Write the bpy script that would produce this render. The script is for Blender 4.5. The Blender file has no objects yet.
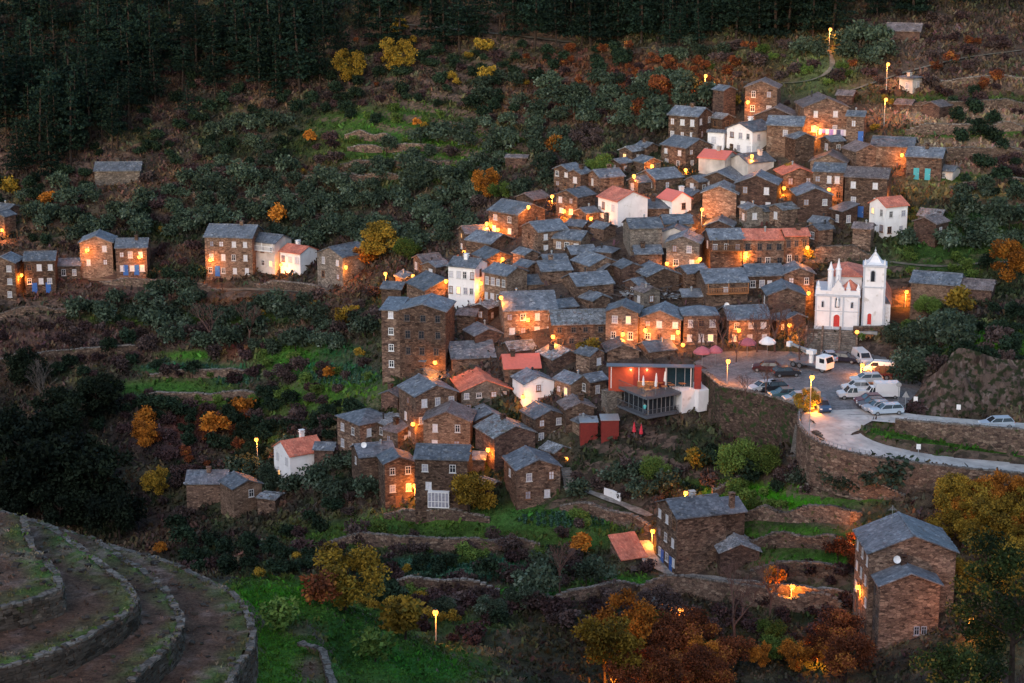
import bpy, bmesh, math, random
import numpy as np
from mathutils import Vector, Matrix, noise
from mathutils.bvhtree import BVHTree
R = math.radians
random.seed(11)
rng = np.random.default_rng(11)
sc = bpy.context.scene
C = sc.collection

# ------------------------------------------------------------------ camera, sky, light, exposure
FPX = 2000.0
PITCH = R(14.0)
cam_d = bpy.data.cameras.new('camera')
cam = bpy.data.objects.new('camera', cam_d); C.objects.link(cam)
cam.location = (0, 0, 0)
cam.rotation_euler = (R(90) - PITCH, 0, 0)
cam_d.sensor_width = 36.0
cam_d.lens = FPX * 36.0 / 1024.0
cam_d.clip_start = 0.5
cam_d.clip_end = 5000
sc.camera = cam
SUN_EL, SUN_AZ = R(24), R(200)          # azimuth the light comes from, clockwise from +Y
w = bpy.data.worlds.new('World'); sc.world = w; w.use_nodes = True
nt = w.node_tree
bg = nt.nodes['Background']
sky = nt.nodes.new('ShaderNodeTexSky'); sky.sky_type = 'NISHITA'
sky.sun_disc = False; sky.ozone_density = 2.2; sky.sun_elevation = R(6); sky.sun_rotation = SUN_AZ
nt.links.new(sky.outputs[0], bg.inputs['Color'])
bg.inputs['Strength'].default_value = 0.15
sun_d = bpy.data.lights.new('sun', 'SUN'); sun = bpy.data.objects.new('sun', sun_d); C.objects.link(sun)
sun_d.energy = 0.6; sun_d.angle = R(70); sun_d.color = (1.0, 0.83, 0.76)
sd = Vector((math.sin(SUN_AZ) * math.cos(SUN_EL), math.cos(SUN_AZ) * math.cos(SUN_EL), math.sin(SUN_EL)))
sun.rotation_euler = sd.to_track_quat('Z', 'Y').to_euler()
sc.view_settings.view_transform = 'Standard'
sc.view_settings.look = 'None'
sc.view_settings.exposure = 1.9
sc.view_settings.gamma = 1.0
LAMP_W = 200.0

# ------------------------------------------------------------------ helpers
def tag(o, label=None, cat=None, group=None, kind=None):
    if label: o['label'] = label
    if cat: o['category'] = cat
    if group: o['group'] = group
    if kind: o['kind'] = kind
    return o
def link(name, me, mats, parent=None):
    o = bpy.data.objects.new(name, me); C.objects.link(o)
    if parent is not None: o.parent = parent
    if mats is not None and not me.materials:
        for m in (mats if isinstance(mats, (list, tuple)) else [mats]): me.materials.append(m)
    return o
def empty(name, loc, rz=0.0):
    o = bpy.data.objects.new(name, None); C.objects.link(o)
    o.location = loc; o.rotation_euler = (0, 0, rz); o.empty_display_size = 0.3
    return o
def children(o): return [c for c in KIDS.get(o.name, [])]
KIDS = {}
class MB:
    """collects polygons, then links them as one mesh object"""
    def __init__(s): s.v = []; s.f = []; s.m = []
    def poly(s, pts, mi=0):
        n = len(s.v); s.v += [tuple(p) for p in pts]; s.f.append(tuple(range(n, n + len(pts)))); s.m.append(mi)
    def box(s, x0, x1, y0, y1, z0, z1, mi=0, M=None):
        p = [(x0,y0,z0),(x1,y0,z0),(x1,y1,z0),(x0,y1,z0),(x0,y0,z1),(x1,y0,z1),(x1,y1,z1),(x0,y1,z1)]
        if M is not None: p = [tuple(M @ Vector(q)) for q in p]
        n = len(s.v); s.v += p
        for f in ((3,2,1,0),(4,5,6,7),(0,1,5,4),(1,2,6,5),(2,3,7,6),(3,0,4,7)):
            s.f.append(tuple(n + i for i in f)); s.m.append(mi)
        return s
    def tube(s, p0, p1, r0, r1=None, n=7, mi=0, cap=True):
        r1 = r0 if r1 is None else r1
        p0 = Vector(p0); p1 = Vector(p1); d = (p1 - p0)
        if d.length < 1e-6: return s
        q = d.to_track_quat('Z', 'Y').to_matrix()
        k = len(s.v)
        for P, r in ((p0, r0), (p1, r1)):
            for i in range(n):
                a = 2 * math.pi * i / n
                s.v.append(tuple(P + q @ Vector((r * math.cos(a), r * math.sin(a), 0))))
        for i in range(n):
            j = (i + 1) % n
            s.f.append((k + i, k + j, k + n + j, k + n + i)); s.m.append(mi)
        if cap:
            s.f.append(tuple(k + n + i for i in range(n))); s.m.append(mi)
            s.f.append(tuple(k + n - 1 - i for i in range(n))); s.m.append(mi)
        return s
    def lathe(s, prof, c=(0,0,0), n=12, mi=0):
        k = len(s.v)
        for r, z in prof:
            for i in range(n):
                a = 2 * math.pi * i / n
                s.v.append((c[0] + r * math.cos(a), c[1] + r * math.sin(a), c[2] + z))
        for j in range(len(prof) - 1):
            for i in range(n):
                i2 = (i + 1) % n
                s.f.append((k + j*n + i, k + j*n + i2, k + (j+1)*n + i2, k + (j+1)*n + i)); s.m.append(mi)
        s.f.append(tuple(k + n - 1 - i for i in range(n))); s.m.append(mi)
        s.f.append(tuple(k + (len(prof)-1)*n + i for i in range(n))); s.m.append(mi)
        return s
    def extrude(s, prof, axis, a0, a1, segs=1, jit=0.0, mi=0):
        """closed 2-D profile (u,z) extruded along x or y"""
        k = len(s.v); n = len(prof)
        for j in range(segs + 1):
            t = a0 + (a1 - a0) * j / segs
            for u, z in prof:
                zz = z + (random.uniform(-jit, jit) if jit and 0 < j < segs else 0)
                s.v.append((u, t, zz) if axis == 'y' else (t, u, zz))
        for j in range(segs):
            for i in range(n):
                i2 = (i + 1) % n
                q = (k + j*n + i, k + j*n + i2, k + (j+1)*n + i2, k + (j+1)*n + i)
                s.f.append(q if axis == 'x' else q[::-1]); s.m.append(mi)
        c0 = tuple(k + i for i in range(n)); c1 = tuple(k + segs*n + i for i in range(n))
        s.f.append(c0[::-1] if axis == 'x' else c0); s.m.append(mi)
        s.f.append(c1 if axis == 'x' else c1[::-1]); s.m.append(mi)
        return s
    def mesh(s, name):
        me = bpy.data.meshes.new(name); me.from_pydata(s.v, [], s.f)
        me.polygons.foreach_set('material_index', s.m)
        me.update()
        bm = bmesh.new(); bm.from_mesh(me); bmesh.ops.recalc_face_normals(bm, faces=bm.faces); bm.to_mesh(me); bm.free()
        return me
    def build(s, name, mats, parent=None, smooth=False):
        me = s.mesh(name)
        if smooth: me.polygons.foreach_set('use_smooth', [True] * len(me.polygons))
        return link(name, me, mats, parent)

# ------------------------------------------------------------------ materials
MATS = {}
def newmat(name, spec=None):
    m = bpy.data.materials.new(name); m.use_nodes = True; MATS[name] = m
    if spec is None: spec = .08 if any(k in name for k in ('leaves','needle','scrub','twig','ground','tuft','stone','rock','dirt','bark','trodden')) else .5
    m.node_tree.nodes['Principled BSDF'].inputs['Specular IOR Level'].default_value = spec
    return m, m.node_tree.nodes, m.node_tree.links, m.node_tree.nodes['Principled BSDF']
def plain(name, col, rough=0.7, metal=0.0, var=0.12, scale=3.0, emit=None, es=0.0):
    m, N, L, b = newmat(name)
    b.inputs['Roughness'].default_value = rough; b.inputs['Metallic'].default_value = metal
    tc = N.new('ShaderNodeTexCoord'); n = N.new('ShaderNodeTexNoise'); n.inputs['Scale'].default_value = scale
    n.inputs['Detail'].default_value = 5
    L.new(tc.outputs['Object'], n.inputs['Vector'])
    r = N.new('ShaderNodeValToRGB')
    r.color_ramp.elements[0].position = 0.3; r.color_ramp.elements[1].position = 0.7
    r.color_ramp.elements[0].color = tuple(c * (1 - var) for c in col) + (1,)
    r.color_ramp.elements[1].color = tuple(min(1, c * (1 + var)) for c in col) + (1,)
    L.new(n.outputs['Fac'], r.inputs['Fac']); L.new(r.outputs['Color'], b.inputs['Base Color'])
    if emit:
        b.inputs['Emission Color'].default_value = tuple(emit) + (1,); b.inputs['Emission Strength'].default_value = es
    return m
def cells(name, cols, sc3, rough=0.85, bump=0.4, patch=None, rnd=0.25, gap=0.5, wear=1.0):
    """irregular stones / slates: voronoi cells squashed to sc3, colour per cell from a ramp"""
    m, N, L, b = newmat(name)
    b.inputs['Roughness'].default_value = rough
    tc = N.new('ShaderNodeTexCoord'); mp = N.new('ShaderNodeMapping'); mp.inputs['Scale'].default_value = sc3
    oi = N.new('ShaderNodeObjectInfo')
    ad = N.new('ShaderNodeVectorMath'); ad.operation = 'ADD'
    L.new(tc.outputs['Object'], ad.inputs[0]); L.new(oi.outputs['Random'], ad.inputs[1])
    L.new(ad.outputs[0], mp.inputs['Vector'])
    v = N.new('ShaderNodeTexVoronoi'); v.inputs['Scale'].default_value = 1.0
    L.new(mp.outputs[0], v.inputs['Vector'])
    sep = N.new('ShaderNodeSeparateColor'); L.new(v.outputs['Color'], sep.inputs[0])
    r = N.new('ShaderNodeValToRGB'); r.color_ramp.interpolation = 'LINEAR'
    while len(r.color_ramp.elements) < len(cols): r.color_ramp.elements.new(0.5)
    for i, c in enumerate(cols):
        r.color_ramp.elements[i].position = i / (len(cols) - 1); r.color_ramp.elements[i].color = tuple(c) + (1,)
    L.new(sep.outputs[0], r.inputs['Fac'])
    # large scale wear
    n = N.new('ShaderNodeTexNoise'); n.inputs['Scale'].default_value = 0.55; n.inputs['Detail'].default_value = 6
    L.new(ad.outputs[0], n.inputs['Vector'])
    mr = N.new('ShaderNodeMapRange'); mr.inputs[1].default_value = 0.3; mr.inputs[2].default_value = 0.7
    mr.inputs[3].default_value = 1-.28*wear; mr.inputs[4].default_value = 1+.25*wear
    L.new(n.outputs['Fac'], mr.inputs[0])
    mo = N.new('ShaderNodeMapRange'); mo.inputs[3].default_value = 1 - rnd; mo.inputs[4].default_value = 1 + rnd
    L.new(oi.outputs['Random'], mo.inputs[0])
    mul = N.new('ShaderNodeMath'); mul.operation = 'MULTIPLY'; L.new(mr.outputs[0], mul.inputs[0]); L.new(mo.outputs[0], mul.inputs[1])
    # joints
    ve = N.new('ShaderNodeTexVoronoi'); ve.feature = 'DISTANCE_TO_EDGE'; ve.inputs['Scale'].default_value = 1.0
    L.new(mp.outputs[0], ve.inputs['Vector'])
    je = N.new('ShaderNodeMapRange'); je.inputs[2].default_value = 0.12; je.inputs[3].default_value = gap; je.inputs[4].default_value = 1.0
    L.new(ve.outputs['Distance'], je.inputs[0])
    mul2 = N.new('ShaderNodeMath'); mul2.operation = 'MULTIPLY'; L.new(mul.outputs[0], mul2.inputs[0]); L.new(je.outputs[0], mul2.inputs[1])
    vm = N.new('ShaderNodeVectorMath'); vm.operation = 'SCALE'
    L.new(r.outputs['Color'], vm.inputs[0]); L.new(mul2.outputs[0], vm.inputs['Scale'])
    out = vm.outputs[0]
    if patch:
        pn = N.new('ShaderNodeTexNoise'); pn.inputs['Scale'].default_value = 1.3; pn.inputs['Detail'].default_value = 8
        L.new(ad.outputs[0], pn.inputs['Vector'])
        pr = N.new('ShaderNodeMapRange'); pr.inputs[1].default_value = patch[1]; pr.inputs[2].default_value = patch[1] + 0.1
        L.new(pn.outputs['Fac'], pr.inputs[0])
        mx = N.new('ShaderNodeMix'); mx.data_type = 'RGBA'; mx.inputs[7].default_value = tuple(patch[0]) + (1,)
        L.new(pr.outputs[0], mx.inputs[0]); L.new(out, mx.inputs[6]); out = mx.outputs[2]
    L.new(out, b.inputs['Base Color'])
    bp = N.new('ShaderNodeBump'); bp.inputs['Strength'].default_value = bump; bp.inputs['Distance'].default_value = 0.08
    ab = N.new('ShaderNodeMath'); ab.operation = 'ADD'; L.new(ve.outputs['Distance'], ab.inputs[0]); L.new(sep.outputs[1], ab.inputs[1])
    L.new(ab.outputs[0], bp.inputs['Height']); L.new(bp.outputs[0], b.inputs['Normal'])
    return m
SCH = (2.0, 2.0, 4.6)
schist = cells('schist brown stone', [(.042,.028,.023),(.15,.095,.069),(.093,.061,.048),(.225,.15,.108),(.125,.08,.064)], SCH, rnd=.38)
schist_dark = cells('dark schist stone', [(.04,.026,.024),(.12,.072,.056),(.08,.05,.042),(.16,.10,.075)], SCH)
schist_grey = cells('grey stone', [(.09,.075,.066),(.2,.17,.145),(.13,.105,.09),(.26,.22,.185)], SCH)
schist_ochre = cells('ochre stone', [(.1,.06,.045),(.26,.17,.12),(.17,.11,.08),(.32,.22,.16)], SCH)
whitewash = cells('white wash', [(.74,.72,.72),(.80,.78,.78)], (.7,.7,.35), bump=0.05, gap=0.97, rnd=0.05, wear=.3, patch=((.56,.53,.50),0.60))
plaster = cells('pale plaster', [(.42,.38,.35),(.52,.47,.43)], (.8,.8,.3), bump=0.08, gap=0.94, rnd=0.12)
drywall = cells('dry stone', [(.05,.035,.03),(.15,.1,.075),(.09,.062,.05),(.22,.16,.12)], (2.2,2.2,4.0), bump=0.6, patch=((.04,.06,.02),0.62))
ivy_wall = cells('ivy grown stone', [(.04,.028,.024),(.13,.085,.065),(.08,.054,.043),(.19,.13,.10)], (2.2,2.2,4.0), bump=.6, patch=((.03,.05,.018),0.52))
rock = cells('cliff rock', [(.05,.034,.028),(.12,.085,.07),(.08,.056,.045),(.17,.13,.115)], (1.8,1.8,.8), bump=.9, gap=.8, patch=((.02,.025,.012),0.47))
coping = cells('coping stone', [(.07,.06,.052),(.22,.19,.165),(.13,.11,.095)], (2.6,2.6,2.6), bump=0.6)
slate = cells('slate', [(.065,.072,.088),(.145,.156,.178),(.098,.107,.125),(.21,.222,.245)], (2.3,3.0,3.0), rough=0.62, bump=0.25, rnd=0.28, gap=0.7)
slate_old = cells('old grey slate', [(.11,.115,.12),(.30,.31,.33),(.17,.18,.19),(.24,.25,.27)], (1.7,2.0,2.0), rough=0.8, bump=0.5, gap=0.4, patch=((.1,.09,.06),0.60))
slate_brown = cells('brown slate', [(.09,.07,.07),(.20,.155,.15),(.14,.11,.105),(.24,.2,.19)], (2.2,2.6,2.6), rough=0.75, bump=0.4, gap=0.5)
tile = cells('terracotta tiles', [(.50,.13,.075),(.62,.2,.12),(.42,.10,.06)], (4,2.5,2.5), rough=0.7, bump=0.3, gap=0.75, patch=((.3,.13,.09),0.64), rnd=0.1)
red_sheet = plain('red sheet roof', (.66,.15,.10), 0.45, var=0.08)
white_paint = plain('white paint', (.78,.77,.76), 0.5, var=0.05)
grey_paint = plain('grey steel paint', (.11,.12,.14), 0.45, metal=0.2)
light_metal = plain('galvanised metal', (.35,.36,.37), 0.45, metal=0.5)
dark_glass = plain('dark glass', (.02,.024,.03), 0.12, var=0.3)
curtain = plain('net curtain behind glass', (.55,.55,.60), 0.3, var=0.2)
curtain_dim = plain('grey curtain behind glass', (.28,.28,.33), 0.25, var=0.3)
lit_glass = plain('lit window', (.5,.4,.25), 0.4, emit=(1.0,.5,.16), es=.55)
wood = plain('brown wood', (.16,.075,.035), 0.7, var=0.4, scale=8)
wood_orange = plain('varnished wood', (.36,.14,.05), 0.55, var=0.3, scale=6)
wood_dark = plain('weathered timber', (.07,.055,.05), 0.8, var=0.5, scale=5)
blue_paint = plain('blue paint', (.02,.10,.34), 0.5)
turq_paint = plain('turquoise paint', (.02,.32,.38), 0.5)
red_paint = plain('red door paint', (.50,.035,.03), 0.5)
green_paint = plain('green paint', (.05,.16,.09), 0.5)
stone_trim = plain('blue grey stone trim', (.24,.28,.34), 0.8, var=0.2)
brick_red = plain('red facade panels', (.20,.02,.014), 0.6, var=0.2)
orange_panel = plain('orange facade panel', (.36,.05,.02), 0.6, var=0.12)
cast_iron = plain('black iron', (.03,.03,.032), 0.5, metal=0.4)
rubber = plain('rubber', (.015,.015,.016), 0.8)
chrome = plain('bright metal', (.5,.5,.5), 0.3, metal=0.9)
asphalt = cells('pale asphalt road', [(.38,.36,.335),(.46,.44,.41)], (.35,.5,.5), bump=0.05, gap=0.93, rnd=0.02, patch=((.30,.285,.27),0.57))
cobble = cells('cobbled paving', [(.10,.095,.10),(.2,.19,.19),(.14,.13,.13)], (2.6,2.6,2.6), bump=0.3, gap=0.6)
path_mat = cells('stone path', [(.17,.15,.13),(.3,.27,.24),(.23,.2,.18)], (1.6,1.6,1.6), bump=0.3, gap=0.7)
concrete = plain('concrete', (.3,.29,.28), 0.85, var=0.2, scale=1.5)
bulb_mat = plain('sodium lamp glow', (1,.6,.2), 0.5, emit=(1.0,.28,.02), es=0.9)
sign_blue = plain('blue sign', (.02,.08,.4), 0.4)
skin = plain('skin', (.45,.27,.2), 0.6)
bark = plain('bark', (.035,.026,.022), 0.9, var=0.4, scale=4)
bark_pale = plain('pale bark', (.10,.085,.075), 0.9, var=0.3, scale=4)

def leafmat(name, a, b2, c=None, rnd=0.35, trans=0.15):
    m, N, L, b = newmat(name)
    b.inputs['Roughness'].default_value = 0.75
    at = N.new('ShaderNodeAttribute'); at.attribute_name = 'tint'
    oi = N.new('ShaderNodeObjectInfo')
    r = N.new('ShaderNodeValToRGB')
    e = r.color_ramp.elements
    e[0].color = tuple(a) + (1,); e[1].color = tuple(b2) + (1,)
    if c is not None:
        x = e.new(0.85); x.color = tuple(b2) + (1,); e[2].color = tuple(c) + (1,)
    L.new(at.outputs['Fac'], r.inputs['Fac'])
    mo = N.new('ShaderNodeMapRange'); mo.inputs[3].default_value = 1 - rnd; mo.inputs[4].default_value = 1 + rnd
    L.new(oi.outputs['Random'], mo.inputs[0])
    vm = N.new('ShaderNodeVectorMath'); vm.operation = 'SCALE'; L.new(r.outputs[0], vm.inputs[0]); L.new(mo.outputs[0], vm.inputs['Scale'])
    L.new(vm.outputs[0], b.inputs['Base Color'])
    return m
M_olive = leafmat('olive leaves', (.014,.024,.015), (.058,.084,.055), (.11,.14,.105))
M_dark = leafmat('dark evergreen leaves', (.006,.013,.008), (.024,.043,.024))
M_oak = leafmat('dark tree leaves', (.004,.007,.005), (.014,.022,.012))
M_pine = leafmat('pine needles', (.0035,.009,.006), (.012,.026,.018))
M_green = leafmat('fresh green leaves', (.035,.065,.014), (.12,.18,.04))
M_yellow = leafmat('yellow autumn leaves', (.07,.05,.01), (.34,.21,.028), (.15,.13,.03))
M_orange = leafmat('orange autumn leaves', (.11,.04,.01), (.50,.18,.025), (.28,.14,.025))
M_rust = leafmat('rust autumn leaves', (.04,.015,.01), (.22,.065,.025), (.34,.14,.03))
M_twig = leafmat('bare twigs', (.025,.018,.018), (.085,.06,.056))
M_purple = leafmat('purple brown scrub', (.022,.014,.015), (.075,.045,.045))
M_mixed = leafmat('green and gold leaves', (.006,.011,.005), (.03,.045,.012), (.22,.13,.025))
M_crop = leafmat('cabbage leaves', (.02,.055,.035), (.07,.15,.10))

# ------------------------------------------------------------------ pixel rays (photo pixel -> direction), used only to find where on the ground things stand
cp, sp = math.cos(PITCH), math.sin(PITCH)
def ray(px, py):
    u = (px - 512) / FPX; v = (341.5 - py) / FPX
    return np.array([u, cp + v * sp, -sp + v * cp])
def on_plane(px, py, z):
    d = ray(px, py); return d * (z / d[2])
def atY(px, py, Y):
    d = ray(px, py); return d * (Y / d[1])
def proj(x, y, z):
    dep = y * cp - z * sp; up = y * sp + z * cp
    return 512 + FPX * x / dep, 341.5 - FPX * up / dep
def depth(P): return P[1] * cp - P[2] * sp

# ------------------------------------------------------------------ terrain
ZP = -75.4
ctrl = [(-60,-60,510),(150,-60,500),(350,-60,490),(550,-60,470),(750,-60,455),(1090,-60,440),
 (-60,30,470),(300,30,458),(600,30,432),(850,30,398),(1090,30,395),
 (-60,100,445),(100,100,440),(300,100,430),(500,100,410),(650,100,390),(850,100,368),(1080,100,365),
 (-60,200,405),(100,200,400),(300,200,395),(450,200,375),(560,200,350),(700,200,345),(850,200,338),(1080,200,335),
 (-60,280,372),(150,280,370),(300,280,366),(400,280,345),(480,280,325),(600,300,312),(720,300,312),(960,300,305),(1080,300,302),
 (-60,400,335),(100,400,335),(250,400,330),(350,400,315),(450,400,292),(550,400,287),(640,400,281),(750,440,274),(690,440,270),
 (385,378,300),(445,378,297),(420,372,301),(500,505,268),(600,505,265),(400,505,275),(300,500,290),(150,520,300),(-60,480,310),
 (960,412,263),(1090,412,263),(970,350,270),(1090,345,272),
 (1070,495,243),(950,495,243),(860,500,246),(780,480,255),(720,500,258),(700,578,245),(850,590,236),(900,655,214),(1030,600,216),
 (640,600,232),(550,600,232),(450,590,238),(350,560,250),(250,560,262),
 (560,683,195),(700,690,206),(850,700,205),(1080,700,190),
 (430,645,200),(340,690,130),(480,690,178),(250,600,150),(300,640,145),(400,620,180),(300,592,165)]
pts = [atY(*c) for c in ctrl]
pts += [np.array(p, float) for p in [(-20,80,-39),(-55,80,-37.5),(-60,130,-55),(-95,120,-52),(-60,200,-88),(-90,250,-104),(-120,210,-92),(-40,60,-30),
        (0,60,-36),(30,90,-52),(60,120,-66),(20,130,-62),(90,150,-76),(-15,100,-45),(-10,-10,-14),(-60,0,-14),(60,0,-22),(-160,100,-48),(-170,0,-20),(170,60,-60),(180,150,-80),(170,0,-30)]]
pts += [on_plane(800,330,-73.3), on_plane(870,330,-73), on_plane(790,372,-75.4-2), on_plane(860,385,-75.4-2), on_plane(730,365,ZP-1)]
Pc = np.array(pts)
def tps_fit(P, lam=40.0):
    n = len(P); d = np.hypot(P[:,None,0]-P[None,:,0], P[:,None,1]-P[None,:,1])
    K = np.where(d > 0, d*d*np.log(d + 1e-9), 0) + lam*np.eye(n)
    A = np.zeros((n+3, n+3)); A[:n,:n] = K; A[:n,n] = 1; A[:n,n+1] = P[:,0]; A[:n,n+2] = P[:,1]
    A[n:, :n] = A[:n, n:].T
    b = np.zeros(n+3); b[:n] = P[:,2]
    return np.linalg.solve(A, b)
Wt = tps_fit(Pc)
X0, X1, Y0, Y1, ST = -190.0, 190.0, -12.0, 525.0, 0.8
gx = np.arange(X0, X1 + .01, ST); gy = np.arange(Y0, Y1 + .01, ST)
GX, GY = np.meshgrid(gx, gy)
def tps_eval(X, Y):
    Z = Wt[-3] + Wt[-2]*X + Wt[-1]*Y
    for i in range(len(Pc)):
        r2 = (X - Pc[i,0])**2 + (Y - Pc[i,1])**2
        Z = Z + Wt[i] * 0.5 * r2 * np.log(r2 + 1e-9)
    return Z
H = tps_eval(GX, GY)
def fbm(X, Y, s, seed=0, octv=4):
    """cheap value noise"""
    r = np.random.default_rng(seed); out = np.zeros_like(X); amp = 1.0
    for o in range(octv):
        T = r.random((64, 64)); x = X / s * (2**o) ; y = Y / s * (2**o)
        xi = np.floor(x).astype(int); yi = np.floor(y).astype(int); fx = x - xi; fy = y - yi
        fx = fx*fx*(3-2*fx); fy = fy*fy*(3-2*fy)
        g = lambda a, b: T[a % 64, b % 64]
        out += amp * ((g(yi,xi)*(1-fx)+g(yi,xi+1)*fx)*(1-fy) + (g(yi+1,xi)*(1-fx)+g(yi+1,xi+1)*fx)*fy - .5)
        amp *= .5
    return out
PXg, PYg = proj(GX, GY, H); PXg = np.where(GY > 20, PXg, -999); 
def ell(cx, cy, rx, ry, soft=0.35, X=None, Y=None):
    X = PXg if X is None else X; Y = PYg if Y is None else Y
    d = np.hypot((X-cx)/rx, (Y-cy)/ry)
    return np.clip((1 + soft - d) / (2*soft), 0, 1)
# village mass mask (no terracing between the houses)
village = np.maximum.reduce([ell(600,290,190,110), ell(760,180,150,90), ell(480,420,130,90), ell(820,380,110,70), ell(700,560,80,50)])
H = H + 0.9 * fbm(GX, GY, 22, 3) * (GY > 30)
tstep = 2.0
warp = 2.6 * fbm(GX, GY, 45, 5)
def terr(h):
    q = h / tstep; b = np.floor(q); f = q - b
    return (b + np.clip((f - .62) / .30, 0, 1) * .92 + f * .08) * tstep
tm = np.clip(1 - village, 0, 1) * (GY > 95) * np.clip(.5 + 3 * fbm(GX, GY, 60, 9), .15, 1)
wood_zone = np.maximum.reduce([ell(120,20,330,110), ell(560,0,300,55), ell(60,440,130,90)])
tm = tm * (1 - .85 * wood_zone)
H = H + (terr(H + warp) - warp - H) * tm

def in_poly(X, Y, poly):
    ins = np.zeros(X.shape, bool); n = len(poly)
    for i in range(n):
        x1, y1 = poly[i][:2]; x2, y2 = poly[(i+1) % n][:2]
        c = ((y1 > Y) != (y2 > Y)) & (X < (x2-x1)*(Y-y1)/((y2-y1) or 1e-9) + x1)
        ins ^= c
    return ins
def flatten_strip(pairs, drop=0.12, margin=0.9):
    """pairs of world points (a,b): set ground between them"""
    global H
    for (a, b), (c, d) in zip(pairs[:-1], pairs[1:]):
        q = [a, b, d, c]; cen = np.mean([p[:2] for p in q], axis=0)
        big = [(p[0] + (p[0]-cen[0]) / max(1e-6, np.hypot(*(np.array(p[:2])-cen))) * margin, p[1] + (p[1]-cen[1]) / max(1e-6, np.hypot(*(np.array(p[:2])-cen))) * margin) for p in q]
        m = in_poly(GX, GY, big)
        z0 = (a[2]+b[2])/2; z1 = (c[2]+d[2])/2
        p0 = (np.array(a[:2])+np.array(b[:2]))/2; p1 = (np.array(c[:2])+np.array(d[:2]))/2; dv = p1-p0
        t = np.clip(((GX-p0[0])*dv[0] + (GY-p0[1])*dv[1]) / (dv@dv), 0, 1)
        H = np.where(m, z0 + (z1-z0)*t - drop, H)
plaza_px = [(722,389),(704,374),(694,362),(715,352),(760,350),(800,352),(868,352),(905,362),(925,385),(920,408),(888,414),(850,415),(812,413),(775,399),(730,389)]
plaza = [on_plane(x, y, ZP) for x, y in plaza_px]
church_px = [(806,331),(806,322),(930,318),(930,331)]
road_pairs = [((812,411),(900,408),ZP),((808,422),(872,421),ZP-.1),((812,434),(861,428),ZP-.4),((830,446),(861,434),ZP-.9),((865,456),(879,443),ZP-1.6),
              ((920,464),(912,451),ZP-2.4),((975,470),(960,458),ZP-3.1),((1120,484),(1120,472),ZP-4.6)]
road_w = [(on_plane(a[0],a[1],z), on_plane(b[0],b[1],z)) for a, b, z in road_pairs]
upper_w = [(on_plane(872,421,ZP), on_plane(880,409,ZP)), (on_plane(940,427,ZP), on_plane(940,417,ZP)), (on_plane(1120,441,ZP), on_plane(1120,430,ZP))]
# grass wedge between the two arms of the bend
wedge = [on_plane(861,431,ZP-.7), on_plane(885,427,ZP-1.5), on_plane(1120,466,ZP-4.3), on_plane(1120,474,ZP-4.6), on_plane(960,458,ZP-3.1), on_plane(879,444,ZP-1.6)]
mw = in_poly(GX, GY, wedge)
tx = np.clip((GX - wedge[0][0]) / (wedge[2][0]-wedge[0][0]), 0, 1)
H = np.where(mw, ZP - .6 - 3.8*tx, H)
flatten_strip(upper_w, margin=0.2); flatten_strip(road_w, margin=0.6)
mp_ = in_poly(GX, GY, plaza); H = np.where(mp_, ZP - .12, H)
cz = -72.6
ch = [on_plane(x, y, cz) for x, y in church_px]
ch[1] = (ch[1][0], ch[0][1] + 17, 0); ch[2] = (ch[2][0], ch[3][1] + 17, 0)
H = np.where(in_poly(GX, GY, ch), cz - .05, H)

def hz(x, y):
    fx = (np.asarray(x, float) - X0) / ST; fy = (np.asarray(y, float) - Y0) / ST
    i = np.clip(np.floor(fx).astype(int), 0, len(gx)-2); j = np.clip(np.floor(fy).astype(int), 0, len(gy)-2)
    fx = np.clip(fx - i, 0, 1); fy = np.clip(fy - j, 0, 1)
    return (H[j,i]*(1-fx)+H[j,i+1]*fx)*(1-fy) + (H[j+1,i]*(1-fx)+H[j+1,i+1]*fx)*fy
TT = np.concatenate([np.arange(50, 130, .5), np.arange(130, 600, .35)])
def ground(px, py, tmin=125):
    """first place the line of sight meets the ground"""
    d = ray(px, py); T = TT[TT >= tmin]
    x = d[0]*T; y = d[1]*T; z = d[2]*T
    below = z < hz(x, y)
    k = int(np.argmax(below)) if below.any() else len(T)-1
    t = T[k]
    if below.any() and k > 0:
        lo, hi = T[k-1], T[k]
        for _ in range(12):
            m = (lo+hi)/2
            if d[2]*m < hz(d[0]*m, d[1]*m): hi = m
            else: lo = m
        t = hi
    p = d*t
    return np.array([p[0], p[1], float(hz(p[0], p[1]))])

# footpaths: level the ground under them first
path_specs = [
 ('stone_path', [(566,486),(585,489),(605,497),(628,506),(650,516)], 1.6, 'narrow walled stone path leading from the village down to the slate roofed house', 125),
 ('stone_path', [(640,541),(648,556),(655,570),(690,577),(730,582),(790,588),(862,594)], 2.4, 'pale stone path curving round the tall house by the stream', 125),
 ('dirt_track', [(400,24),(435,27),(470,31),(520,36),(570,42)], 2.2, 'pale dirt track crossing the wood near the top edge', 125),
 ('dirt_track', [(640,48),(690,46),(740,48),(790,47),(838,46)], 1.3, 'straight pale track above the village reaching the topmost street lamp', 125),
 ('footpath', [(828,50),(836,66),(822,80),(790,84),(740,82)], .9, 'grassy footpath winding down above the highest stone houses', 125),
 ('dirt_track', [(1024,50),(960,58),(905,72),(870,84),(835,96)], 1.0, 'brown track climbing to the right above the white hut', 125),
 ('dirt_track', [(90,279),(140,283),(200,290),(260,289),(320,292)], 2.2, 'road in front of the row of houses on the far left slope', 125),
 ('footpath', [(790,287),(820,281),(850,273),(875,266)], 1.2, 'sloping footpath behind the church towers', 125),
 ('footpath', [(1024,262),(985,262),(940,268),(890,262)], 1.4, 'pale path on the slope right of the bell tower', 125),
]
paths3 = []
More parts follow.
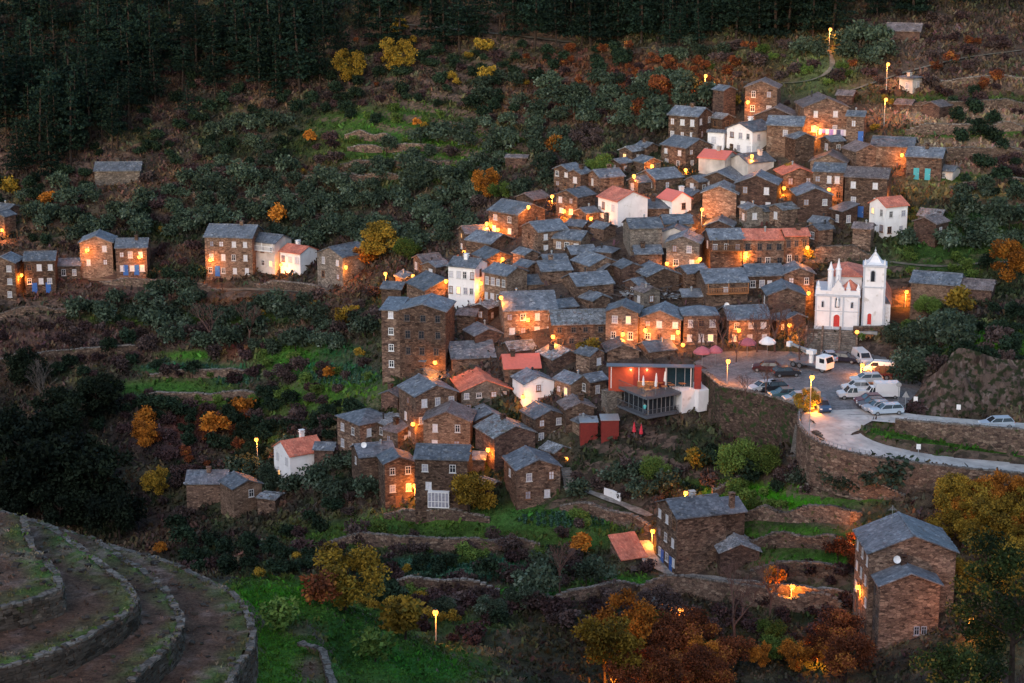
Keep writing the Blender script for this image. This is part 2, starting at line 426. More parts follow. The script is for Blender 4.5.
for nm, pp, wd, lb, tmn in path_specs:
    P = [ground(x, y, tmn) for x, y in pp]
    Q = []
    for a, b in zip(P[:-1], P[1:]):
        n = max(2, int(np.hypot(*(b-a)[:2]) / 1.2))
        Q += [a + (b-a)*i/n for i in range(n)]
    Q.append(P[-1]); Q = np.array(Q)
    for _ in range(10):
        Q[1:-1] = (Q[:-2] + Q[1:-1]*2 + Q[2:]) / 4
    for q in Q:
        i0 = int((q[0]-X0)/ST); j0 = int((q[1]-Y0)/ST); k = int(wd/ST)+2
        sl = (slice(max(0,j0-k), j0+k+1), slice(max(0,i0-k), i0+k+1))
        dd = np.hypot(GX[sl]-q[0], GY[sl]-q[1]); 
        w_ = np.clip((wd/2+1.6-dd)/1.2, 0, 1); H[sl] = H[sl]*(1-w_) + (q[2]-.08)*w_
    paths3.append((nm, Q, wd, lb))

# ------------------------------------------------------------------ terrain sheet and its ground cover colours
PXg, PYg = proj(GX, GY, H); PXg = np.where(GY > 20, PXg, -999)
nn1 = fbm(GX, GY, 9, 21); nn2 = fbm(GX, GY, 30, 22); nn3 = fbm(GX, GY, 3.5, 23, 3)
col = np.zeros(GX.shape + (3,))
def cmix(mask, c):
    global col
    col = col*(1-mask[..., None]) + np.array(c)*mask[..., None]
col[:] = (.040,.036,.028)
cmix(np.clip(.5+1.6*nn2, 0, 1), (.060,.045,.038))
cmix(np.clip(nn1*2.2, 0, .8), (.028,.042,.020))
cmix(np.clip(-nn1*2-.2, 0, .8), (.10,.062,.045))
cmix(np.clip(nn3*2.5-.3, 0, .5), (.12,.095,.06))
ground_zones = [ # px, py, rx, ry, colour : fields, bare terraces, bracken, crops
 (420,145,90,32,(.045,.10,.025)),(400,125,70,16,(.05,.11,.03)),(370,165,60,20,(.05,.10,.03)),(480,120,60,14,(.05,.07,.03)),(440,30,90,8,(.10,.07,.05)),
 (600,75,80,20,(.10,.05,.033)),(660,85,40,16,(.17,.06,.03)),(540,110,70,20,(.09,.055,.035)),
 (790,60,90,24,(.075,.075,.04)),(800,85,70,12,(.08,.10,.04)),(820,62,30,18,(.11,.13,.06)),(745,80,40,16,(.11,.065,.04)),
 (960,110,90,70,(.10,.065,.048)),(960,118,90,9,(.30,.22,.16)),(960,84,80,7,(.2,.14,.10)),(950,148,80,8,(.26,.19,.14)),(960,190,80,10,(.20,.16,.08)),(960,170,80,6,(.2,.13,.10)),(965,134,80,4,(.05,.10,.03)),(960,100,80,4,(.05,.09,.03)),(975,178,60,4,(.05,.10,.03)),(990,64,50,5,(.05,.08,.03)),(960,50,90,30,(.085,.062,.05)),
 (960,250,80,30,(.035,.07,.025)),(930,225,70,14,(.03,.055,.025)),(1000,215,30,8,(.03,.10,.05)),
 (120,180,150,12,(.09,.06,.045)),(260,175,130,14,(.10,.065,.045)),(60,160,90,14,(.075,.052,.045)),(120,255,120,10,(.09,.06,.045)),
 (110,290,120,14,(.085,.055,.045)),(240,300,60,8,(.12,.06,.035)),(60,345,120,18,(.10,.06,.05)),(150,345,90,10,(.085,.06,.05)),(200,320,110,6,(.045,.075,.025)),
 (195,356,35,5,(.05,.14,.03)),(180,369,42,6,(.03,.11,.05)),(170,388,55,8,(.045,.11,.03)),(230,402,60,10,(.045,.085,.025)),(230,375,30,10,(.03,.09,.045)),(235,354,20,8,(.13,.055,.04)),
 (290,358,35,16,(.05,.14,.03)),(345,375,40,14,(.025,.10,.055)),(350,352,30,6,(.028,.11,.05)),(340,395,45,16,(.055,.13,.03)),(300,415,50,14,(.06,.10,.035)),(240,440,50,14,(.05,.075,.03)),(310,395,30,10,(.06,.13,.03)),
 (180,440,60,22,(.06,.04,.04)),(200,425,30,14,(.10,.035,.025)),(380,330,25,40,(.05,.055,.03)),
 (440,530,140,16,(.055,.10,.03)),(540,520,60,14,(.045,.11,.035)),(450,568,70,11,(.022,.085,.055)),(340,540,60,14,(.05,.09,.03)),(560,540,60,12,(.05,.09,.03)),
 (780,492,85,16,(.05,.19,.02)),(770,508,60,8,(.05,.17,.02)),(800,536,60,10,(.04,.11,.02)),(800,562,60,11,(.035,.10,.02)),(720,515,40,12,(.05,.14,.02)),
 (510,598,40,7,(.05,.14,.03)),(620,583,45,7,(.05,.13,.03)),(530,592,40,6,(.045,.11,.03)),
 (290,640,70,50,(.05,.14,.022)),(260,600,45,16,(.04,.15,.02)),(350,640,60,40,(.035,.09,.025)),(420,670,60,22,(.035,.11,.025)),(310,670,16,14,(.11,.07,.055)),(300,630,20,8,(.10,.085,.05)),(440,625,60,14,(.045,.075,.03)),
 (650,640,120,40,(.05,.045,.025)),(1000,350,60,10,(.04,.10,.02)),(985,340,40,12,(.045,.12,.02)),
 (780,470,60,12,(.08,.065,.05)),(830,480,60,10,(.10,.07,.05)),
]
for cx_, cy_, rx_, ry_, c_ in ground_zones:
    wob = 1 + .5*nn1
    cmix(np.clip(ell(cx_, cy_, rx_*1.0, ry_*1.0, .45) * wob, 0, 1), np.array(c_))
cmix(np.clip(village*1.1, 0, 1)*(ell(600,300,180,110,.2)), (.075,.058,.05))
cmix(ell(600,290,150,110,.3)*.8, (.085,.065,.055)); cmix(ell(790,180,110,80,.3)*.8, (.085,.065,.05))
grassw = [on_plane(866,434,ZP-1), on_plane(884,431,ZP-1.6), on_plane(985,460,ZP-3.2), on_plane(960,455,ZP-3.1), on_plane(890,446,ZP-1.9)]
cmix(mw*1.0, (.035,.085,.02))
colm_ = col.mean(-1, keepdims=True); col = np.clip(colm_ + (col-colm_)*1.15, 0, 1) * .82; col = np.where((col[...,1:2] > col[...,0:1]*1.35), col*np.array([1.05,1.0,.8]), col) * (1 + .45*nn3[..., None]) ; col = np.clip(col, .006, .8)
ny, nx = GX.shape
verts = np.stack([GX, GY, H + .10*nn3*(1-mp_)*(1-village)], -1).reshape(-1, 3)
idx = np.arange(ny*nx).reshape(ny, nx)
faces = np.stack([idx[:-1,:-1], idx[:-1,1:], idx[1:,1:], idx[1:,:-1]], -1).reshape(-1, 4)
def npmesh(name, verts, faces, cols=None, cname='zone'):
    me = bpy.data.meshes.new(name)
    k = faces.shape[1]
    me.vertices.add(len(verts)); me.vertices.foreach_set('co', verts.astype(np.float32).ravel())
    me.loops.add(faces.size); me.loops.foreach_set('vertex_index', faces.astype(np.int32).ravel())
    me.polygons.add(len(faces)); me.polygons.foreach_set('loop_start', np.arange(0, faces.size, k, dtype=np.int32))
    try: me.polygons.foreach_set('loop_total', np.full(len(faces), k, dtype=np.int32))
    except Exception: pass
    if cols is not None:
        a = me.color_attributes.new(cname, 'FLOAT_COLOR', 'POINT')
        a.data.foreach_set('color', np.concatenate([cols, np.ones((len(cols), 1))], 1).astype(np.float32).ravel())
    me.update(); me.validate()
    return me
def ground_mat(name):
    m, N, L, b = newmat(name)
    b.inputs['Roughness'].default_value = 0.95
    at = N.new('ShaderNodeAttribute'); at.attribute_name = 'zone'
    tc = N.new('ShaderNodeTexCoord'); n = N.new('ShaderNodeTexNoise'); n.inputs['Scale'].default_value = 1.1; n.inputs['Detail'].default_value = 10; n.inputs['Roughness'].default_value = .75
    L.new(tc.outputs['Object'], n.inputs['Vector'])
    mr = N.new('ShaderNodeMapRange'); mr.inputs[1].default_value = .32; mr.inputs[2].default_value = .68; mr.inputs[3].default_value = .45; mr.inputs[4].default_value = 1.6
    L.new(n.outputs['Fac'], mr.inputs[0])
    n2 = N.new('ShaderNodeTexNoise'); n2.inputs['Scale'].default_value = 7; n2.inputs['Detail'].default_value = 8; n2.inputs['Roughness'].default_value = .8
    L.new(tc.outputs['Object'], n2.inputs['Vector'])
    m2 = N.new('ShaderNodeMapRange'); m2.inputs[1].default_value = .36; m2.inputs[2].default_value = .66; m2.inputs[3].default_value = .5; m2.inputs[4].default_value = 1.6; L.new(n2.outputs['Fac'], m2.inputs[0])
    mm = N.new('ShaderNodeMath'); mm.operation = 'MULTIPLY'; L.new(mr.outputs[0], mm.inputs[0]); L.new(m2.outputs[0], mm.inputs[1])
    vm = N.new('ShaderNodeVectorMath'); vm.operation = 'SCALE'; L.new(at.outputs['Color'], vm.inputs[0]); L.new(mm.outputs[0], vm.inputs['Scale'])
    # steep faces: bare stone and soil
    ge = N.new('ShaderNodeNewGeometry'); sx = N.new('ShaderNodeSeparateXYZ'); L.new(ge.outputs['True Normal'], sx.inputs[0])
    st = N.new('ShaderNodeMapRange'); st.inputs[1].default_value = .84; st.inputs[2].default_value = .66; st.inputs[3].default_value = 0; st.inputs[4].default_value = .85
    L.new(sx.outputs['Z'], st.inputs[0])
    mp = N.new('ShaderNodeMapping'); mp.inputs['Scale'].default_value = (1.5,1.5,3); L.new(tc.outputs['Object'], mp.inputs['Vector'])
    v = N.new('ShaderNodeTexVoronoi'); v.inputs['Scale'].default_value = 1; L.new(mp.outputs[0], v.inputs['Vector'])
    s2 = N.new('ShaderNodeSeparateColor'); L.new(v.outputs['Color'], s2.inputs[0])
    r = N.new('ShaderNodeValToRGB'); r.color_ramp.elements[0].color = (.035,.025,.022,1); r.color_ramp.elements[1].color = (.15,.10,.08,1)
    L.new(s2.outputs[0], r.inputs['Fac'])
    mx = N.new('ShaderNodeMix'); mx.data_type = 'RGBA'
    L.new(st.outputs[0], mx.inputs[0]); L.new(vm.outputs[0], mx.inputs[6]); L.new(r.outputs[0], mx.inputs[7])
    L.new(mx.outputs[2], b.inputs['Base Color'])
    bp = N.new('ShaderNodeBump'); bp.inputs['Strength'].default_value = .8; bp.inputs['Distance'].default_value = .4
    L.new(n.outputs['Fac'], bp.inputs['Height']); L.new(bp.outputs[0], b.inputs['Normal'])
    return m
gmat = ground_mat('hillside ground')
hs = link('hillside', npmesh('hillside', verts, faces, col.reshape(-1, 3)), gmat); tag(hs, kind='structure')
# the land beyond the sheet
mb = MB()
for q in ([(-3000,515,-22),(3000,515,-22),(3000,2500,240),(-3000,2500,240)], [(-3000,-800,-60),(-188,-800,-60),(-188,516,-60),(-3000,516,-22)], [(188,-800,-60),(3000,-800,-60),(3000,516,-22),(188,516,-60)]):
    mb.poly(q)
far = mb.build('terrain', plain('far ground', (.03,.035,.025), .95, var=.3, scale=.02)); tag(far, kind='structure')

def ribbon(name, A, B, mat, kind='structure', lift=.06):
    mb = MB(); 
    for i in range(len(A)-1):
        mb.poly([tuple(np.array(A[i])+(0,0,lift)), tuple(np.array(B[i])+(0,0,lift)), tuple(np.array(B[i+1])+(0,0,lift)), tuple(np.array(A[i+1])+(0,0,lift))])
    o = mb.build(name, mat); tag(o, kind=kind); return o
dirt_mat = cells('trodden dirt', [(.13,.115,.08),(.23,.19,.145)], (1.2,1.2,1.2), bump=.2, gap=.85)
for nm, Q, wd, lb in paths3:
    T = np.gradient(Q[:, :2], axis=0); T /= np.maximum(1e-6, np.linalg.norm(T, axis=1))[:, None]
    Nn = np.stack([-T[:,1], T[:,0], np.zeros(len(T))], 1)
    wv = wd/2 * (1 + .2*np.sin(np.arange(len(Q))*1.7))[:, None]
    ribbon(nm, Q + Nn*wv, Q - Nn*wv, path_mat if 'stone' in nm else dirt_mat)
# square, church terrace, roads
mb = MB(); mb.poly([(p[0], p[1], ZP) for p in plaza]); o = mb.build('cobbled_square', cobble); tag(o, kind='structure')
def spline(P, n=6):
    P = [np.array(p, float) for p in P]; out = []
    for i in range(len(P)-1):
        p0 = P[max(0,i-1)]; p1 = P[i]; p2 = P[i+1]; p3 = P[min(len(P)-1,i+2)]
        for k in range(n):
            t = k/n; out.append(.5*((2*p1)+(-p0+p2)*t+(2*p0-5*p1+4*p2-p3)*t*t+(-p0+3*p1-3*p2+p3)*t**3))
    out.append(P[-1]); return np.array(out)
outer = spline([a for a, b in road_w]); inner = spline([b for a, b in road_w])
ribbon('road', outer, inner, asphalt, lift=.03)
ul = spline([a for a, b in upper_w]); uu = spline([b for a, b in upper_w])
ribbon('road', ul, uu, asphalt, lift=.034)
# stone edge strip between the lane and its wall
pav_o = outer + np.array([0,-1.2,0]) * np.linspace(.6, 1, len(outer))[:, None]; pav_o[:, 0] -= np.linspace(1.6, 0, len(outer))
ribbon('pavement', outer, pav_o, concrete, lift=.13)

# ------------------------------------------------------------------ walls
def wall(P, h, label, t=.5, down=1.5, mat=None, top=None, group=None, name='stone_wall', capn=True, lump=.16, z_from_ground=True, seg=.8, cat='wall'):
    """dry stone wall along 3-D polyline P (its foot); h above the foot"""
    mat = mat or drywall; top = top or coping
    Q = []
    for a, b in zip(P[:-1], P[1:]):
        a = np.array(a, float); b = np.array(b, float); n = max(1, int(np.hypot(*(b-a)[:2])/seg))
        Q += [a+(b-a)*i/n for i in range(n)]
    Q.append(np.array(P[-1], float)); Q = np.array(Q)
    if z_from_ground: 
        zz = hz(Q[:,0], Q[:,1]); k = np.ones(5)/5
        zp = np.pad(zz, 2, mode='edge'); Q[:,2] = np.convolve(zp, k, 'valid')
    T = np.gradient(Q[:, :2], axis=0); T /= np.maximum(1e-6, np.linalg.norm(T, axis=1))[:, None]
    Nn = np.stack([-T[:,1], T[:,0]], 1)
    V = []; rr = random.Random(len(Q)*7+int(h*10)); hv = np.full(len(Q), float(h))
    if z_from_ground and len(Q) > 6:
        t_ = np.arange(len(Q)); rmp = np.clip(np.minimum(t_, len(Q)-1-t_)/4.0, 0, 1); ph_ = rr.uniform(0, 9)
        dip = np.clip(np.sin(t_*.37+ph_)*np.sin(t_*.113+ph_*2)-.35, 0, 1); hv = h*(.3+.7*rmp)*(1-.75*dip)
    for i, q in enumerate(Q):
        a = Nn[i]*t/2*(1+rr.uniform(-.12,.12)); zt = q[2]+hv[i]+rr.uniform(-lump, lump)
        V += [(q[0]-a[0]*1.2, q[1]-a[1]*1.2, q[2]-down),(q[0]-a[0], q[1]-a[1], zt),(q[0]+a[0], q[1]+a[1], zt+rr.uniform(-.04,.04)),(q[0]+a[0]*1.2, q[1]+a[1]*1.2, q[2]-down)]
    mb = MB(); mb.v = V; n = len(Q)
    for i in range(n-1):
        for j in range(4):
            k = (j+1) % 4
            mb.f.append((i*4+j, i*4+k, (i+1)*4+k, (i+1)*4+j)); mb.m.append(0)
    mb.f += [(0,1,2,3), tuple((n-1)*4+j for j in (3,2,1,0))]; mb.m += [0, 0]
    o = mb.build(name, [mat]); tag(o, label, cat, group)
    if capn:
        cb = MB()
        for i in range(n-1):
            a = Q[i]; b = Q[i+1]; L_ = np.hypot(*(b-a)[:2]); st = max(1, int(L_/.42))
            for s_ in range(st):
                c = a+(b-a)*(s_+.5)/st; ang = math.atan2(T[i][1], T[i][0])+rr.uniform(-.15,.15)
                M = Matrix.Translation((c[0]+rr.uniform(-.05,.05), c[1]+rr.uniform(-.05,.05), c[2]+hv[i]+(hv[i+1]-hv[i])*(s_+.5)/st+.02)) @ Matrix.Rotation(ang, 4, 'Z') @ Matrix.Rotation(rr.uniform(-.12,.12), 4, 'X')
                lx = L_/st*.5*rr.uniform(.8,1.1); ly = t*.5*rr.uniform(.95,1.25)
                cb.box(-lx, lx, -ly, ly, -.06, rr.uniform(.07,.17), 0, M)
        cb.build('coping', [top], o)
    return o
def pwall(pp, h, label, tmin=125, **k):
    return wall([ground(x, y, tmin) for x, y in pp], h, label, **k)
# big retaining walls round the square and the road
rw = [on_plane(x, y, ZP) for x, y in [(704,374),(722,389),(740,392),(775,400),(812,412)]]
wall([(p[0], p[1]-.3, ZP-10) for p in rw], 10.5, 'tall ivy stained retaining wall holding up the front of the car park square', t=.7, down=4, z_from_ground=False, name='retaining_wall', lump=.03, mat=ivy_wall)
ro = [(p[0], p[1], p[2]) for p in pav_o[::3]]
wall([(p[0], p[1]-.1, p[2]-2.6) for p in ro], 3.1, 'long curved stone wall under the outer edge of the pale road bend', t=.5, down=3, z_from_ground=False, name='retaining_wall', lump=.03)
uw = [ (p[0], p[1]-.2, ZP-5) for p in ul[3:]]
wall(uw, 5.6, 'brown stone wall between the two arms of the road with grass at its foot', t=.5, down=1.5, z_from_ground=False, name='retaining_wall', lump=.02)
chw = [on_plane(x, 331.5, cz) for x in (802, 851)]
wall([(p[0], p[1]-.2, ZP-.5) for p in [on_plane(853,331.5,cz), on_plane(934,331.5,cz)]], -ZP+cz+1.3, 'stone terrace wall right of the church stairs', t=.5, down=1, z_from_ground=False, name='retaining_wall', lump=.03)
for pp, h, lb in [
 ([(690,585),(735,588),(800,594),(862,601)], 1.0, 'low stone wall under the path below the tall house by the stream'),
 ([(742,520),(790,521),(850,523),(862,515)], 2.0, 'upper terrace wall directly below the bright green field'),
 ([(748,548),(800,546),(858,552)], 1.9, 'second terrace wall down from the bright green field'),
 ([(750,575),(800,573),(856,578)], 1.6, 'lowest terrace wall below the bright green field'),
 ([(712,497),(730,487),(742,478)], .8, 'short tumbled wall climbing the left edge of the bright green field'),
 ([(640,592),(690,596),(740,604),(850,612)], 2.6, 'rough wall beneath the pale path in the dark wood'),
 ([(385,590),(440,597),(500,596)], 2.2, 'dark terrace wall below the cabbage patch'),
 ([(330,548),(400,549),(470,551),(540,548)], 1.8, 'terrace wall above the cabbage patch'),
 ([(508,600),(525,603),(560,604)], 1.6, 'small ruined stone enclosure wall left of the red roofed shed'),
 ([(545,606),(590,598),(640,590)], 1.4, 'sloping boulder wall below the small green plot'),
 ([(560,508),(590,513),(630,524),(650,530)], 1.6, 'wall carrying the narrow path out to the red roofed shed'),
 ([(385,518),(430,521),(490,522)], 1.6, 'low wall below the lamp lit house by the golden tree'),
 ([(270,182),(330,181),(400,178)], 1.5, 'long field wall below the wood left of centre'),
 ([(180,198),(260,201),(330,199)], 1.3, 'lower long field wall left of centre'),
 ([(345,138),(375,140),(395,142)], 2.0, 'pale broken wall on the green terraces above'),
 ([(348,150),(390,152),(440,150)], 1.4, 'middle wall across the green terraces'),
 ([(340,166),(400,168),(450,163)], 1.4, 'lowest wall across the green terraces'),
 ([(900,112),(960,110),(1024,106)], 1.5, 'topmost bare terrace wall on the right slope'),
 ([(905,134),(960,135),(1024,130)], 1.8, 'second bare terrace wall on the right slope'),
 ([(910,160),(970,158),(1024,154)], 1.8, 'third bare terrace wall on the right slope'),
 ([(950,190),(990,186),(1024,181)], 1.2, 'fourth bare terrace wall on the right slope'),
 ([(905,90),(960,84),(1024,80)], 1.0, 'thin wall beside the white hut on the right slope'),
 ([(800,262),(840,262),(872,258)], 2.6, 'stone garden wall behind the church towers'),
 ([(672,130),(690,132),(705,133)], 1.5, 'short wall behind the tall square stone house'),
 ([(0,316),(60,313),(110,311)], 1.2, 'brown field wall below the leftmost houses'),
 ([(0,362),(70,357),(150,350)], 1.3, 'brown field wall across the lower left slope'),
 ([(150,376),(200,377),(250,374)], 1.3, 'wall above the narrow green plots on the left'),
 ([(140,398),(200,400),(262,396)], 1.3, 'wall below the narrow green plots on the left'),
 ([(255,286),(290,290),(330,296)], 1.5, 'roadside wall below the far row of houses'),
 ([(100,284),(150,287),(220,291)], 1.4, 'roadside wall below the pair of stone houses with blue doors'),
 ([(788,460),(800,470),(830,478)], 1.5, 'curved wall below the road bend stairs'),
 ([(800,492),(850,497),(905,500)], 2.0, 'stone wall under the shrubs below the road'),
 ([(300,645),(322,655),(338,690)], .35, 'line of pale stones curving down the green slope')]:
    pwall(pp, h, lb, tmin=(118 if pp[0][1] > 630 else 135))

# ------------------------------------------------------------------ houses
WIN_CACHE = {}
frame_grey = plain('weathered white frame', (.50,.49,.49), .6)

def win_meshes(w_, h_, framemat, panemat):
    key = (round(w_, 2), round(h_, 2), framemat.name, panemat.name)
    if key in WIN_CACHE: return WIN_CACHE[key]
    f = MB(); t = .09
    f.box(-w_/2, w_/2, -.06, .03, 0, t); f.box(-w_/2, w_/2, -.06, .03, h_-t, h_)
    f.box(-w_/2, -w_/2+t, -.06, .03, t, h_-t); f.box(w_/2-t, w_/2, -.06, .03, t, h_-t)
    f.box(-.03, .03, -.05, .02, t, h_-t)
    f.box(-w_/2+t, -.03, -.045, .015, h_*.58, h_*.58+.05); f.box(.03, w_/2-t, -.045, .015, h_*.58, h_*.58+.05)
    f.box(-w_/2-.08, w_/2+.08, -.12, .02, -.08, -.003)
    p = MB(); p.box(-w_/2+t, w_/2-t, -.015, -.005, t, h_-t)
    mf = f.mesh('window'); mf.materials.append(framemat); mpn = p.mesh('pane'); mpn.materials.append(panemat)
    WIN_CACHE[key] = (mf, mpn); return WIN_CACHE[key]
def add_window(root, x, y, z, ang, w_=.8, h_=1.05, fm=None, pm=None):
    fm = fm or white_paint
    if pm is None:
        r = random.random()
        pm = curtain if r < .40 else curtain_dim if r < .72 else dark_glass if r < .96 else lit_glass
    mf, mpn = win_meshes(w_, h_, fm, pm)
    o = bpy.data.objects.new('window', mf); C.objects.link(o); o.parent = root; o.location = (x, y, z); o.rotation_euler = (0, 0, ang)
    p = bpy.data.objects.new('pane', mpn); C.objects.link(p); p.parent = o
    return o
def add_door(root, x, y, z, ang, mat, w_=.95, h_=2.0):
    d = MB(); d.box(-w_/2, w_/2, -.05, .02, 0, h_); 
    for k in range(1, 4): d.box(-w_/2+.05, w_/2-.05, -.065, -.05, h_*k/4-.03, h_*k/4+.03)
    o = d.build('door', [mat], root); o.location = (x, y, z); o.rotation_euler = (0, 0, ang)
    h = MB(); h.box(w_/2-.18, w_/2-.1, -.11, -.05, h_*.48, h_*.54); h.build('handle', [chrome], o)
    return o
WALLM = dict(k=schist, d=schist_dark, g=schist_grey, l=schist_ochre, w=whitewash, p=plaster)
ROOFM = dict(s=slate, o=slate_old, b=slate_brown, t=tile, r=red_sheet)
HOUSES = []   # (object root, footprint)
def chimney(root, x, y, z, wmat, kind='stone', h=1.0):
    c = MB()
    if kind == 'pipe':
        c.tube((x,y,z-.6), (x,y,z+h), .13); c.lathe([(.2,0),(.2,.12),(.05,.25)], (x,y,z+h), 8); return c.build('chimney', [light_metal if random.random()<.5 else cast_iron], root)
    c.box(x-.32, x+.32, y-.3, y+.3, z-.8, z+h); c.box(x-.42, x+.42, y-.4, y+.4, z+h+.003, z+h+.1)
    for sx in (-1, 1): c.box(x+sx*.26-.06, x+sx*.26+.06, y-.26, y+.26, z+h+.103, z+h+.32)
    c.box(x-.42, x+.42, y-.4, y+.4, z+h+.323, z+h+.4)
    return c.build('chimney', [wmat], root)
def dish(root, x, y, z, r=.42):
    d = MB(); d.lathe([(.02,0),(r*.6,.05),(r,.16),(r+.02,.17),(r*.55,.02)], (0,0,0), 12)
    o = d.build('satellite_dish', [white_paint], root); o.location = (x,y,z); o.rotation_euler = (R(70), 0, R(random.uniform(-30,60)))
    return o
def house(x0, y0, xl, xc, xr, yt, yb, kind='gr', wm='k', rm='s', wins='-- --', label='', slope=.40, P=None, parent=None, down=5.0, ch=None, extras=(), D=None, cat='house', over=.32, tmin=135, group=None, winmat=None, capd=8.0):
    s_ = None
    if P is None: P = ground(xc, yb, tmin)
    P = np.array(P, float)
    if D is not None:
        P2 = P * (D / P[1]); P = P2
    k = depth(P)/FPX
    wl = max(xc-xl, .1)*k; wr = max(xr-xc, .1)*k; Hh = (yb-yt)*k/math.cos(PITCH*1.1)
    a = math.atan2(wr, wl); a = min(max(a, R(7)), R(83))
    L1 = wl/math.cos(a); L2 = wr/math.sin(a)
    cap = capd
    if max(L1, L2) > cap + .8:
        if wl > wr and wr < cap: a = min(max(math.asin(min(.98, wr/cap)), R(7)), R(60)); 
        elif wl < cap: a = min(max(math.acos(min(.98, wl/cap)), R(30)), R(84))
        L1 = wl/math.cos(a); L2 = wr/math.sin(a)
    m_ = min(capd*.72, .95*max(L1, L2)); L1 = max(L1, 3.0, m_); L2 = max(L2, 3.0, m_)
    az = math.atan2(P[0], P[1])
    rz = math.pi/2 - a - az
    if parent is None:
        root = empty('stone_house' if wm in 'kdgl' else 'white_house', tuple(P), rz)
        tag(root, label, cat, group)
    else:
        root = parent
    # ---- walls
    b0 = -down; W = MB(); ax = None
    if kind == 'gr': hr = Hh + slope*L2/2; W.extrude([(0,b0),(L2,b0),(L2,Hh),(L2/2,hr),(0,Hh)], 'y', 0, L1)
    elif kind == 'gl': hr = Hh + slope*L1/2; W.extrude([(0,b0),(L1,b0),(L1,Hh),(L1/2,hr),(0,Hh)], 'x', 0, L2)
    elif kind == 'sl': hr = Hh + slope*.6*L2; W.extrude([(0,b0),(L2,b0),(L2,hr),(0,Hh)], 'y', 0, L1)
    elif kind == 'sr': hr = Hh + slope*.6*L1; W.extrude([(0,b0),(L1,b0),(L1,hr),(0,Hh)], 'x', 0, L2)
    else: hr = Hh + slope*min(L1,L2)/2; W.box(0, L2, 0, L1, b0, Hh)
    wo = W.build('wall', [WALLM[wm]], root)
    # ---- roof
    o_ = over; t = .13; Rf = MB(); g = .012; n_ = 5
    jit = .035 if rm in 'sb' else .07 if rm == 'o' else .015
    if kind in ('gr', 'gl'):
        Lw, Ln, axs = (L2, L1, 'y') if kind == 'gr' else (L1, L2, 'x')
        e = Hh - slope*o_
        Rf.extrude([(-o_, e+g), (Lw/2, hr+g), (Lw+o_, e+g), (Lw+o_, e+g+t), (Lw/2, hr+g+t+.02), (-o_, e+g+t)], axs, -o_*.8, Ln+o_*.8, n_, jit*.5)
        # ridge slabs
        if rm in 'sob':
            rr = .18
            Rf.extrude([(Lw/2-rr, hr+g+t-.03), (Lw/2+rr, hr+g+t-.03), (Lw/2+rr*.9, hr+g+t+.05), (Lw/2, hr+g+t+.10), (Lw/2-rr*.9, hr+g+t+.05)], axs, -o_*.8+.05, Ln+o_*.8-.05, n_+3, jit*.4)
        # loose slates: ragged eaves and a few slabs lifted out of line
        if rm in 'sob':
            rr_ = random.Random(int(abs(P[0])*97+abs(P[1])*31)); ang = math.atan(slope)
            for side in (0, 1):
                sl_ = (Lw/2+o_)/math.cos(ang)
                for q_ in range(int(Ln*(2.2 if rm != 'o' else 3.0)) + int(Ln*1.6)):
                    eave = q_ < int(Ln*1.6)
                    s0 = (rr_.uniform(-.06,.12) if eave else rr_.uniform(.3, sl_-.6)); u0 = rr_.uniform(-o_*.7, Ln+o_*.5); lw = rr_.uniform(.3,.7); ll = rr_.uniform(.3,.55)
                    xx = -o_ + s0*math.cos(ang) if side == 0 else Lw+o_-s0*math.cos(ang); zz = e+g+t+s0*math.sin(ang)+.02
                    if axs == 'y': M_ = Matrix.Translation((xx, u0, zz)) @ Matrix.Rotation(-ang if side == 0 else ang-math.pi, 4, 'Y') @ Matrix.Rotation(rr_.uniform(-.12,.12), 4, 'Z')
                    else: M_ = Matrix.Translation((u0, xx, zz)) @ Matrix.Rotation(math.pi/2, 4, 'Z') @ Matrix.Rotation(-ang if side == 0 else ang-math.pi, 4, 'Y') @ Matrix.Rotation(rr_.uniform(-.12,.12), 4, 'Z')
                    th = (.0, .035) if side == 0 else (-.035, .0)
                    Rf.box(0, ll, -lw/2, lw/2, th[0], th[1], rr_.choice([0,0,1]), M_)
    elif kind in ('sl', 'sr'):
        Lw, Ln, axs = (L2, L1, 'y') if kind == 'sl' else (L1, L2, 'x')
        m_ = slope*.6
        Rf.extrude([(-o_, Hh-m_*o_+g), (Lw+o_, Hh+m_*(Lw+o_)+g), (Lw+o_, Hh+m_*(Lw+o_)+g+t), (-o_, Hh-m_*o_+g+t)], axs, -o_*.8, Ln+o_*.8, n_, jit)
    else:
        q = min(L1, L2)/2
        e = Hh + g
        if L1 >= L2: r0, r1 = (L2/2, q*.95), (L2/2, L1-q*.95)
        else: r0, r1 = (q*.95, L1/2), (L2-q*.95, L1/2)
        za = hr + g + t
        A = [(-o_,-o_),(L2+o_,-o_),(L2+o_,L1+o_),(-o_,L1+o_)]
        low = [(x,y,e) for x,y in A]; up = [(x,y,e+t) for x,y in A]; a0 = (*r0, za); a1 = (*r1, za)
        if L1 >= L2:
            Rf.poly([up[0],up[1],a0]); Rf.poly([up[1],up[2],a1,a0]); Rf.poly([up[2],up[3],a1]); Rf.poly([up[3],up[0],a0,a1])
        else:
            Rf.poly([up[3],up[0],a0]); Rf.poly([up[0],up[1],a1,a0]); Rf.poly([up[1],up[2],a1]); Rf.poly([up[2],up[3],a0,a1])
        for i in range(4): Rf.poly([low[i],low[(i+1)%4],up[(i+1)%4],up[i]])
        Rf.poly(low[::-1])
    ro_ = Rf.build('roof', [ROOFM[rm]] + ([slate_old if rm == 's' else slate_brown] if rm in 'sob' else []), root)
    # ---- windows
    wl_, wr_ = (wins.split() + ['00'])[:2]
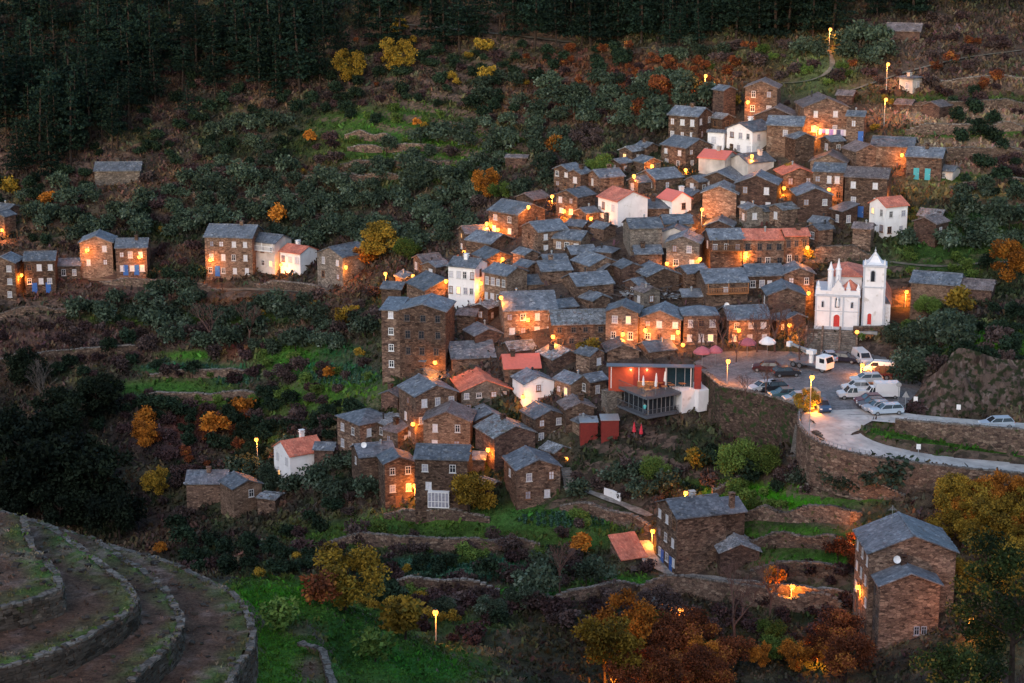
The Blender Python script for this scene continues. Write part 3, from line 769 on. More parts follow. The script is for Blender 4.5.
    for face, spec, L_, gable in (('L', wl_, L1, kind == 'gl'), ('R', wr_, L2, kind == 'gr')):
        vis = Hh
        if spec == '--':
            if L_ < 2.6: continue
            nc = max(1, round(L_/2.7)); nr_ = max(1, int((vis+.3)/2.35)); keep = .82
        else:
            nc, nr_ = int(spec[0]), int(spec[1]); keep = 1.0
            if nc*nr_ == 0: continue
        pitch_z = min(2.6, vis/nr_)
        for c_ in range(nc):
            for r_ in range(nr_):
                if random.random() > keep: continue
                u = L_*(c_+.5)/nc + random.uniform(-.12,.12)*(L_/nc)
                ww = min(.85, L_/nc*.6)*random.uniform(.88,1.08); hh = min(1.15, pitch_z*.5)*random.uniform(.9,1.1)
                z = vis - pitch_z*(r_+.5) - hh/2 + (.12 if gable else -.05)
                pm = winmat
                fm = (wood_dark if random.random() < .93 else frame_grey) if winmat is not None else frame_grey if random.random() < .75 else wood
                if face == 'L': add_window(root, -.0, L_-u, z, -math.pi/2, ww, hh, fm, pm)
                else: add_window(root, u, -.0, z, 0, ww, hh, fm, pm)
    # ---- chimney
    if ch == '' and cat == 'house' and parent is None and kind != 'hip' and random.random() < .42: ch = random.choice(['stone','pipe'])
    if ch is None: ch = random.choice(['', '', 'stone', 'pipe']) if label and parent is None else ''
    if ch:
        fx, fy = random.uniform(.25,.75), random.uniform(.3,.8)
        chimney(root, L2*fx, L1*fy, hr-.25, WALLM[wm], 'pipe' if ch == 'pipe' else 'stone', .7 if ch != 'tall' else 1.6)
    for ex in extras:
        kx = ex[0]
        if kx == 'door': # face, u fraction, material, z
            L_ = L1 if ex[1] == 'L' else L2
            if ex[1] == 'L': add_door(root, -.0, L_*(1-ex[2]), ex[4] if len(ex) > 4 else 0, -math.pi/2, ex[3])
            else: add_door(root, L_*ex[2], -.0, ex[4] if len(ex) > 4 else 0, 0, ex[3])
        elif kx == 'dish': dish(root, L2*ex[1], L1*ex[2], hr+.2 if len(ex) < 4 else ex[3])
        elif kx == 'balcony': # face, z, depth, mat
            L_ = L1 if ex[1] == 'L' else L2; B = MB(); z = Hh-ex[2]; dp = ex[3]
            B.box(0.1, L_-.1, -dp, -.02, z, z+.12)
            n = int(L_/.28)
            B.box(.1, L_-.1, -dp, -dp+.07, z+.95, z+1.03)
            for i in range(n+1):
                u = .1+(L_-.27)*i/n; B.box(u, u+.07, -dp, -dp+.06, z+.123, z+.947)
            for u in (.1, L_-.22, L_/2): B.box(u, u+.12, -dp+.0725, -dp+.19, z+1.033 if False else z+.123, Hh-.02)
            bo = B.build('balcony', [ex[4]], root)
            if ex[1] == 'L': bo.location = (0, L1, 0); bo.rotation_euler = (0,0,-math.pi/2)
    HOUSES.append((root, P, rz, L1, L2, Hh, hr))
    return root
RG = dict(A=(640,60,4.555), B=(440,150,4.555), D=(640,190,4.555), E=(370,240,4.555), F=(560,280,4.555), G=(370,350,4.018), I=(180,380,4.555),
          L=(0,130,2.695), N=(780,60,2.844), T=(600,470,5.12), U=(840,490,3.54), Q=(640,0,2.667))
HT = [
# --- top of the village
('A',128,262,325,262,375,'gr','k','s','32 22','tall square stone house with slate roof, leftmost building near the village top',{'ch':''}),
('A',95,207,325,405,500,'gr','k','s','22 22','wide slate roofed stone house directly below the tall square one near the top',{}),
('A',-20,28,78,400,445,'gr','k','s','10 20','small stone house with blue grey roof on the upper left rim of the village',{}),
('A',-30,20,95,470,520,'gr','k','s','10 20','low stone house with lamp on its wall on the upper left rim of the village',{}),
('A',-15,70,195,545,605,'gl','k','s','21 11','gabled stone house just above the small white chapel like house with red roof',{}),
('A',325,380,395,335,410,'gr','w','s','11 00','small flat white annexe at the left end of the tall white house',{'slope':.05,'ch':''}),
('A',392,510,607,330,440,'gl','w','s','32 22','tall bright white house with slate roof high in the village',{'ch':'stone','asp':1}),
('A',265,385,442,455,535,'gr','p','r','20 10','pale house with bright red roof below the tall white house',{'ch':''}),
('A',405,490,607,472,550,'gl','p','s','00 00','pale gabled house with grey roof and no windows in front of the tall white house',{'ch':''}),
('A',270,430,487,552,605,'gl','k','s','21 00','dark gabled stone house with two pale windows below the red roofed pale house',{}),
('A',283,436,446,612,720,'gl','l','o','00 00','windowless pale stone house with white edged gable in the upper village',{'ch':'','over':.45}),
('A',432,620,630,572,700,'gl','d','s','22 00','dark gabled stone house with two stacked pairs of windows right of the windowless one',{'ch':''}),
('A',475,620,626,135,290,'gl','k','b','22 00','tall gabled stone house at the very top behind a street lamp',{'ch':'','D':None}),
('A',340,378,420,145,290,'gr','d','s','00 00','narrow tall stone tower house with slate cap near the village top',{'ch':''}),
('A',525,700,706,258,310,'gl','d','b','00 00','dark windowless gable between the narrow tower house and the lamp lit orange wall',{'ch':'','over':.5}),
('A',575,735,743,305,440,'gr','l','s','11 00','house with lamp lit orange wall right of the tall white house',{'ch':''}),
('A',657,705,790,362,485,'gr','k','s','10 20','small gabled stone house right of the lamp lit orange wall',{}),
('A',703,742,942,222,375,'gr','k','b','11 22','broad stone gable house with four square windows behind the laundry',{'ch':''}),
('N',187,236,243,163,238,'gr','k','s','11 00','flat fronted stone house with blue door at the right end of the laundry',{'extras':[('door','L',.85,'blue',.2)],'ch':''}),
('A',612,650,797,525,600,'gr','k','t','10 21','stone house with small terracotta roof between two street lamps',{'ch':'pipe'}),
('D',683,715,870,28,150,'gr','d','s','10 21','dark slate roofed house below the small terracotta roofed one',{'ch':''}),
('A',775,936,942,470,530,'gl','l','b','30 00','low gable with warm lit wall above the three windowed house',{'ch':''}),
('A',785,922,930,515,650,'gr','k','s','32 00','slate roofed house with three upper windows beside a street lamp',{}),
('N',182,300,307,340,455,'gr','k','b','22 00','tall brown roofed stone house left of the white house with terracotta roof',{'extras':[('door','L',.4,'blue',.1)],'ch':''}),
('N',251,297,358,420,512,'gl','w','t','22 22','tall white house with terracotta roof standing alone above the church',{'ch':'','slope':.5}),
('N',378,440,475,468,535,'gl','d','b','00 11','ruined dark stone house right of the tall white house with terracotta roof',{'ch':''}),
('N',392,455,472,447,470,'gr','g','o','00 00','small grey lean to on top of the ruined dark stone house',{'ch':''}),
('N',208,256,265,482,545,'gr','k','b','10 00','small stone outbuilding between the church and the white house with terracotta roof',{'ch':''}),
('N',175,215,288,262,318,'gr','k','b','10 20','brown gabled house just below the laundry',{'ch':''}),
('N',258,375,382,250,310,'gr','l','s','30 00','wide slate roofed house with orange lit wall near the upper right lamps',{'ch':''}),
('N',358,457,464,280,345,'gr','k','s','20 00','slate roofed house with turquoise doors at the right edge of the village',{'ch':'','extras':[('door','L',.3,'turq',.1),('door','L',.62,'turq',.1)]}),
('N',468,490,500,318,343,'gr','p','s','11 00','tiny white shed beside the house with turquoise doors',{'ch':'','cat':'shed'}),
('N',342,376,400,55,97,'gr','p','s','11 11','small white and pink hut with flat slate roof and chimney on the right slope',{'slope':.05,'ch':'stone','cat':'hut','over':.5}),
('N',405,452,482,135,172,'gl','d','b','00 00','dark stone barn on the right slope below the white hut',{'ch':'','cat':'barn'}),
('N',345,372,380,128,150,'gr','d','b','00 00','tiny dark stone shed left of the barn on the right slope',{'ch':'','cat':'shed'}),
('Q',655,745,752,85,112,'gr','d','b','10 00','lonely dark stone barn with slate roof at the top right near the wood',{'ch':'','cat':'barn'}),
('N',168,205,215,102,128,'gr','d','b','00 00','low ruined stone hut above the broad gable house behind the laundry',{'ch':'','cat':'hut'}),
# --- left upper rim
('B',518,588,650,97,185,'gl','k','s','22 00','tall four windowed stone gable, first house on the upper left rim below the wood',{'ch':''}),
('B',587,640,686,112,185,'gl','k','s','11 00','small stone house squeezed behind the tall four windowed gable on the upper left rim',{'ch':''}),
('B',672,728,838,128,192,'gl','k','s','11 00','stone house with long dark side wall third along the upper left rim',{'ch':''}),
('B',527,625,705,218,312,'gl','k','s','22 10','gabled stone house with lamp lit lower wall on the upper left rim',{'ch':''}),
('B',347,425,500,228,282,'gl','k','b','20 20','low stone house with lamp at its gable below the golden roadside tree',{}),
('B',220,355,480,298,400,'gr','k','s','22 20','large slate roofed stone house with two lamps on its left wall',{'ch':''}),
('B',85,118,225,383,475,'gl','k','b','12 00','brown roofed stone house at the far left corner of the upper village',{}),
('B',118,232,335,428,482,'gr','k','s','20 00','slate roofed stone house in front of the brown roofed corner house',{'ch':'pipe'}),
('B',372,447,580,375,472,'gl','k','s','11 22','slate roofed house with reddish front and four pale windows',{'ch':''}),
('B',572,648,690,350,385,'gr','k','s','30 00','small slate roofed house left of the white house with balcony',{}),
('B',515,640,692,412,468,'gr','l','s','31 00','pale walled house with broad blue slate roof in the upper middle',{'ch':''}),
('B',622,665,718,290,332,'gl','k','s','10 00','small lamp lit house tucked behind the white house with balcony',{'ch':''}),
('B',718,808,945,237,352,'gr','w','t','21 00','white house with terracotta roof and small iron balcony in the upper middle',{'ch':'','slope':.45,'extras':[('balc2','L')]}),
('B',685,745,800,360,418,'gr','k','s','00 10','low stone house with tall chimney in front of the white balcony house',{'ch':'tall'}),
('B',815,880,985,285,325,'gr','k','s','10 20','dark slate roofed house right of the white balcony house',{}),
('B',832,866,1010,360,492,'gl','g','s','00 10','big grey walled house with broad blue slate roof and dark chimneys',{'ch':'pipe'}),
('B',872,890,1010,475,545,'gl','k','s','00 11','slate roofed house in front of the big grey walled house',{'ch':''}),
('B',905,922,1010,572,640,'gl','l','s','00 20','small pale walled house above the pile of broken timber',{'ch':''}),
('B',600,682,820,530,600,'gr','k','s','20 10','long slate roofed house stepping up the middle of the village',{'ch':''}),
('B',665,735,805,550,600,'gr','k','s','20 10','smaller slate roofed house stepping down before the long one in the middle',{'ch':''}),
('B',790,830,918,540,620,'gr','d','s','00 00','dark windowless slate roofed house left of the pile of broken timber',{'ch':''}),
('B',425,465,600,553,622,'gl','k','s','00 20','stone house with one white and one green window in the middle left',{'ch':'','D':None}),
('B',455,478,582,512,545,'gl','k','s','00 20','slate roof directly behind the house with one white and one green window',{'ch':'pipe'}),
('B',335,385,445,480,525,'gr','k','s','00 10','small steep dark slate roof behind the row of lamps in the middle left',{'ch':''}),
('B',345,400,455,535,585,'gr','k','s','00 00','small low slate roofed outbuilding in the middle left',{'ch':'','cat':'outbuilding'}),
('B',690,780,812,470,505,'hip','k','s','00 00','low hipped slate roof above the long stepping house',{'ch':'pipe'}),
('B',565,600,712,475,505,'gl','k','s','00 00','low slate roof with a dark chimney below the pale walled house',{'ch':'pipe'}),
('B',558,625,790,620,692,'gl','k','s','10 20','long slate roofed house above the pink roofed courtyard',{'ch':''}),
('B',650,700,770,680,725,'gr','k','s','10 20','small low slate roofed house before the long one above the courtyard',{'ch':''}),
('E',357,478,535,130,290,'gr','w','s','42 12','white house with slate roof lit by a lamp on the left of the village',{'ch':''}),
('B',150,215,330,497,545,'gr','k','s','10 00','slate roof behind the lamp lit white house on the left',{'ch':''}),
('E',520,622,716,165,305,'gr','l','s','42 00','house with rows of lamp lit windows right of the white house on the left',{'ch':''}),
('E',630,660,785,205,245,'gl','k','s','00 10','dark slate roof above the great warm lit house',{'ch':'pipe'}),
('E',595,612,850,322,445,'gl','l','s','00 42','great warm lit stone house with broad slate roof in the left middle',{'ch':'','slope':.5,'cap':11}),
('E',800,850,945,310,350,'gl','k','s','00 10','slate roof joined to the right end of the great warm lit house',{'ch':''}),
# --- left edge
('E',198,240,330,100,165,'gl','k','b','21 00','topmost stone house on the left edge behind the white lamp lit house',{'ch':''}),
('E',240,300,364,125,185,'gl','k','s','11 00','slate roofed house between the topmost left one and the white lamp lit house',{'ch':''}),
('E',130,160,205,175,205,'gr','k','s','00 00','tiny slate roof by the lamp on the left edge',{'ch':''}),
('E',52,142,172,225,275,'gr','k','s','20 00','low slate roofed house behind the large unfinished block',{'ch':''}),
('E',168,252,435,232,335,'gr','k','s','10 20','broad gabled stone house behind the large unfinished block',{'ch':''}),
('E',137,345,388,330,612,'gl','k','s','33 00','large tall stone block with empty dark window openings on the left edge',{'ch':'','slope':.28,'dark':1}),
('E',400,480,502,345,415,'gr','k','b','00 00','half ruined stone hut beside a stair right of the tall block',{'ch':'','cat':'hut'}),
('E',430,480,600,437,515,'gr','d','s','10 10','gabled stone house with mossy slate roof below the ruined hut',{'ch':''}),
('E',278,320,425,475,505,'gr','k','s','10 00','low slate roofed house at the right foot of the tall block',{'ch':''}),
('E',600,640,755,505,540,'gl','d','o','00 00','collapsed brown slate roof below the great warm lit house',{'ch':''}),
('E',345,375,570,540,605,'gl','k','s','00 30','long slate roofed house left of the bright red sheet roof',{'ch':'','slope':.5}),
('E',172,252,302,553,625,'gr','k','s','10 00','slate roofed house at the left foot of the tall block',{'ch':''}),
('G',190,245,365,118,150,'gl','k','s','00 10','dark slate roof with a metal flue below the long slate roofed house',{'ch':'pipe'}),
('E',600,614,775,584,655,'gl','k','r','00 20','house with smooth bright red sheet roof in the lower middle',{'ch':'stone','slope':.55,'cap':9}),
('E',762,835,975,545,605,'gr','d','o','10 10','dark stone gable with pale worn slate roof right of the red sheet roof',{'ch':''}),
('G',572,622,740,137,238,'gr','w','s','10 12','white gabled house with slate roof and warm lit side in the lower middle',{'ch':''}),
('G',738,806,892,137,215,'gr','l','s','21 10','slate roofed house with orange lit wall beside the lower white gabled house',{'ch':''}),
('G',330,368,567,167,255,'gr','g','t','00 42','grey stone gable with terracotta roof and blue shutters in the lower left',{'ch':''}),
('G',118,186,352,187,395,'gr','k','s','13 32','tall slate roofed stone house with street lamp on its left wall in the lower left',{'ch':''}),
('G',215,403,412,288,415,'gl','l','b','22 00','pinkish stone gable with four white framed windows in the lower left',{'ch':''}),
('G',380,420,560,285,340,'gr','k','s','00 10','slate roofed house behind the pinkish stone gable',{'ch':''}),
('G',422,500,665,352,495,'gr','d','o','00 10','dark stone house with broad pale worn roof in the lower middle',{'ch':''}),
('G',607,665,785,275,378,'gr','k','s','11 22','stone house with four white windows in the gable below the white gabled house',{'ch':''}),
('G',757,788,900,238,340,'gr','k','b','10 11','brown roofed stone house behind the two red kiosks',{'ch':''}),
('G',690,742,800,412,455,'gr','k','o','00 00','low shed with worn slate roof beside the lower right lamp',{'ch':'','cat':'shed'}),
('G',538,590,765,482,645,'gr','k','s','11 22','free standing slate roofed stone house with four white windows at the village foot',{'ch':''}),
('G',182,392,400,440,655,'gr','k','s','22 00','broad fronted stone house with glazed white balcony at the village foot',{'ch':'','extras':[('glass','L')]}),
('G',36,62,182,457,648,'gr','k','s','00 22','lamp lit gabled stone house with white framed windows left of the glazed balcony',{'ch':'','extras':[('door','R',.45,'wood',.2)]}),
('I',785,822,985,350,550,'gl','k','s','11 10','tall dark slate roofed house with satellite dish left of the lamp lit gable',{'ch':'','extras':[('dish',.2,.3)]}),
('I',718,822,985,207,355,'hip','k','s','22 21','stone house with hipped slate roof at the lower left corner of the village',{'ch':''}),
('G',397,460,470,440,485,'gr','l','s','00 00','small lamp lit lean to right of the glazed balcony house',{'ch':'','cat':'lean to'}),
('G',425,478,538,553,585,'gr','d','o','00 00','ruined shed with worn slates behind the golden tree',{'ch':'','cat':'shed'}),
('I',637,698,712,318,355,'gr','d','s','00 00','small slate roofed shed left of the hipped roof house',{'ch':'','cat':'shed'}),
('I',432,505,660,345,500,'gl','w','t','22 00','white house with terracotta roof half hidden by olive trees',{'ch':'stone','slope':.55}),
('I',33,213,224,470,545,'gr','k','s','20 00','low slate roofed cottage with two windows, lowest left of the village',{'ch':'stone'}),
('I',188,248,378,495,640,'gr','l','s','00 11','pale cornered stone cottage attached right of the low slate roofed cottage',{'ch':''}),
('I',380,435,462,545,595,'gr','k','o','00 00','tiny stone store in the olive trees below the white terracotta roofed house',{'ch':'','cat':'shed','slope':.1}),
# --- middle and right
('D',-12,12,148,85,130,'gl','k','s','00 20','slate roofed house with lit windows left of the small pink house',{'ch':''}),
('D',80,145,232,50,128,'gr','w','r','10 11','small pink white house with red roof and tall arched window',{'ch':'stone','slope':.6}),
('D',85,112,238,155,220,'gl','l','s','00 00','low house with bluish roof and warm wall below the small pink house',{'ch':''}),
('D',80,228,237,206,275,'gl','p','s','00 00','small pale grey rendered gable in the centre',{'ch':''}),
('D',118,268,277,246,370,'gl','g','s','22 00','grey stone gable with four blue framed windows between two lamps',{'ch':''}),
('D',285,318,465,228,370,'gl','k','s','11 31','slate roofed house with wooden balcony joined to the long terracotta roofs',{'ch':'','extras':[('balcony','R',1.9,.8,'wood')]}),
('D',462,468,655,228,352,'gl','k','t','00 42','long terracotta roofed stone house with dark windows',{'ch':'','dark':1}),
('D',632,660,765,212,345,'gl','k','t','00 32','taller terracotta roofed stone house at the right end of the long one',{'ch':'','dark':1}),
('D',300,415,425,165,200,'gl','d','s','00 00','dark low gable above the wooden balcony house',{'ch':'','over':.5}),
('D',157,215,312,382,460,'gl','k','s','00 00','slate roofed stone house left of the long orange timber balcony',{'ch':''}),
('D',-30,35,178,395,485,'gr','k','s','00 10','broad gable with slate roof below the lamp left of the grey stone gable',{'ch':''}),
('D',248,298,488,425,535,'gl','k','s','00 11','slate roofed house with long orange timber balcony',{'ch':'','extras':[('balcony','R',1.75,1.0,'woodo')]}),
('D',455,490,650,392,485,'gl','k','s','00 41','slate roofed house with a row of white windows right of the timber balcony',{'ch':''}),
('D',628,655,790,384,475,'gr','k','s','00 21','gabled stone house left of the church above a bright lamp',{'ch':''}),
('D',175,195,292,486,525,'gl','k','s','00 10','low slate roofed house below the long orange timber balcony',{'ch':''}),
('D',553,580,750,482,605,'gr','k','s','11 10','stone gable with few windows and slate roof left of the church stairs',{'ch':''}),
('D',357,402,590,592,700,'gl','k','s','11 32','slate roofed house with strong lamp beside the square behind pink parasols',{'ch':'','extras':[('dish',.05,.5)]}),
('F',545,562,715,165,295,'hip','k','s','00 32','hipped roof house behind the bare trees left of the square',{'ch':''}),
('F',360,548,556,182,295,'gl','l','s','32 00','warm lit gable with two rows of three windows above the restaurant',{'ch':'','D':None}),
('F',207,353,362,152,295,'gl','l','s','22 00','warm lit gable with two white windows left above the restaurant',{'ch':''}),
('F',-40,-34,208,203,305,'gl','k','o','00 42','long house with pale worn slate roof and lamp at its left end in the centre',{'slope':.5,'ch':'','dark':1}),
('F',90,150,228,95,145,'gr','k','s','10 10','small slate roofed house below the timber pile with pink awnings',{'ch':'','D':None}),
('F',347,405,525,326,365,'gl','k','s','10 20','slate roofed house with pale flue directly behind the restaurant',{'ch':'pipe'}),
('F',195,215,360,326,375,'gr','k','b','00 20','low stone gable just behind the left red wall of the restaurant',{'ch':''}),
# --- far left hamlet
('L',-20,45,70,360,462,'gl','k','s','23 00','leftmost stone house of the far row with its lamp on the right',{'ch':''}),
('L',72,152,158,352,440,'gr','k','s','32 00','stone house with two blue doors second from the left in the far row',{'ch':'','extras':[('door','L',.3,'blue',.1),('door','L',.75,'blue',.1)]}),
('L',157,218,224,365,402,'gr','k','s','21 00','low stone house joined right of the blue doored one in the far row',{'ch':''}),
('L',220,306,318,305,388,'gl','l','s','22 00','lamp lit stone gable in the far row behind the low one',{'ch':''}),
('L',316,398,408,318,392,'gr','k','s','32 00','slate roofed stone house with three small windows in the middle of the far row',{'ch':'stone','extras':[('door','L',.3,'blue',.1),('door','L',.65,'blue',.1)]}),
('L',556,682,712,293,398,'gr','l','s','43 00','big three storey stone house with rows of white windows in the far row',{'ch':'stone','extras':[('door','L',.25,'blue',.1)]}),
('L',680,742,788,308,390,'gr','p','s','32 10','pale house with glazed gallery right of the big three storey one',{'ch':'','extras':[('balcony','L',1.6,.6,'white')]}),
('L',757,810,856,335,392,'gr','w','t','31 10','white house with terracotta roof near the right end of the far row',{'ch':'stone'}),
('L',856,925,1000,345,422,'gl','g','s','22 10','pale stone gable with lamp at the right end of the far row',{'ch':''}),
('L',-20,15,45,235,292,'gl','k','s','10 10','stone house cut by the left edge of the picture above the far row',{'ch':''}),
('L',-20,20,60,218,240,'gr','d','s','00 00','dark slate roof behind the house cut by the left edge',{'ch':''}),
('L',258,378,388,110,137,'gr','g','s','30 00','lonely farmhouse with blue slate roof and white chimney below the pine wood',{'ch':'stone'}),
('B',298,395,404,38,58,'gr','d','b','00 00','low open shed under the trees above the village',{'ch':'','cat':'shed','slope':.1}),
# --- below the church / right
('N',372,505,512,642,700,'gr','l','s','10 00','long slate roofed barn with lamp lit wall right of the bell tower',{'ch':'','cat':'barn'}),
('N',508,600,608,655,685,'gr','d','b','00 00','low dark extension at the right end of the lamp lit barn',{'ch':'','cat':'barn'}),
# --- near houses by the stream
('T',283,390,640,243,545,'gl','k','s','33 30','tall slate roofed house with blue doors standing by the stream on the pale path',{'ch':'','extras':[('door','L',.3,'blue',.05),('door','L',.72,'blue',.05)],'winrow':1}),
]
HO = {}
BM = dict(blue=blue_paint, turq=turq_paint, wood=wood, woodo=wood_orange, white=white_paint)
TREE_AVOID = []
for row in HT:
    rg, xl, xc, xr, yt, yb, kd, wm, rm, wi, lb, op = row
    op = dict(op); ox, oy, s_ = RG[rg]; X = lambda v: ox+v/s_; Yf = lambda v: oy+v/s_
    ex = []; later = []
    for e in op.get('extras', []):
        e = list(e)
        if e[0] == 'door': e[3] = BM[e[3]]
        if e[0] == 'balcony': e[4] = BM[e[4]]
        (later if e[0] in ('balc2', 'glass') else ex).append(tuple(e))
    r = house(0, 0, X(xl), X(xc), X(xr), Yf(yt), Yf(yb), kd, wm, rm, wi, lb, slope=op.get('slope', .40), capd=op.get('cap', 8.0), ch=op.get('ch'), over=op.get('over', .3),
              extras=ex, cat=op.get('cat', 'house'), winmat=(dark_glass if op.get('dark') else None))
    c_ = op.get('cat')
    if c_ in ('barn','shed','hut'): r.name = {'barn':'stone_barn','shed':'stone_shed','hut':'stone_hut'}[c_]
    elif c_ == 'outbuilding': r.name = 'outbuilding'
    elif c_ == 'lean to': r.name = 'lean_to'
    HO[lb] = HOUSES[-1]
    (_, P_, rz_, L1_, L2_, Hh_, hr_) = HOUSES[-1]
    for e in later:
        if e[0] == 'balc2':
            B = MB(); B.box(.6,1.9,-.6,0,Hh_-2.6,Hh_-2.5)
            for i in range(9): B.box(.6+i*.155,.63+i*.155,-.6,-.57,Hh_-2.497,Hh_-1.6)
            B.box(.6,1.9,-.6,-.56,Hh_-1.597,Hh_-1.55)
            o = B.build('balcony',[cast_iron],r); o.location=(0,L1_,0); o.rotation_euler=(0,0,-math.pi/2)
        if e[0] == 'glass':
            B = MB(); z = .9; B.box(.5+1.4,4.9,-.9,0,z,z+.12); B.box(1.9,4.9,-.9,0,z+2.2,z+2.3)
            for i in range(7): B.box(1.9+i*.487,1.98+i*.487,-.9,-.82,z+.123,z+2.197)
            B.box(1.9,4.9,-.9,-.84,z+.9,z+.97)
            o = B.build('glazed_balcony',[white_paint],r); o.location=(0,L1_,0); o.rotation_euler=(0,0,-math.pi/2)
            G_ = MB(); G_.box(1.95,4.85,-.86,-.85,z+.13,z+2.19); G_.build('pane',[curtain_dim],o)
# left wing of the big block
blk = HO['large tall stone block with empty dark window openings on the left edge']
(r_, P_, rz_, L1_, L2_, Hh_, hr_) = blk
W = MB(); W.box(.6, L2_-.4, L1_+.003, L1_+3.0, -6, Hh_-.2); W.build('wing', [schist], r_)
Rf = MB(); Rf.extrude([(.2, Hh_-.25),(L2_-.2, Hh_-.25+.25*2.4),(L2_-.2, Hh_-.1+.25*2.4),(.2, Hh_-.1)], 'y', L1_+.02, L1_+3.3, 3, .02); Rf.build('wing_roof', [slate], r_)
for z in (.6, 3.2, 5.8, 8.4):
    if z < Hh_-1: add_window(r_, .6, L1_+1.5, z, -math.pi/2, .8, 1.1, white_paint, dark_glass if z < 8 else curtain)
# annexe and chimney of the tall house by the stream
ha = HO['tall slate roofed house with blue doors standing by the stream on the pale path']
(r_, P_, rz_, L1_, L2_, Hh_, hr_) = ha
W = MB(); W.box(L2_+.003, L2_+2.9, .6, L1_-.3, -4, Hh_-.25); W.build('wing', [schist], r_)
Rf = MB(); Rf.extrude([(.3, Hh_-.35),(L1_/2, Hh_+.75),(L1_, Hh_-.35),(L1_, Hh_-.2),(L1_/2, Hh_+.9),(.3, Hh_-.2)], 'x', L2_+.1, L2_+3.2, 3, .03); Rf.build('wing_roof', [slate], r_)
chimney(r_, L2_+1.4, 1.5, Hh_+.3, schist, 'stone', 1.5); chimney(r_, L2_*.55, L1_*.6, hr_-.1, plaster, 'stone', .4)
house(0,0, 600+572/5.12, 600+615/5.12, 600+812/5.12, 470+420/5.12, 470+548/5.12, 'gr', 'd', 'o', '00 00', 'low stone annexe with lumpy slate roof in front of the tall house by the stream', ch='', down=3, cat='annexe').name = 'stone_annexe'
# the near house, back block and front block
kw = dict(tmin=130)
hb = house(0,0, 840+36/3.54, 840+88/3.54, 840+385/3.54, 490+215/3.54, 490+600/3.54, 'gr', 'k', 's', '34 00', 'large near stone house with two stepped slate roofs in the lower right', ch='', down=8, over=.4, P=atY(840+88/3.54, 490+600/3.54, 222), cat='house', slope=.40)
(r_, Pb, rzb, L1b, L2b, Hb, hrb) = HOUSES[-1]
sx0 = L2b*.12; fw = 7.0; fd = 3.6; Hf = Hb*.80
W = MB(); W.extrude([(sx0-.6,-8),(sx0-.6+fw,-8),(sx0-.6+fw,Hf),(sx0-.6+fw/2,Hf+fw*.2),(sx0-.6,Hf)], 'y', -fd, -.003); wf = W.build('front_block', [schist], r_)
cxm = sx0-.6+fw/2
Rf = MB(); Rf.extrude([(cxm-fw/2-.4,Hf-.15),(cxm,Hf+fw*.2+.02),(cxm+fw/2+.4,Hf-.15),(cxm+fw/2+.4,Hf),(cxm,Hf+fw*.2+.17),(cxm-fw/2-.4,Hf)], 'y', -fd-.35, -.01, 5, .02); Rf.build('front_roof', [slate], r_)
chimney(r_, cxm-.2, -.6, Hf+fw*.2-.2, schist_dark, 'stone', 1.0); dish(r_, cxm-1.0, -.5, Hf+fw*.2+.6, .45)
for (u, z) in ((-1.2, Hf-1.9), (-1.2, Hf-6.2), (-2.6, Hf-4.2), (-2.6,Hf-8.2)): add_window(r_, sx0-.6, u, z, -math.pi/2, .8, 1.3, wood_dark, dark_glass)
add_window(r_, sx0-.6+4.5, -fd, Hf*.42, 0, .65, 1.1, stone_trim, dark_glass); add_window(r_, sx0-.6+5.35, -fd, Hf*.42, 0, .65, 1.1, stone_trim, dark_glass)
a = MB(); a.tube((0,0,0),(0,0,2.2),.03); [a.tube((-.5+.1*i,0,1.6+.1*i),(.5-.1*i,0,1.6+.1*i),.018) for i in range(5)]
o = a.build('aerial', [light_metal], r_); o.location = (L2b*.35, L1b*.6, hrb)
# red roofed shed by the narrow path
house(0,0, 380+738/3.207, 380+775/3.207, 380+850/3.207, 470+285/3.207, 470+300/3.207, 'sr', 'k', 't', '00 00', 'low shed with faded red roof below the narrow path', ch='', down=3, cat='shed', slope=.9).name = 'stone_shed'

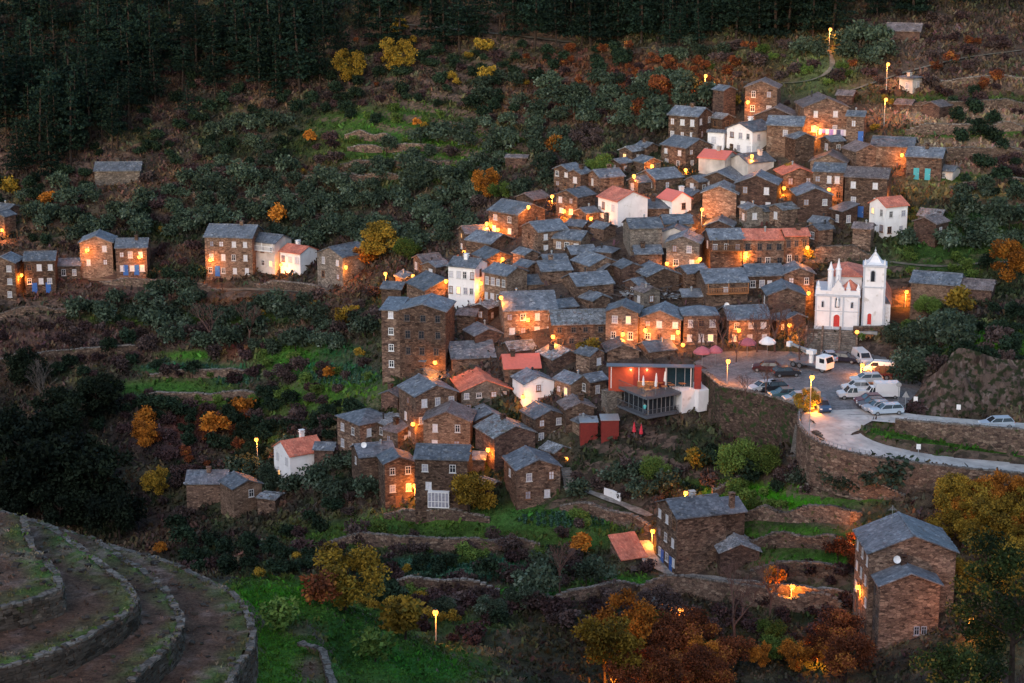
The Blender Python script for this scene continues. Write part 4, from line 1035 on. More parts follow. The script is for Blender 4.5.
# ------------------------------------------------------------------ church
def church():
    stone_trim = plain('pale stone trim', (.46,.48,.52), .8, var=.1)
    d = on_plane(0,0,cz)
    P = on_plane(790+360/5.25, 230+525/5.25, cz)
    k = depth(P)/FPX/5.25; kz = k/math.cos(R(13.7))
    az = math.atan2(P[0], P[1])
    root = empty('church', tuple(P), -az); tag(root, 'white church with red roof, square bell tower and conical pinnacles', 'church')
    x = lambda v: (v-360)*k
    z = lambda v: (525-v)*kz
    xa, xb = x(130), x(360); zc = z(352)
    F = MB(); F.box(xa, xb, 0, 9.5, -3, z(352)); F.build('facade', [whitewash], root)
    N_ = MB(); N_.box(x(205), x(366), 4.2, 12, -3, z(277)); N_.build('nave', [whitewash], root)
    Rr = MB(); e4 = [(x(198),3.6,z(276)),(x(374),3.6,z(276)),(x(374),12.3,z(276)),(x(198),12.3,z(276))]; u4 = [(a,b,c+.14) for a,b,c in e4]; r0 = (x(286),6.4,z(236)); r1 = (x(286),9.6,z(236))
    Rr.poly([u4[0],u4[1],r0]); Rr.poly([u4[1],u4[2],r1,r0]); Rr.poly([u4[2],u4[3],r1]); Rr.poly([u4[3],u4[0],r0,r1]); Rr.poly(e4[::-1])
    for i in range(4): Rr.poly([e4[i],e4[(i+1)%4],u4[(i+1)%4],u4[i]])
    Rr.build('nave_roof', [tile], root)
    p = MB(); ap = (x(305), 2.6, z(280)); q = [(x(262),.9,z(333)),(x(352),.9,z(333)),(x(360),4.15,z(333)),(x(262),4.15,z(333))]
    for i in range(4): p.poly([q[i], q[(i+1)%4], ap])
    p.poly(q[::-1]); p.build('porch_roof', [tile], root)
    # cornice and parapet
    c = MB(); c.box(xa-.12, xb+.12, -.12, 9.6, z(356), z(346)); c.box(xa-.05, xb+.05, -.05, .003, z(434), z(430))
    for xx in (xa, xb-.28, x(205), x(272)): c.box(xx, xx+.26, -.05, -.003, z(520), z(357))
    c.box(xa-.06, xb+.06, -.07, -.003, -.3, z(512))
    c.build('cornice', [stone_trim], root)
    pr = MB(); pr.box(xa, xb, .0, .5, z(345.5), z(325)); pr.build('parapet', [whitewash], root)
    # scrolled gable
    g = MB(); pts_ = [(x(212),z(325.5)),(x(278),z(325.5)),(x(278),z(312)),(x(266),z(300)),(x(262),z(285)),(x(254),z(278)),(x(245),z(262)),(x(236),z(278)),(x(228),z(285)),(x(224),z(300)),(x(212),z(312))]
    n = len(pts_); fr = [(a,-.06,b) for a,b in pts_]; bk = [(a,.45,b) for a,b in pts_]
    g.poly(fr); g.poly(bk[::-1])
    for i in range(n): g.poly([fr[i],fr[(i+1)%n],bk[(i+1)%n],bk[i]])
    go = g.build('gable', [whitewash], root)
    t_ = MB()
    for a, b in zip(pts_[2:-1], pts_[3:]): t_.tube((a[0],-.09,a[1]),(b[0],-.09,b[1]),.05,n=5)
    t_.box(x(243.5),x(246.5),.1,.16,z(262),z(242)); t_.box(x(239),x(251),.1,.16,z(250),z(247))
    t_.build('trim', [stone_trim], go)
    # niche, windows, doors
    def arch(name, cx, cy0, cy1, wd, mat, y=-.06, parent=root, frame=None):
        m = MB(); w2 = wd*k/2; zt = z(cy0); zb = z(cy1); pr_ = [(-w2,zb),(w2,zb),(w2,zt-w2)]+[(w2*math.cos(a),zt-w2+w2*math.sin(a)) for a in np.linspace(.3,math.pi-.3,7)]+[(-w2,zt-w2)]
        X_ = x(cx); f1=[(X_+a,y,b) for a,b in pr_]; b1=[(X_+a,y+.05,b) for a,b in pr_]
        m.poly(f1); m.poly(b1[::-1])
        for i in range(len(f1)): m.poly([f1[i],f1[(i+1)%len(f1)],b1[(i+1)%len(f1)],b1[i]])
        o = m.build(name,[mat],parent)
        if frame is not None:
            fm_ = MB()
            for i in range(1,len(f1)-1): fm_.tube((f1[i][0],y-.02,f1[i][2]),(f1[i+1][0],y-.02,f1[i+1][2]),.075,n=5)
            fm_.tube((f1[0][0],y-.02,zb),(f1[-1][0],y-.02,f1[-1][2]),.075,n=5)
            fm_.build('frame',[frame],o)
        return o
    dr = arch('door', 244, 446, 523, 36, red_paint, frame=white_paint)
    arch('niche', 245, 357, 412, 24, dark_glass, frame=stone_trim)
    st = MB(); st.lathe([(.18,0),(.24,.2),(.2,.9),(.12,1.15),(.15,1.3),(.06,1.5)], (x(246),-.1,z(408)), 8); st.build('statue', [white_paint], root)
    for cx in (169, 321): arch('window', cx, 380, 412, 13, dark_glass, frame=stone_trim)
    # pinnacles
    def pin(X_, y_, zb, zt, r):
        m = MB(); h = zt-zb
        m.box(X_-r, X_+r, y_-r, y_+r, zb, zb+h*.22); m.box(X_-r*1.25, X_+r*1.25, y_-r*1.25, y_+r*1.25, zb+h*.22+.002, zb+h*.27)
        m.lathe([(r*1.05,0),(r*.5,h*.45),(.02,h*.73)], (X_,y_,zb+h*.27+.003), 10); return m.build('pinnacle', [whitewash], root)
    pin(x(143), .3, z(325), z(275), .3); pin(x(299), .3, z(325), z(275), .3); pin(x(350), .3, z(325), z(285), .26)
    for X_, y_, zt in ((x(203), 2.4, z(190)), (x(243), 3.0, z(176))):
        m = MB(); m.lathe([(.42,-z(352)+z(352)),(.42,z(238)-z(352)),(.5,z(236)-z(352)),(.5,z(230)-z(352)),(.36,z(228)-z(352)),(.03,zt-z(352))], (X_,y_,z(352)), 12)
        m.build('pinnacle', [whitewash], root)
    # side chapel roof to the left of the tower foot
    # tower
    ta, tb = x(372), x(489); td = tb-ta; ty = .9
    T_ = MB(); T_.box(ta, tb, ty, ty+td, -3, z(200)); tw = T_.build('bell_tower', [whitewash], root)
    c = MB(); c.box(ta-.14, tb+.14, ty-.14, ty+td+.14, z(203), z(192)); c.box(ta-.07, tb+.07, ty-.07, ty+td+.07, z(310), z(303))
    for xx in (ta-.02, tb-.28): c.box(xx, xx+.3, ty-.04, ty-.003, -.2, z(203.5)); 
    c.build('cornice', [stone_trim], tw)
    s_ = MB(); m0 = (ta+tb)/2; ym = ty+td/2; r0 = td/2*.92
    b4 = [(m0-r0,ym-r0,z(191.5)),(m0+r0,ym-r0,z(191.5)),(m0+r0,ym+r0,z(191.5)),(m0-r0,ym+r0,z(191.5))]
    h4 = [(m0+(a-m0)*.62,ym+(b-ym)*.62,z(182)) for a,b,_ in b4]; apx = (m0,ym,z(130))
    for i in range(4): s_.poly([b4[i],b4[(i+1)%4],h4[(i+1)%4],h4[i]]); s_.poly([h4[i],h4[(i+1)%4],apx])
    s_.poly(b4[::-1]); so = s_.build('spire', [whitewash], tw)
    rb = MB(); 
    for i in range(4): rb.tube(b4[i],h4[i],.08,n=5); rb.tube(h4[i],apx,.08,.04,n=5)
    rb.lathe([(.1,0),(.16,.15),(.05,.35)],(m0,ym,z(130)-.05),8); rb.tube((m0,ym,z(130)+.2),(m0,ym,z(118)+.3),.03)
    rb.build('trim',[stone_trim],so)
    for X_ in (ta+.25, tb-.25):
        for y_ in (ty+.25,): 
            mm = MB(); mm.lathe([(.2,0),(.2,.25),(.02,.95)],(X_,y_,z(191.8)),8); mm.build('pinnacle',[whitewash],tw)
    arch('belfry_window', 422, 218, 277, 24, dark_glass, y=ty-.06, parent=tw, frame=stone_trim)
    arch('door', 413, 440, 500, 25, red_paint, y=ty-.06, parent=tw, frame=white_paint)
    # side aisle on the right
    S_ = MB(); S_.box(tb+.003, x(520), ty+1.0, 12, -3, z(400)); S_.build('side_aisle',[whitewash],root)
    r2 = MB(); r2.extrude([(tb+.01,z(345)),(x(526),z(402)),(x(526),z(396)),(tb+.01,z(338))],'y',ty+.7,12.3); r2.build('side_roof',[tile],root)
    # stairs down to the square
    stp = empty('church_stairs', (P[0],P[1],ZP), -az); tag(stp,'wide stone stairs from the square up to the white church','stairs')
    m = MB(); hgt = cz-ZP; nst = 14
    for i in range(nst):
        zt = hgt*(i+1)/nst; m.box(x(90), x(350), -.6-(nst-i)*.36, -.6-(nst-i-1)*.36 if i < nst-1 else -.3, -.3, zt)
    m.build('steps', [schist_grey], stp)
    m = MB()
    for cx in (86, 170, 260, 348):
        m.extrude([(-5.9,-.3),(-.2,-.3),(-.2,hgt+.5),(-5.9,.5)],'x',x(cx),x(cx)+.28)
    m.build('ramp_wall',[schist_ochre],stp)
    # lit gateway right of the stairs
    gt = empty('gateway', (P[0],P[1]-1.2,ZP), -az); tag(gt,'lamp lit pale gateway right of the church stairs','gateway')
    m = MB(); m.box(x(350)+.3,x(362)+.3,-.4,.3,0,2.6); m.box(x(432),x(446),-.4,.3,0,2.6); m.build('pillar',[plaster],gt)
    m = MB(); m.box(x(345)+.3,x(450),-.5,.3,2.603,2.95); m.build('lintel',[concrete],gt)
    m = MB(); m.box(x(364)+.3,x(430),-.1,0,0,2.45); m.build('shutter',[wood_orange],gt)
    return root
CH = church()

# ------------------------------------------------------------------ restaurant on stilts below the square
def restaurant():
    P = ground(646, 432); P[2] += 0
    kpx = depth(P)/FPX; az = math.atan2(P[0], P[1]); a = R(55)
    P[2] = P[2] - .2
    zt = lambda py: (432-py)*kpx/math.cos(R(17))
    root = empty('restaurant', tuple(P), math.pi/2-a-az); tag(root, 'modern restaurant with red walls, glazed lower floor, open terrace and white box', 'restaurant')
    Ll = 30*kpx/math.cos(a); Lr = 33*kpx/math.sin(a); X2 = Lr
    z0, z1, z2 = zt(418), zt(399), zt(375)
    m = MB(); m.box(1.0, Lr+5, 1.0, Ll, -5, z0-.003); m.build('base', [schist], root)
    m = MB(); m.box(0, Lr, 0, Ll, z0, z0+.3); m.box(0, Lr+.3, 0, Ll, z1, z1+.35); m.build('floor_slab', [grey_paint], root)
    m = MB(); m.box(1.0, Lr-.2, 1.0, Ll-.3, z0+.303, z1-.003); m.build('glazing', [dark_glass], root)
    m = MB()
    for t in np.linspace(0,1,7): m.box(1.0+(Lr-1.3)*t, 1.09+(Lr-1.3)*t, .93, .997, z0+.303, z1-.003)
    for t in np.linspace(0,1,6): m.box(.93, .997, 1.0+(Ll-1.5)*t, 1.09+(Ll-1.5)*t, z0+.303, z1-.003)
    m.build('window_frame', [light_metal], root)
    m = MB()
    for zz in (z0+.303, z1+.353):
        n = 22
        for t in np.linspace(0,1,n): m.box(.02+(Lr-.1)*t,.05+(Lr-.1)*t,.02,.05,zz,zz+.95); m.box(.02,.05,.1+(Ll-.2)*t,.13+(Ll-.2)*t,zz,zz+.95)
        m.box(0,Lr,-.01,.06,zz+.953,zz+1.0); m.box(-.01,.06,.065,Ll,zz+.953,zz+1.0)
    m.build('railing', [grey_paint], root)
    # upper floor walls and canopy: one straight back wall across the terrace
    A_ = Matrix.Translation((-1.2, Ll+.5, 0)) @ Matrix.Rotation(-(math.pi/2-a), 4, 'Z')
    def up(nm, bx, mat, par=None):
        m = MB(); m.box(*bx, 0, A_); return m.build(nm, [mat], par or root)
    up('red_wall', (0, 3.6, 0, .3, z1-.4, z2), orange_panel)
    up('back_wall', (3.603, 8.4, .02, .3, z1+.36, z2), brick_red)
    up('upper_glazing', (8.403, 12.3, .03, .15, z1+.36, z2), plain('teal glass', (.012,.03,.04), .2))
    for t in (8.4, 9.7, 11.0, 12.2): up('window_frame', (t, t+.09, -.03, .02, z1+.36, z2), light_metal)
    up('red_wall', (12.4, 13.4, -.9, .3, z1+.36, z2+.12), brick_red)
    up('canopy', (-.3, 12.37, -1.2, .5, z2+.003, z2+.12), grey_paint)
    up('bar_counter', (4.2, 7.2, -1.2, -.6, z1+.36, z1+1.4), wood_orange)
    for u in (.4, 4.4, 8.3, 11.9):
        m = MB(); q0 = A_ @ Vector((u,-1.05,z1+.36)); q1 = A_ @ Vector((u,-1.05,z2)); m.tube(q0, q1, .06); m.build('column', [white_paint], root)
    # white box at right
    m = MB(); m.box(Lr+.31, Lr+2.6, -.2, 4.2, z0+.0, z1+.5); wb = m.build('white_box', [whitewash], root)
    m = MB(); m.box(Lr+2.603, Lr+6.0, -1.1, 3.4, z0+.1, z1+.4); m.build('white_box', [whitewash], root)
    m = MB(); m.box(Lr+4.9, Lr+5.5, -1.15, -1.103, z0+.5, z1-.1); m.build('window', [dark_glass], root)
    # rendered side at left
    m = MB(); m.box(-1.7, .9, Ll+.003, Ll+1.6, -4, z1-.31); m.build('side_wall', [schist_grey], root)
    M = root.matrix_basis
    for i in range(9):
        u, v = [(1.2,1.4),(2.6,1.5),(4.2,1.6),(5.6,1.8),(1.4,3.3),(3.0,3.4),(4.7,3.5),(6.2,3.2),(7.4,1.6)][i]
        q = M @ Vector((u, v, z1+.355)); t = empty('dining_table', q, random.random()); 
        tag(t, 'small pale table with chairs on the open restaurant terrace', 'table', 'tables on the restaurant terrace')
        m = MB(); m.box(-.42,.42,-.42,.42,.70,.74); m.build('table_top', [wood_orange], t)
        m = MB(); m.tube((0,0,0),(0,0,.698),.05); m.build('leg', [grey_paint], t)
    for i in range(4):
        u, v = [(1.0,2.3),(3.4,2.5),(5.0,2.6),(2.2,.9)][i]
        q = M @ Vector((u, v, z1+.355)); t = empty('folded_parasol', q, 0)
        tag(t, 'closed white parasol standing upright on the restaurant terrace', 'parasol', 'closed parasols on the restaurant terrace')
        m = MB(); m.tube((0,0,0),(0,0,2.6),.03); m.build('pole', [light_metal], t)
        m = MB(); m.lathe([(.10,0),(.2,.1),(.14,.9),(.05,1.5)], (0,0,1.1), 8); m.build('canopy', [white_paint], t)
    for i, u in enumerate((1.8, 4.4)):
        q = M @ (A_ @ Vector((1.6+u*.9, -.7, z2-.45))); o = empty('ceiling_lamp', q); tag(o, ['left','right'][i]+' hanging lamp under the restaurant canopy', 'lamp')
        m = MB(); m.lathe([(.05,.25),(.25,.0),(.2,-.02)], (0,0,0), 10); m.build('lamp_shade', [white_paint], o)
        m = MB(); m.lathe([(.02,-.2),(.13,-.12),(.02,-.03)], (0,0,0), 8); m.build('bulb', [bulb_mat], o)
        l = bpy.data.lights.new('lamp_light','POINT'); l.energy = 28; l.color=(1,.55,.2); l.shadow_soft_size=.2
        lo = bpy.data.objects.new('lamp_light', l); C.objects.link(lo); lo.parent=o; lo.location=(0,0,-.4)
    # a person at the lower rail
    q = M @ Vector((.55, 1.2, z0+.303))
    return q
def person(loc, rz, label, top, legs, hair=(.03,.02,.015)):
    me = bpy.data.meshes.new('person')
    v = [(0,0,.92),(0,0,1.15),(0,0,1.40),(0,0,1.50),(0,.02,1.64),(.11,0,.88),(.12,.02,.48),(.12,-.03,.07),(.12,.13,.03),(-.11,0,.88),(-.12,.03,.48),(-.12,0,.07),(-.12,.16,.03),
         (.19,0,1.38),(.25,.03,1.10),(.2,.22,.98),(-.19,0,1.38),(-.25,.03,1.10),(-.2,.22,.98)]
    e = [(0,1),(1,2),(2,3),(3,4),(0,5),(5,6),(6,7),(7,8),(0,9),(9,10),(10,11),(11,12),(2,13),(13,14),(14,15),(2,16),(16,17),(17,18)]
    me.from_pydata(v, e, [])
    o = bpy.data.objects.new('person', me); C.objects.link(o); o.location = loc; o.rotation_euler = (0,0,rz)
    md = o.modifiers.new('skin', 'SKIN'); rr = [.13,.14,.14,.055,.10,.10,.07,.05,.045,.10,.07,.05,.045,.07,.045,.035,.07,.045,.035]
    for i, r in enumerate(rr): me.skin_vertices[0].data[i].radius = (r, r)
    me.skin_vertices[0].data[0].use_root = True
    o.modifiers.new('sub', 'SUBSURF').levels = 1
    m, N, L, b = newmat('clothes '+label[:12]); tc = N.new('ShaderNodeTexCoord'); sx = N.new('ShaderNodeSeparateXYZ'); L.new(tc.outputs['Object'], sx.inputs[0])
    r = N.new('ShaderNodeValToRGB'); r.color_ramp.interpolation = 'CONSTANT'
    mr = N.new('ShaderNodeMath'); mr.operation = 'DIVIDE'; mr.inputs[1].default_value = 1.8; L.new(sx.outputs[2], mr.inputs[0]); L.new(mr.outputs[0], r.inputs['Fac'])
    E = r.color_ramp.elements; E[0].color = (.02,.02,.02,1); E[1].position = .05; E[1].color = tuple(legs)+(1,)
    for p_, c_ in ((.5, top), (.82, (.45,.27,.2)), (.93, hair)): x_ = E.new(p_); x_.color = tuple(c_)+(1,)
    L.new(r.outputs[0], b.inputs['Base Color']); me.materials.append(m); tag(o, label, 'person'); return o
q = restaurant()
person(q, R(20), 'person in a turquoise top standing at the lower restaurant balcony', (.1,.5,.5), (.05,.06,.09))

# ------------------------------------------------------------------ things below the restaurant
def box_on(px, py, w_, d_, h_, nm, mat, roofmat, label, cat, rz=0.0, z=None):
    P = ground(px, py); az = math.atan2(P[0], P[1]); o = empty(nm, tuple(P), -az+rz); tag(o, label, cat)
    m = MB(); m.box(-w_/2,w_/2,0,d_,-1.5,h_); m.build('body',[mat],o)
    m = MB(); 
    for i in range(int(w_/.16)): m.box(-w_/2+.03+i*.16,-w_/2+.1+i*.16,-.04,-.003,.05,h_-.1)
    m.build('ribs',[mat],o)
    m = MB(); m.extrude([(-.2,h_+.02),(d_+.2,h_+.25),(d_+.2,h_+.33),(-.2,h_+.1)],'x',-w_/2-.12,w_/2+.12); m.build('roof',[roofmat],o)
    return o
box_on(589, 442, 2.5, 2.2, 2.9, 'kiosk', brick_red, light_metal, 'left one of two red kiosks with pale roofs', 'kiosk', .1)
box_on(610, 440, 2.5, 2.2, 2.9, 'kiosk', brick_red, light_metal, 'right one of two red kiosks with pale roofs', 'kiosk', .1)
def parasol(loc, r, h, mat, label, open_=True):
    o = empty('parasol', loc); tag(o, label, 'parasol'); m = MB(); m.tube((0,0,0),(0,0,h+.35),.035); m.build('pole',[light_metal],o)
    m = MB(); 
    if open_: m.lathe([(r,h-.3),(r,h-.05),(r*.6,h+.42),(.05,h+.75)],(0,0,0),8)
    else: m.lathe([(.22,h*.4),(.3,h*.45),(.12,h*.9),(.04,h+.2)],(0,0,0),8)
    m.build('canopy',[mat],o); return o
pink = plain('pink canvas', (.42,.11,.13), .8); red_canvas = plain('red canvas', (.6,.03,.05), .8)
for px, py, r, mt, lb in [(747,357,1.35,pink,'pink open parasol at the back of the square left of the white one'),(767,356,1.3,white_paint,'white open parasol at the back of the square'),
                          (702,366,1.35,pink,'pink open parasol nearest the restaurant roof'),(715,365,1.1,pink,'smaller pink open parasol right of the one nearest the restaurant')]:
    p_ = on_plane(px, py, ZP); parasol((p_[0],p_[1],ZP), r, 2.3, mt, lb)
for px, py, lb in [(634,438,'tall red closed parasol on the yard under the restaurant'),(641,440,'short red closed parasol on the yard under the restaurant')]:
    p_ = ground(px,py); parasol(tuple(p_), 1.2, 2.2, red_canvas, lb, False)

# ------------------------------------------------------------------ vehicles
def wheel(parent, x, y, r=.31):
    m = MB(); m.tube((0,-.1,0),(0,.1,0),r,n=14); o = m.build('wheel',[rubber],parent); o.location=(x,y,r)
    m = MB(); s = 1 if y > 0 else -1; m.tube((0,s*.1,0),(0,s*.115,0),r*.62,n=10); m.build('rim',[chrome],o); return o
CP = {}
def paintm(c):
    k = tuple(c)
    if k not in CP: CP[k] = plain('car paint %d' % len(CP), c, .3, .2, var=.03)
    return CP[k]
taill = plain('tail lamp', (.4,.01,.01), .3); headl = plain('head lamp glass', (.7,.7,.7), .2)
def vehicle(loc, hd, kind, c, label, name=None, cat='car'):
    nm = name or {'hatch':'parked_car','estate':'parked_car','van':'van','box':'box_van','pickup':'pickup'}[kind]
    o = empty(nm, loc, hd); tag(o, label, cat); pm = paintm(c)
    W2 = .86 if kind in ('hatch','estate') else .95
    if kind == 'hatch': L_=4.0; body=[(-2,.35),(2,.35),(2.02,.65),(1.9,.82),(1.05,.95),(-1.9,.98),(-2.02,.7)]; cab=[(.95,.95),(.35,1.42),(-1.35,1.44),(-1.85,.98)]
    elif kind == 'estate': L_=4.5; body=[(-2.25,.35),(2.25,.35),(2.27,.62),(2.15,.8),(1.15,.95),(-2.15,.98),(-2.28,.7)]; cab=[(1.1,.95),(.4,1.42),(-1.8,1.44),(-2.15,.98)]
    elif kind == 'van': L_=4.6; body=[(-2.3,.35),(2.25,.35),(2.3,.8),(2.1,1.05),(1.6,1.15),(-2.3,1.15)]; cab=[(1.6,1.15),(1.0,1.85),(-2.2,1.95),(-2.3,1.15)]
    elif kind == 'box': L_=6; body=[(-3,.45),(2.9,.45),(2.95,.9),(2.7,1.15),(2.2,1.2),(-3,1.2)]; cab=[(2.2,1.2),(1.7,1.95),(1.0,2.0),(1.0,1.2)]
    else: L_=4.8; body=[(-2.4,.42),(2.3,.42),(2.35,.75),(2.2,.92),(1.4,1.02),(-2.4,1.02)]; cab=[(1.35,1.02),(.8,1.62),(-.2,1.65),(-.35,1.02)]
    m = MB(); m.extrude(body,'y',-W2,W2); bo = m.build('body',[pm],o)
    m = MB(); i_=.12
    lo = [(x,-W2+.04,z) for x,z in cab]; hi=[(x,W2-.04,z) for x,z in cab]
    lo[1]=(lo[1][0],-W2+i_+.06,lo[1][2]); lo[2]=(lo[2][0],-W2+i_+.06,lo[2][2]); hi[1]=(hi[1][0],W2-i_-.06,hi[1][2]); hi[2]=(hi[2][0],W2-i_-.06,hi[2][2])
    m.poly(lo); m.poly(hi[::-1])
    for i in range(4): m.poly([lo[i],lo[(i+1)%4],hi[(i+1)%4],hi[i]])
    if kind == 'van':
        m.build('body_top',[pm],o); g=MB(); 
        for s in (-1,1): g.poly([(1.45,s*(W2-.045),1.2),(.98,s*(W2-.13),1.72),(.2,s*(W2-.13),1.74),(.2,s*(W2-.045),1.2)])
        g.poly([(1.64,-.7,1.2),(1.64,.7,1.2),(1.09,.64,1.82),(1.09,-.64,1.82)])
        g.poly([(-2.305,-.62,1.3),(-2.305,.62,1.3),(-2.24,.58,1.75),(-2.24,-.58,1.75)])
        g.build('window',[dark_glass],o)
    else:
        m.build('window',[dark_glass],o)
        r_ = MB(); x1,z1=cab[1]; x2,z2=cab[2]; r_.box(x2+.02,x1-.05,-W2+.2,W2-.2,min(z1,z2)+.012,max(z1,z2)+.05); 
        for s in (-1,1):
            for t in (0,.5,1):
                xb=cab[0][0]+(cab[3][0]-cab[0][0])*t; xt=x1+(x2-x1)*t
                r_.tube((xb,s*(W2-.035),.97 if kind!='box' else 1.2),(xt,s*(W2-i_-.055),(z1+z2)/2),.04,n=4)
        r_.build('roof',[pm],o)
    if kind == 'box':
        m = MB(); m.box(-3.0,.95,-1.02,1.02,1.203,2.75); m.build('cargo_box',[pm],o)
    if kind == 'pickup':
        m = MB(); m.box(-2.4,-.4,-W2,-W2+.06,1.023,1.3); m.box(-2.4,-.4,W2-.06,W2,1.023,1.3); m.box(-2.4,-2.34,-W2+.06,W2-.06,1.023,1.3); m.build('cargo_bed',[pm],o)
    if kind == 'box': o.scale = (.85,.85,.85)
    xf = max(p[0] for p in body); xb = min(p[0] for p in body)
    for s in (-1,1):
        m = MB(); m.box(xf-.12,xf+.02,s*.62-.16,s*.62+.16,.62,.77); m.build('headlight',[headl],o)
        m = MB(); m.box(xb-.02,xb+.1,s*.7-.1,s*.7+.1,.68,.9); m.build('tail_light',[taill],o)
        m = MB(); m.box(cab[0][0]-.25,cab[0][0]-.1,s*(W2+.02)-.08,s*(W2+.02)+.08,.96,1.08); m.build('mirror',[pm],o)
        for xw in (xf-.75, xb+.75): wheel(o, xw, s*(W2-.09))
    m = MB(); m.box(xb-.03,xb-.0,-.25,.25,.5,.62); m.build('number_plate',[white_paint],o)
    return o
def at_plaza(px, py, z=ZP): p = on_plane(px, py, z); return (p[0], p[1], z)
WHT=(.58,.58,.59); SIL=(.42,.45,.48); DK=(.025,.028,.035); BLU=(.03,.06,.12); TEAL=(.05,.12,.14); RED=(.12,.012,.018); BLS=(.25,.33,.42)
for px, py, hd, kd, c, lb in [
 (766,371,170,'hatch',(.05,.012,.016),'dark maroon car parked at the back left of the square'),
 (786,376,10,'hatch',DK,'dark car parked just left of the white crane truck'),
 (763,391,200,'estate',SIL,'silver estate car, leftmost along the front wall of the square'),
 (773,391,195,'hatch',DK,'dark car tight behind the leftmost silver estate'),
 (783,398,190,'hatch',TEAL,'teal dark car in the middle of the row by the front wall'),
 (797,402,190,'hatch',SIL,'small silver car at the right end of the row by the front wall'),
 (822,410,-85,'hatch',BLU,'dark blue car beside the tall street lamp at the mouth of the square'),
 (829,360,95,'hatch',BLS,'grey blue car right behind the crane truck cab'),
 (844,362,-20,'hatch',(.02,.022,.04),'very dark car at the foot of the church stairs'),
 (862,363,-80,'van',WHT,'white van facing the camera at the lamp lit gateway'),
 (880,373,160,'van',(.7,.7,.7),'white van half hidden beside the red trailer'),
 (866,383,185,'estate',(.5,.5,.52),'pale grey car behind the white hatchback on the right of the square'),
 (856,391,183,'hatch',WHT,'white hatchback just behind the white pickup'),
 (854,398,184,'pickup',WHT,'white pickup nose left in front of the white hatchback'),
 (880,398,184,'box',(.72,.72,.73),'long white box van behind the row of parked cars'),
 (869,404,188,'hatch',RED,'dark red car, innermost of the row by the road mouth'),
 (872,408,190,'hatch',(.06,.045,.05),'dark grey car second in the row by the road mouth'),
 (877,411,190,'hatch',(.30,.32,.36),'mid grey car third in the row by the road mouth'),
 (886,414,190,'estate',(.42,.5,.58),'pale blue estate car, outermost of the row by the road mouth'),
]:
    vehicle(at_plaza(px,py,ZP), R(hd), kd, c, lb, cat='van' if kd in('van','box') else 'pickup' if kd=='pickup' else 'car')
vehicle(at_plaza(996,427.5,ZP+.04), R(186), 'estate', (.45,.52,.60), 'silver blue car driving on the upper arm of the road', name='moving_car')
# crane truck
q = at_plaza(812,369); t = empty('crane_truck', q, R(-42)); tag(t,'white lorry with a folded crane arm on the square','truck')
m = MB(); m.box(-3.6,1.2,-1.0,1.0,.75,.95); m.box(-3.4,1.0,-.4,.4,.5,.75); m.build('chassis',[grey_paint],t)
m = MB(); m.extrude([(1.3,.55),(3.1,.55),(3.15,1.5),(2.85,2.35),(1.3,2.4)],'y',-1.05,1.05); m.build('cab',[white_paint],t)
m = MB(); m.poly([(3.17,-.9,1.5),(3.17,.9,1.5),(2.9,.85,2.25),(2.9,-.85,2.25)]); 
for s in (-1,1): m.box(1.9,2.75,s*1.053-.01,s*1.053+.01,1.5,2.15)
m.build('window',[dark_glass],t)
m = MB(); m.tube((-.2,0,.95),(-.2,0,2.6),.35,n=8); m.box(-.8,.4,-.5,.5,2.3,2.9); m.build('turntable',[white_paint],t)
m = MB(); m.extrude([(-.3,2.5),(-.3,2.85),(-3.8,3.3),(-3.8,3.05)],'y',-.18,.18); m.extrude([(-3.6,3.0),(-3.6,3.25),(-.9,2.1),(-.9,1.85)],'y',.22,.46); m.build('boom',[light_metal],t)
m = MB(); m.box(-4.4,-3.81,-.4,.4,2.8,3.5); m.build('basket',[white_paint],t)
for x_ in (2.4,-1.6,-2.7):
    for s in (-1,1): wheel(t, x_, s*.92, .46)
# trailer and timber
q = at_plaza(890,379); t = empty('trailer', q, R(175)); tag(t,'red flat trailer stacked with timber on the right of the square','trailer')
m = MB(); m.box(-2.6,2.6,-1.0,1.0,.8,.98); 
for x_ in np.linspace(-2.5,2.5,7): m.box(x_-.05,x_+.05,-1.05,-.98,.6,1.9); m.box(x_-.05,x_+.05,.98,1.05,.6,1.9)
m.build('frame',[brick_red],t)
m = MB()
for i in range(26): a = random.uniform(-.85,.85); zz = 1.0+.16*(i//5); m.box(-2.5+random.random()*.5,2.4-random.random()*.5,a-.08,a+.08,zz,zz+.13)
m.build('timber',[wood_orange],t)
for x_ in (-.6,.6):
    for s in (-1,1): wheel(t, x_, s*.85, .4)
q = at_plaza(812,404); t = empty('trailer', q, R(-80)); tag(t,'small tan box trailer beside the dark blue car','trailer')
m = MB(); m.box(-1.2,1.2,-.8,.8,.5,2.1); m.build('box',[plain('tan panel',(.5,.3,.18),.6)],t)
m = MB(); m.box(1.2,2.2,-.05,.05,.5,.6); m.build('drawbar',[grey_paint],t)
for s in (-1,1): wheel(t, 0, s*.85, .3)
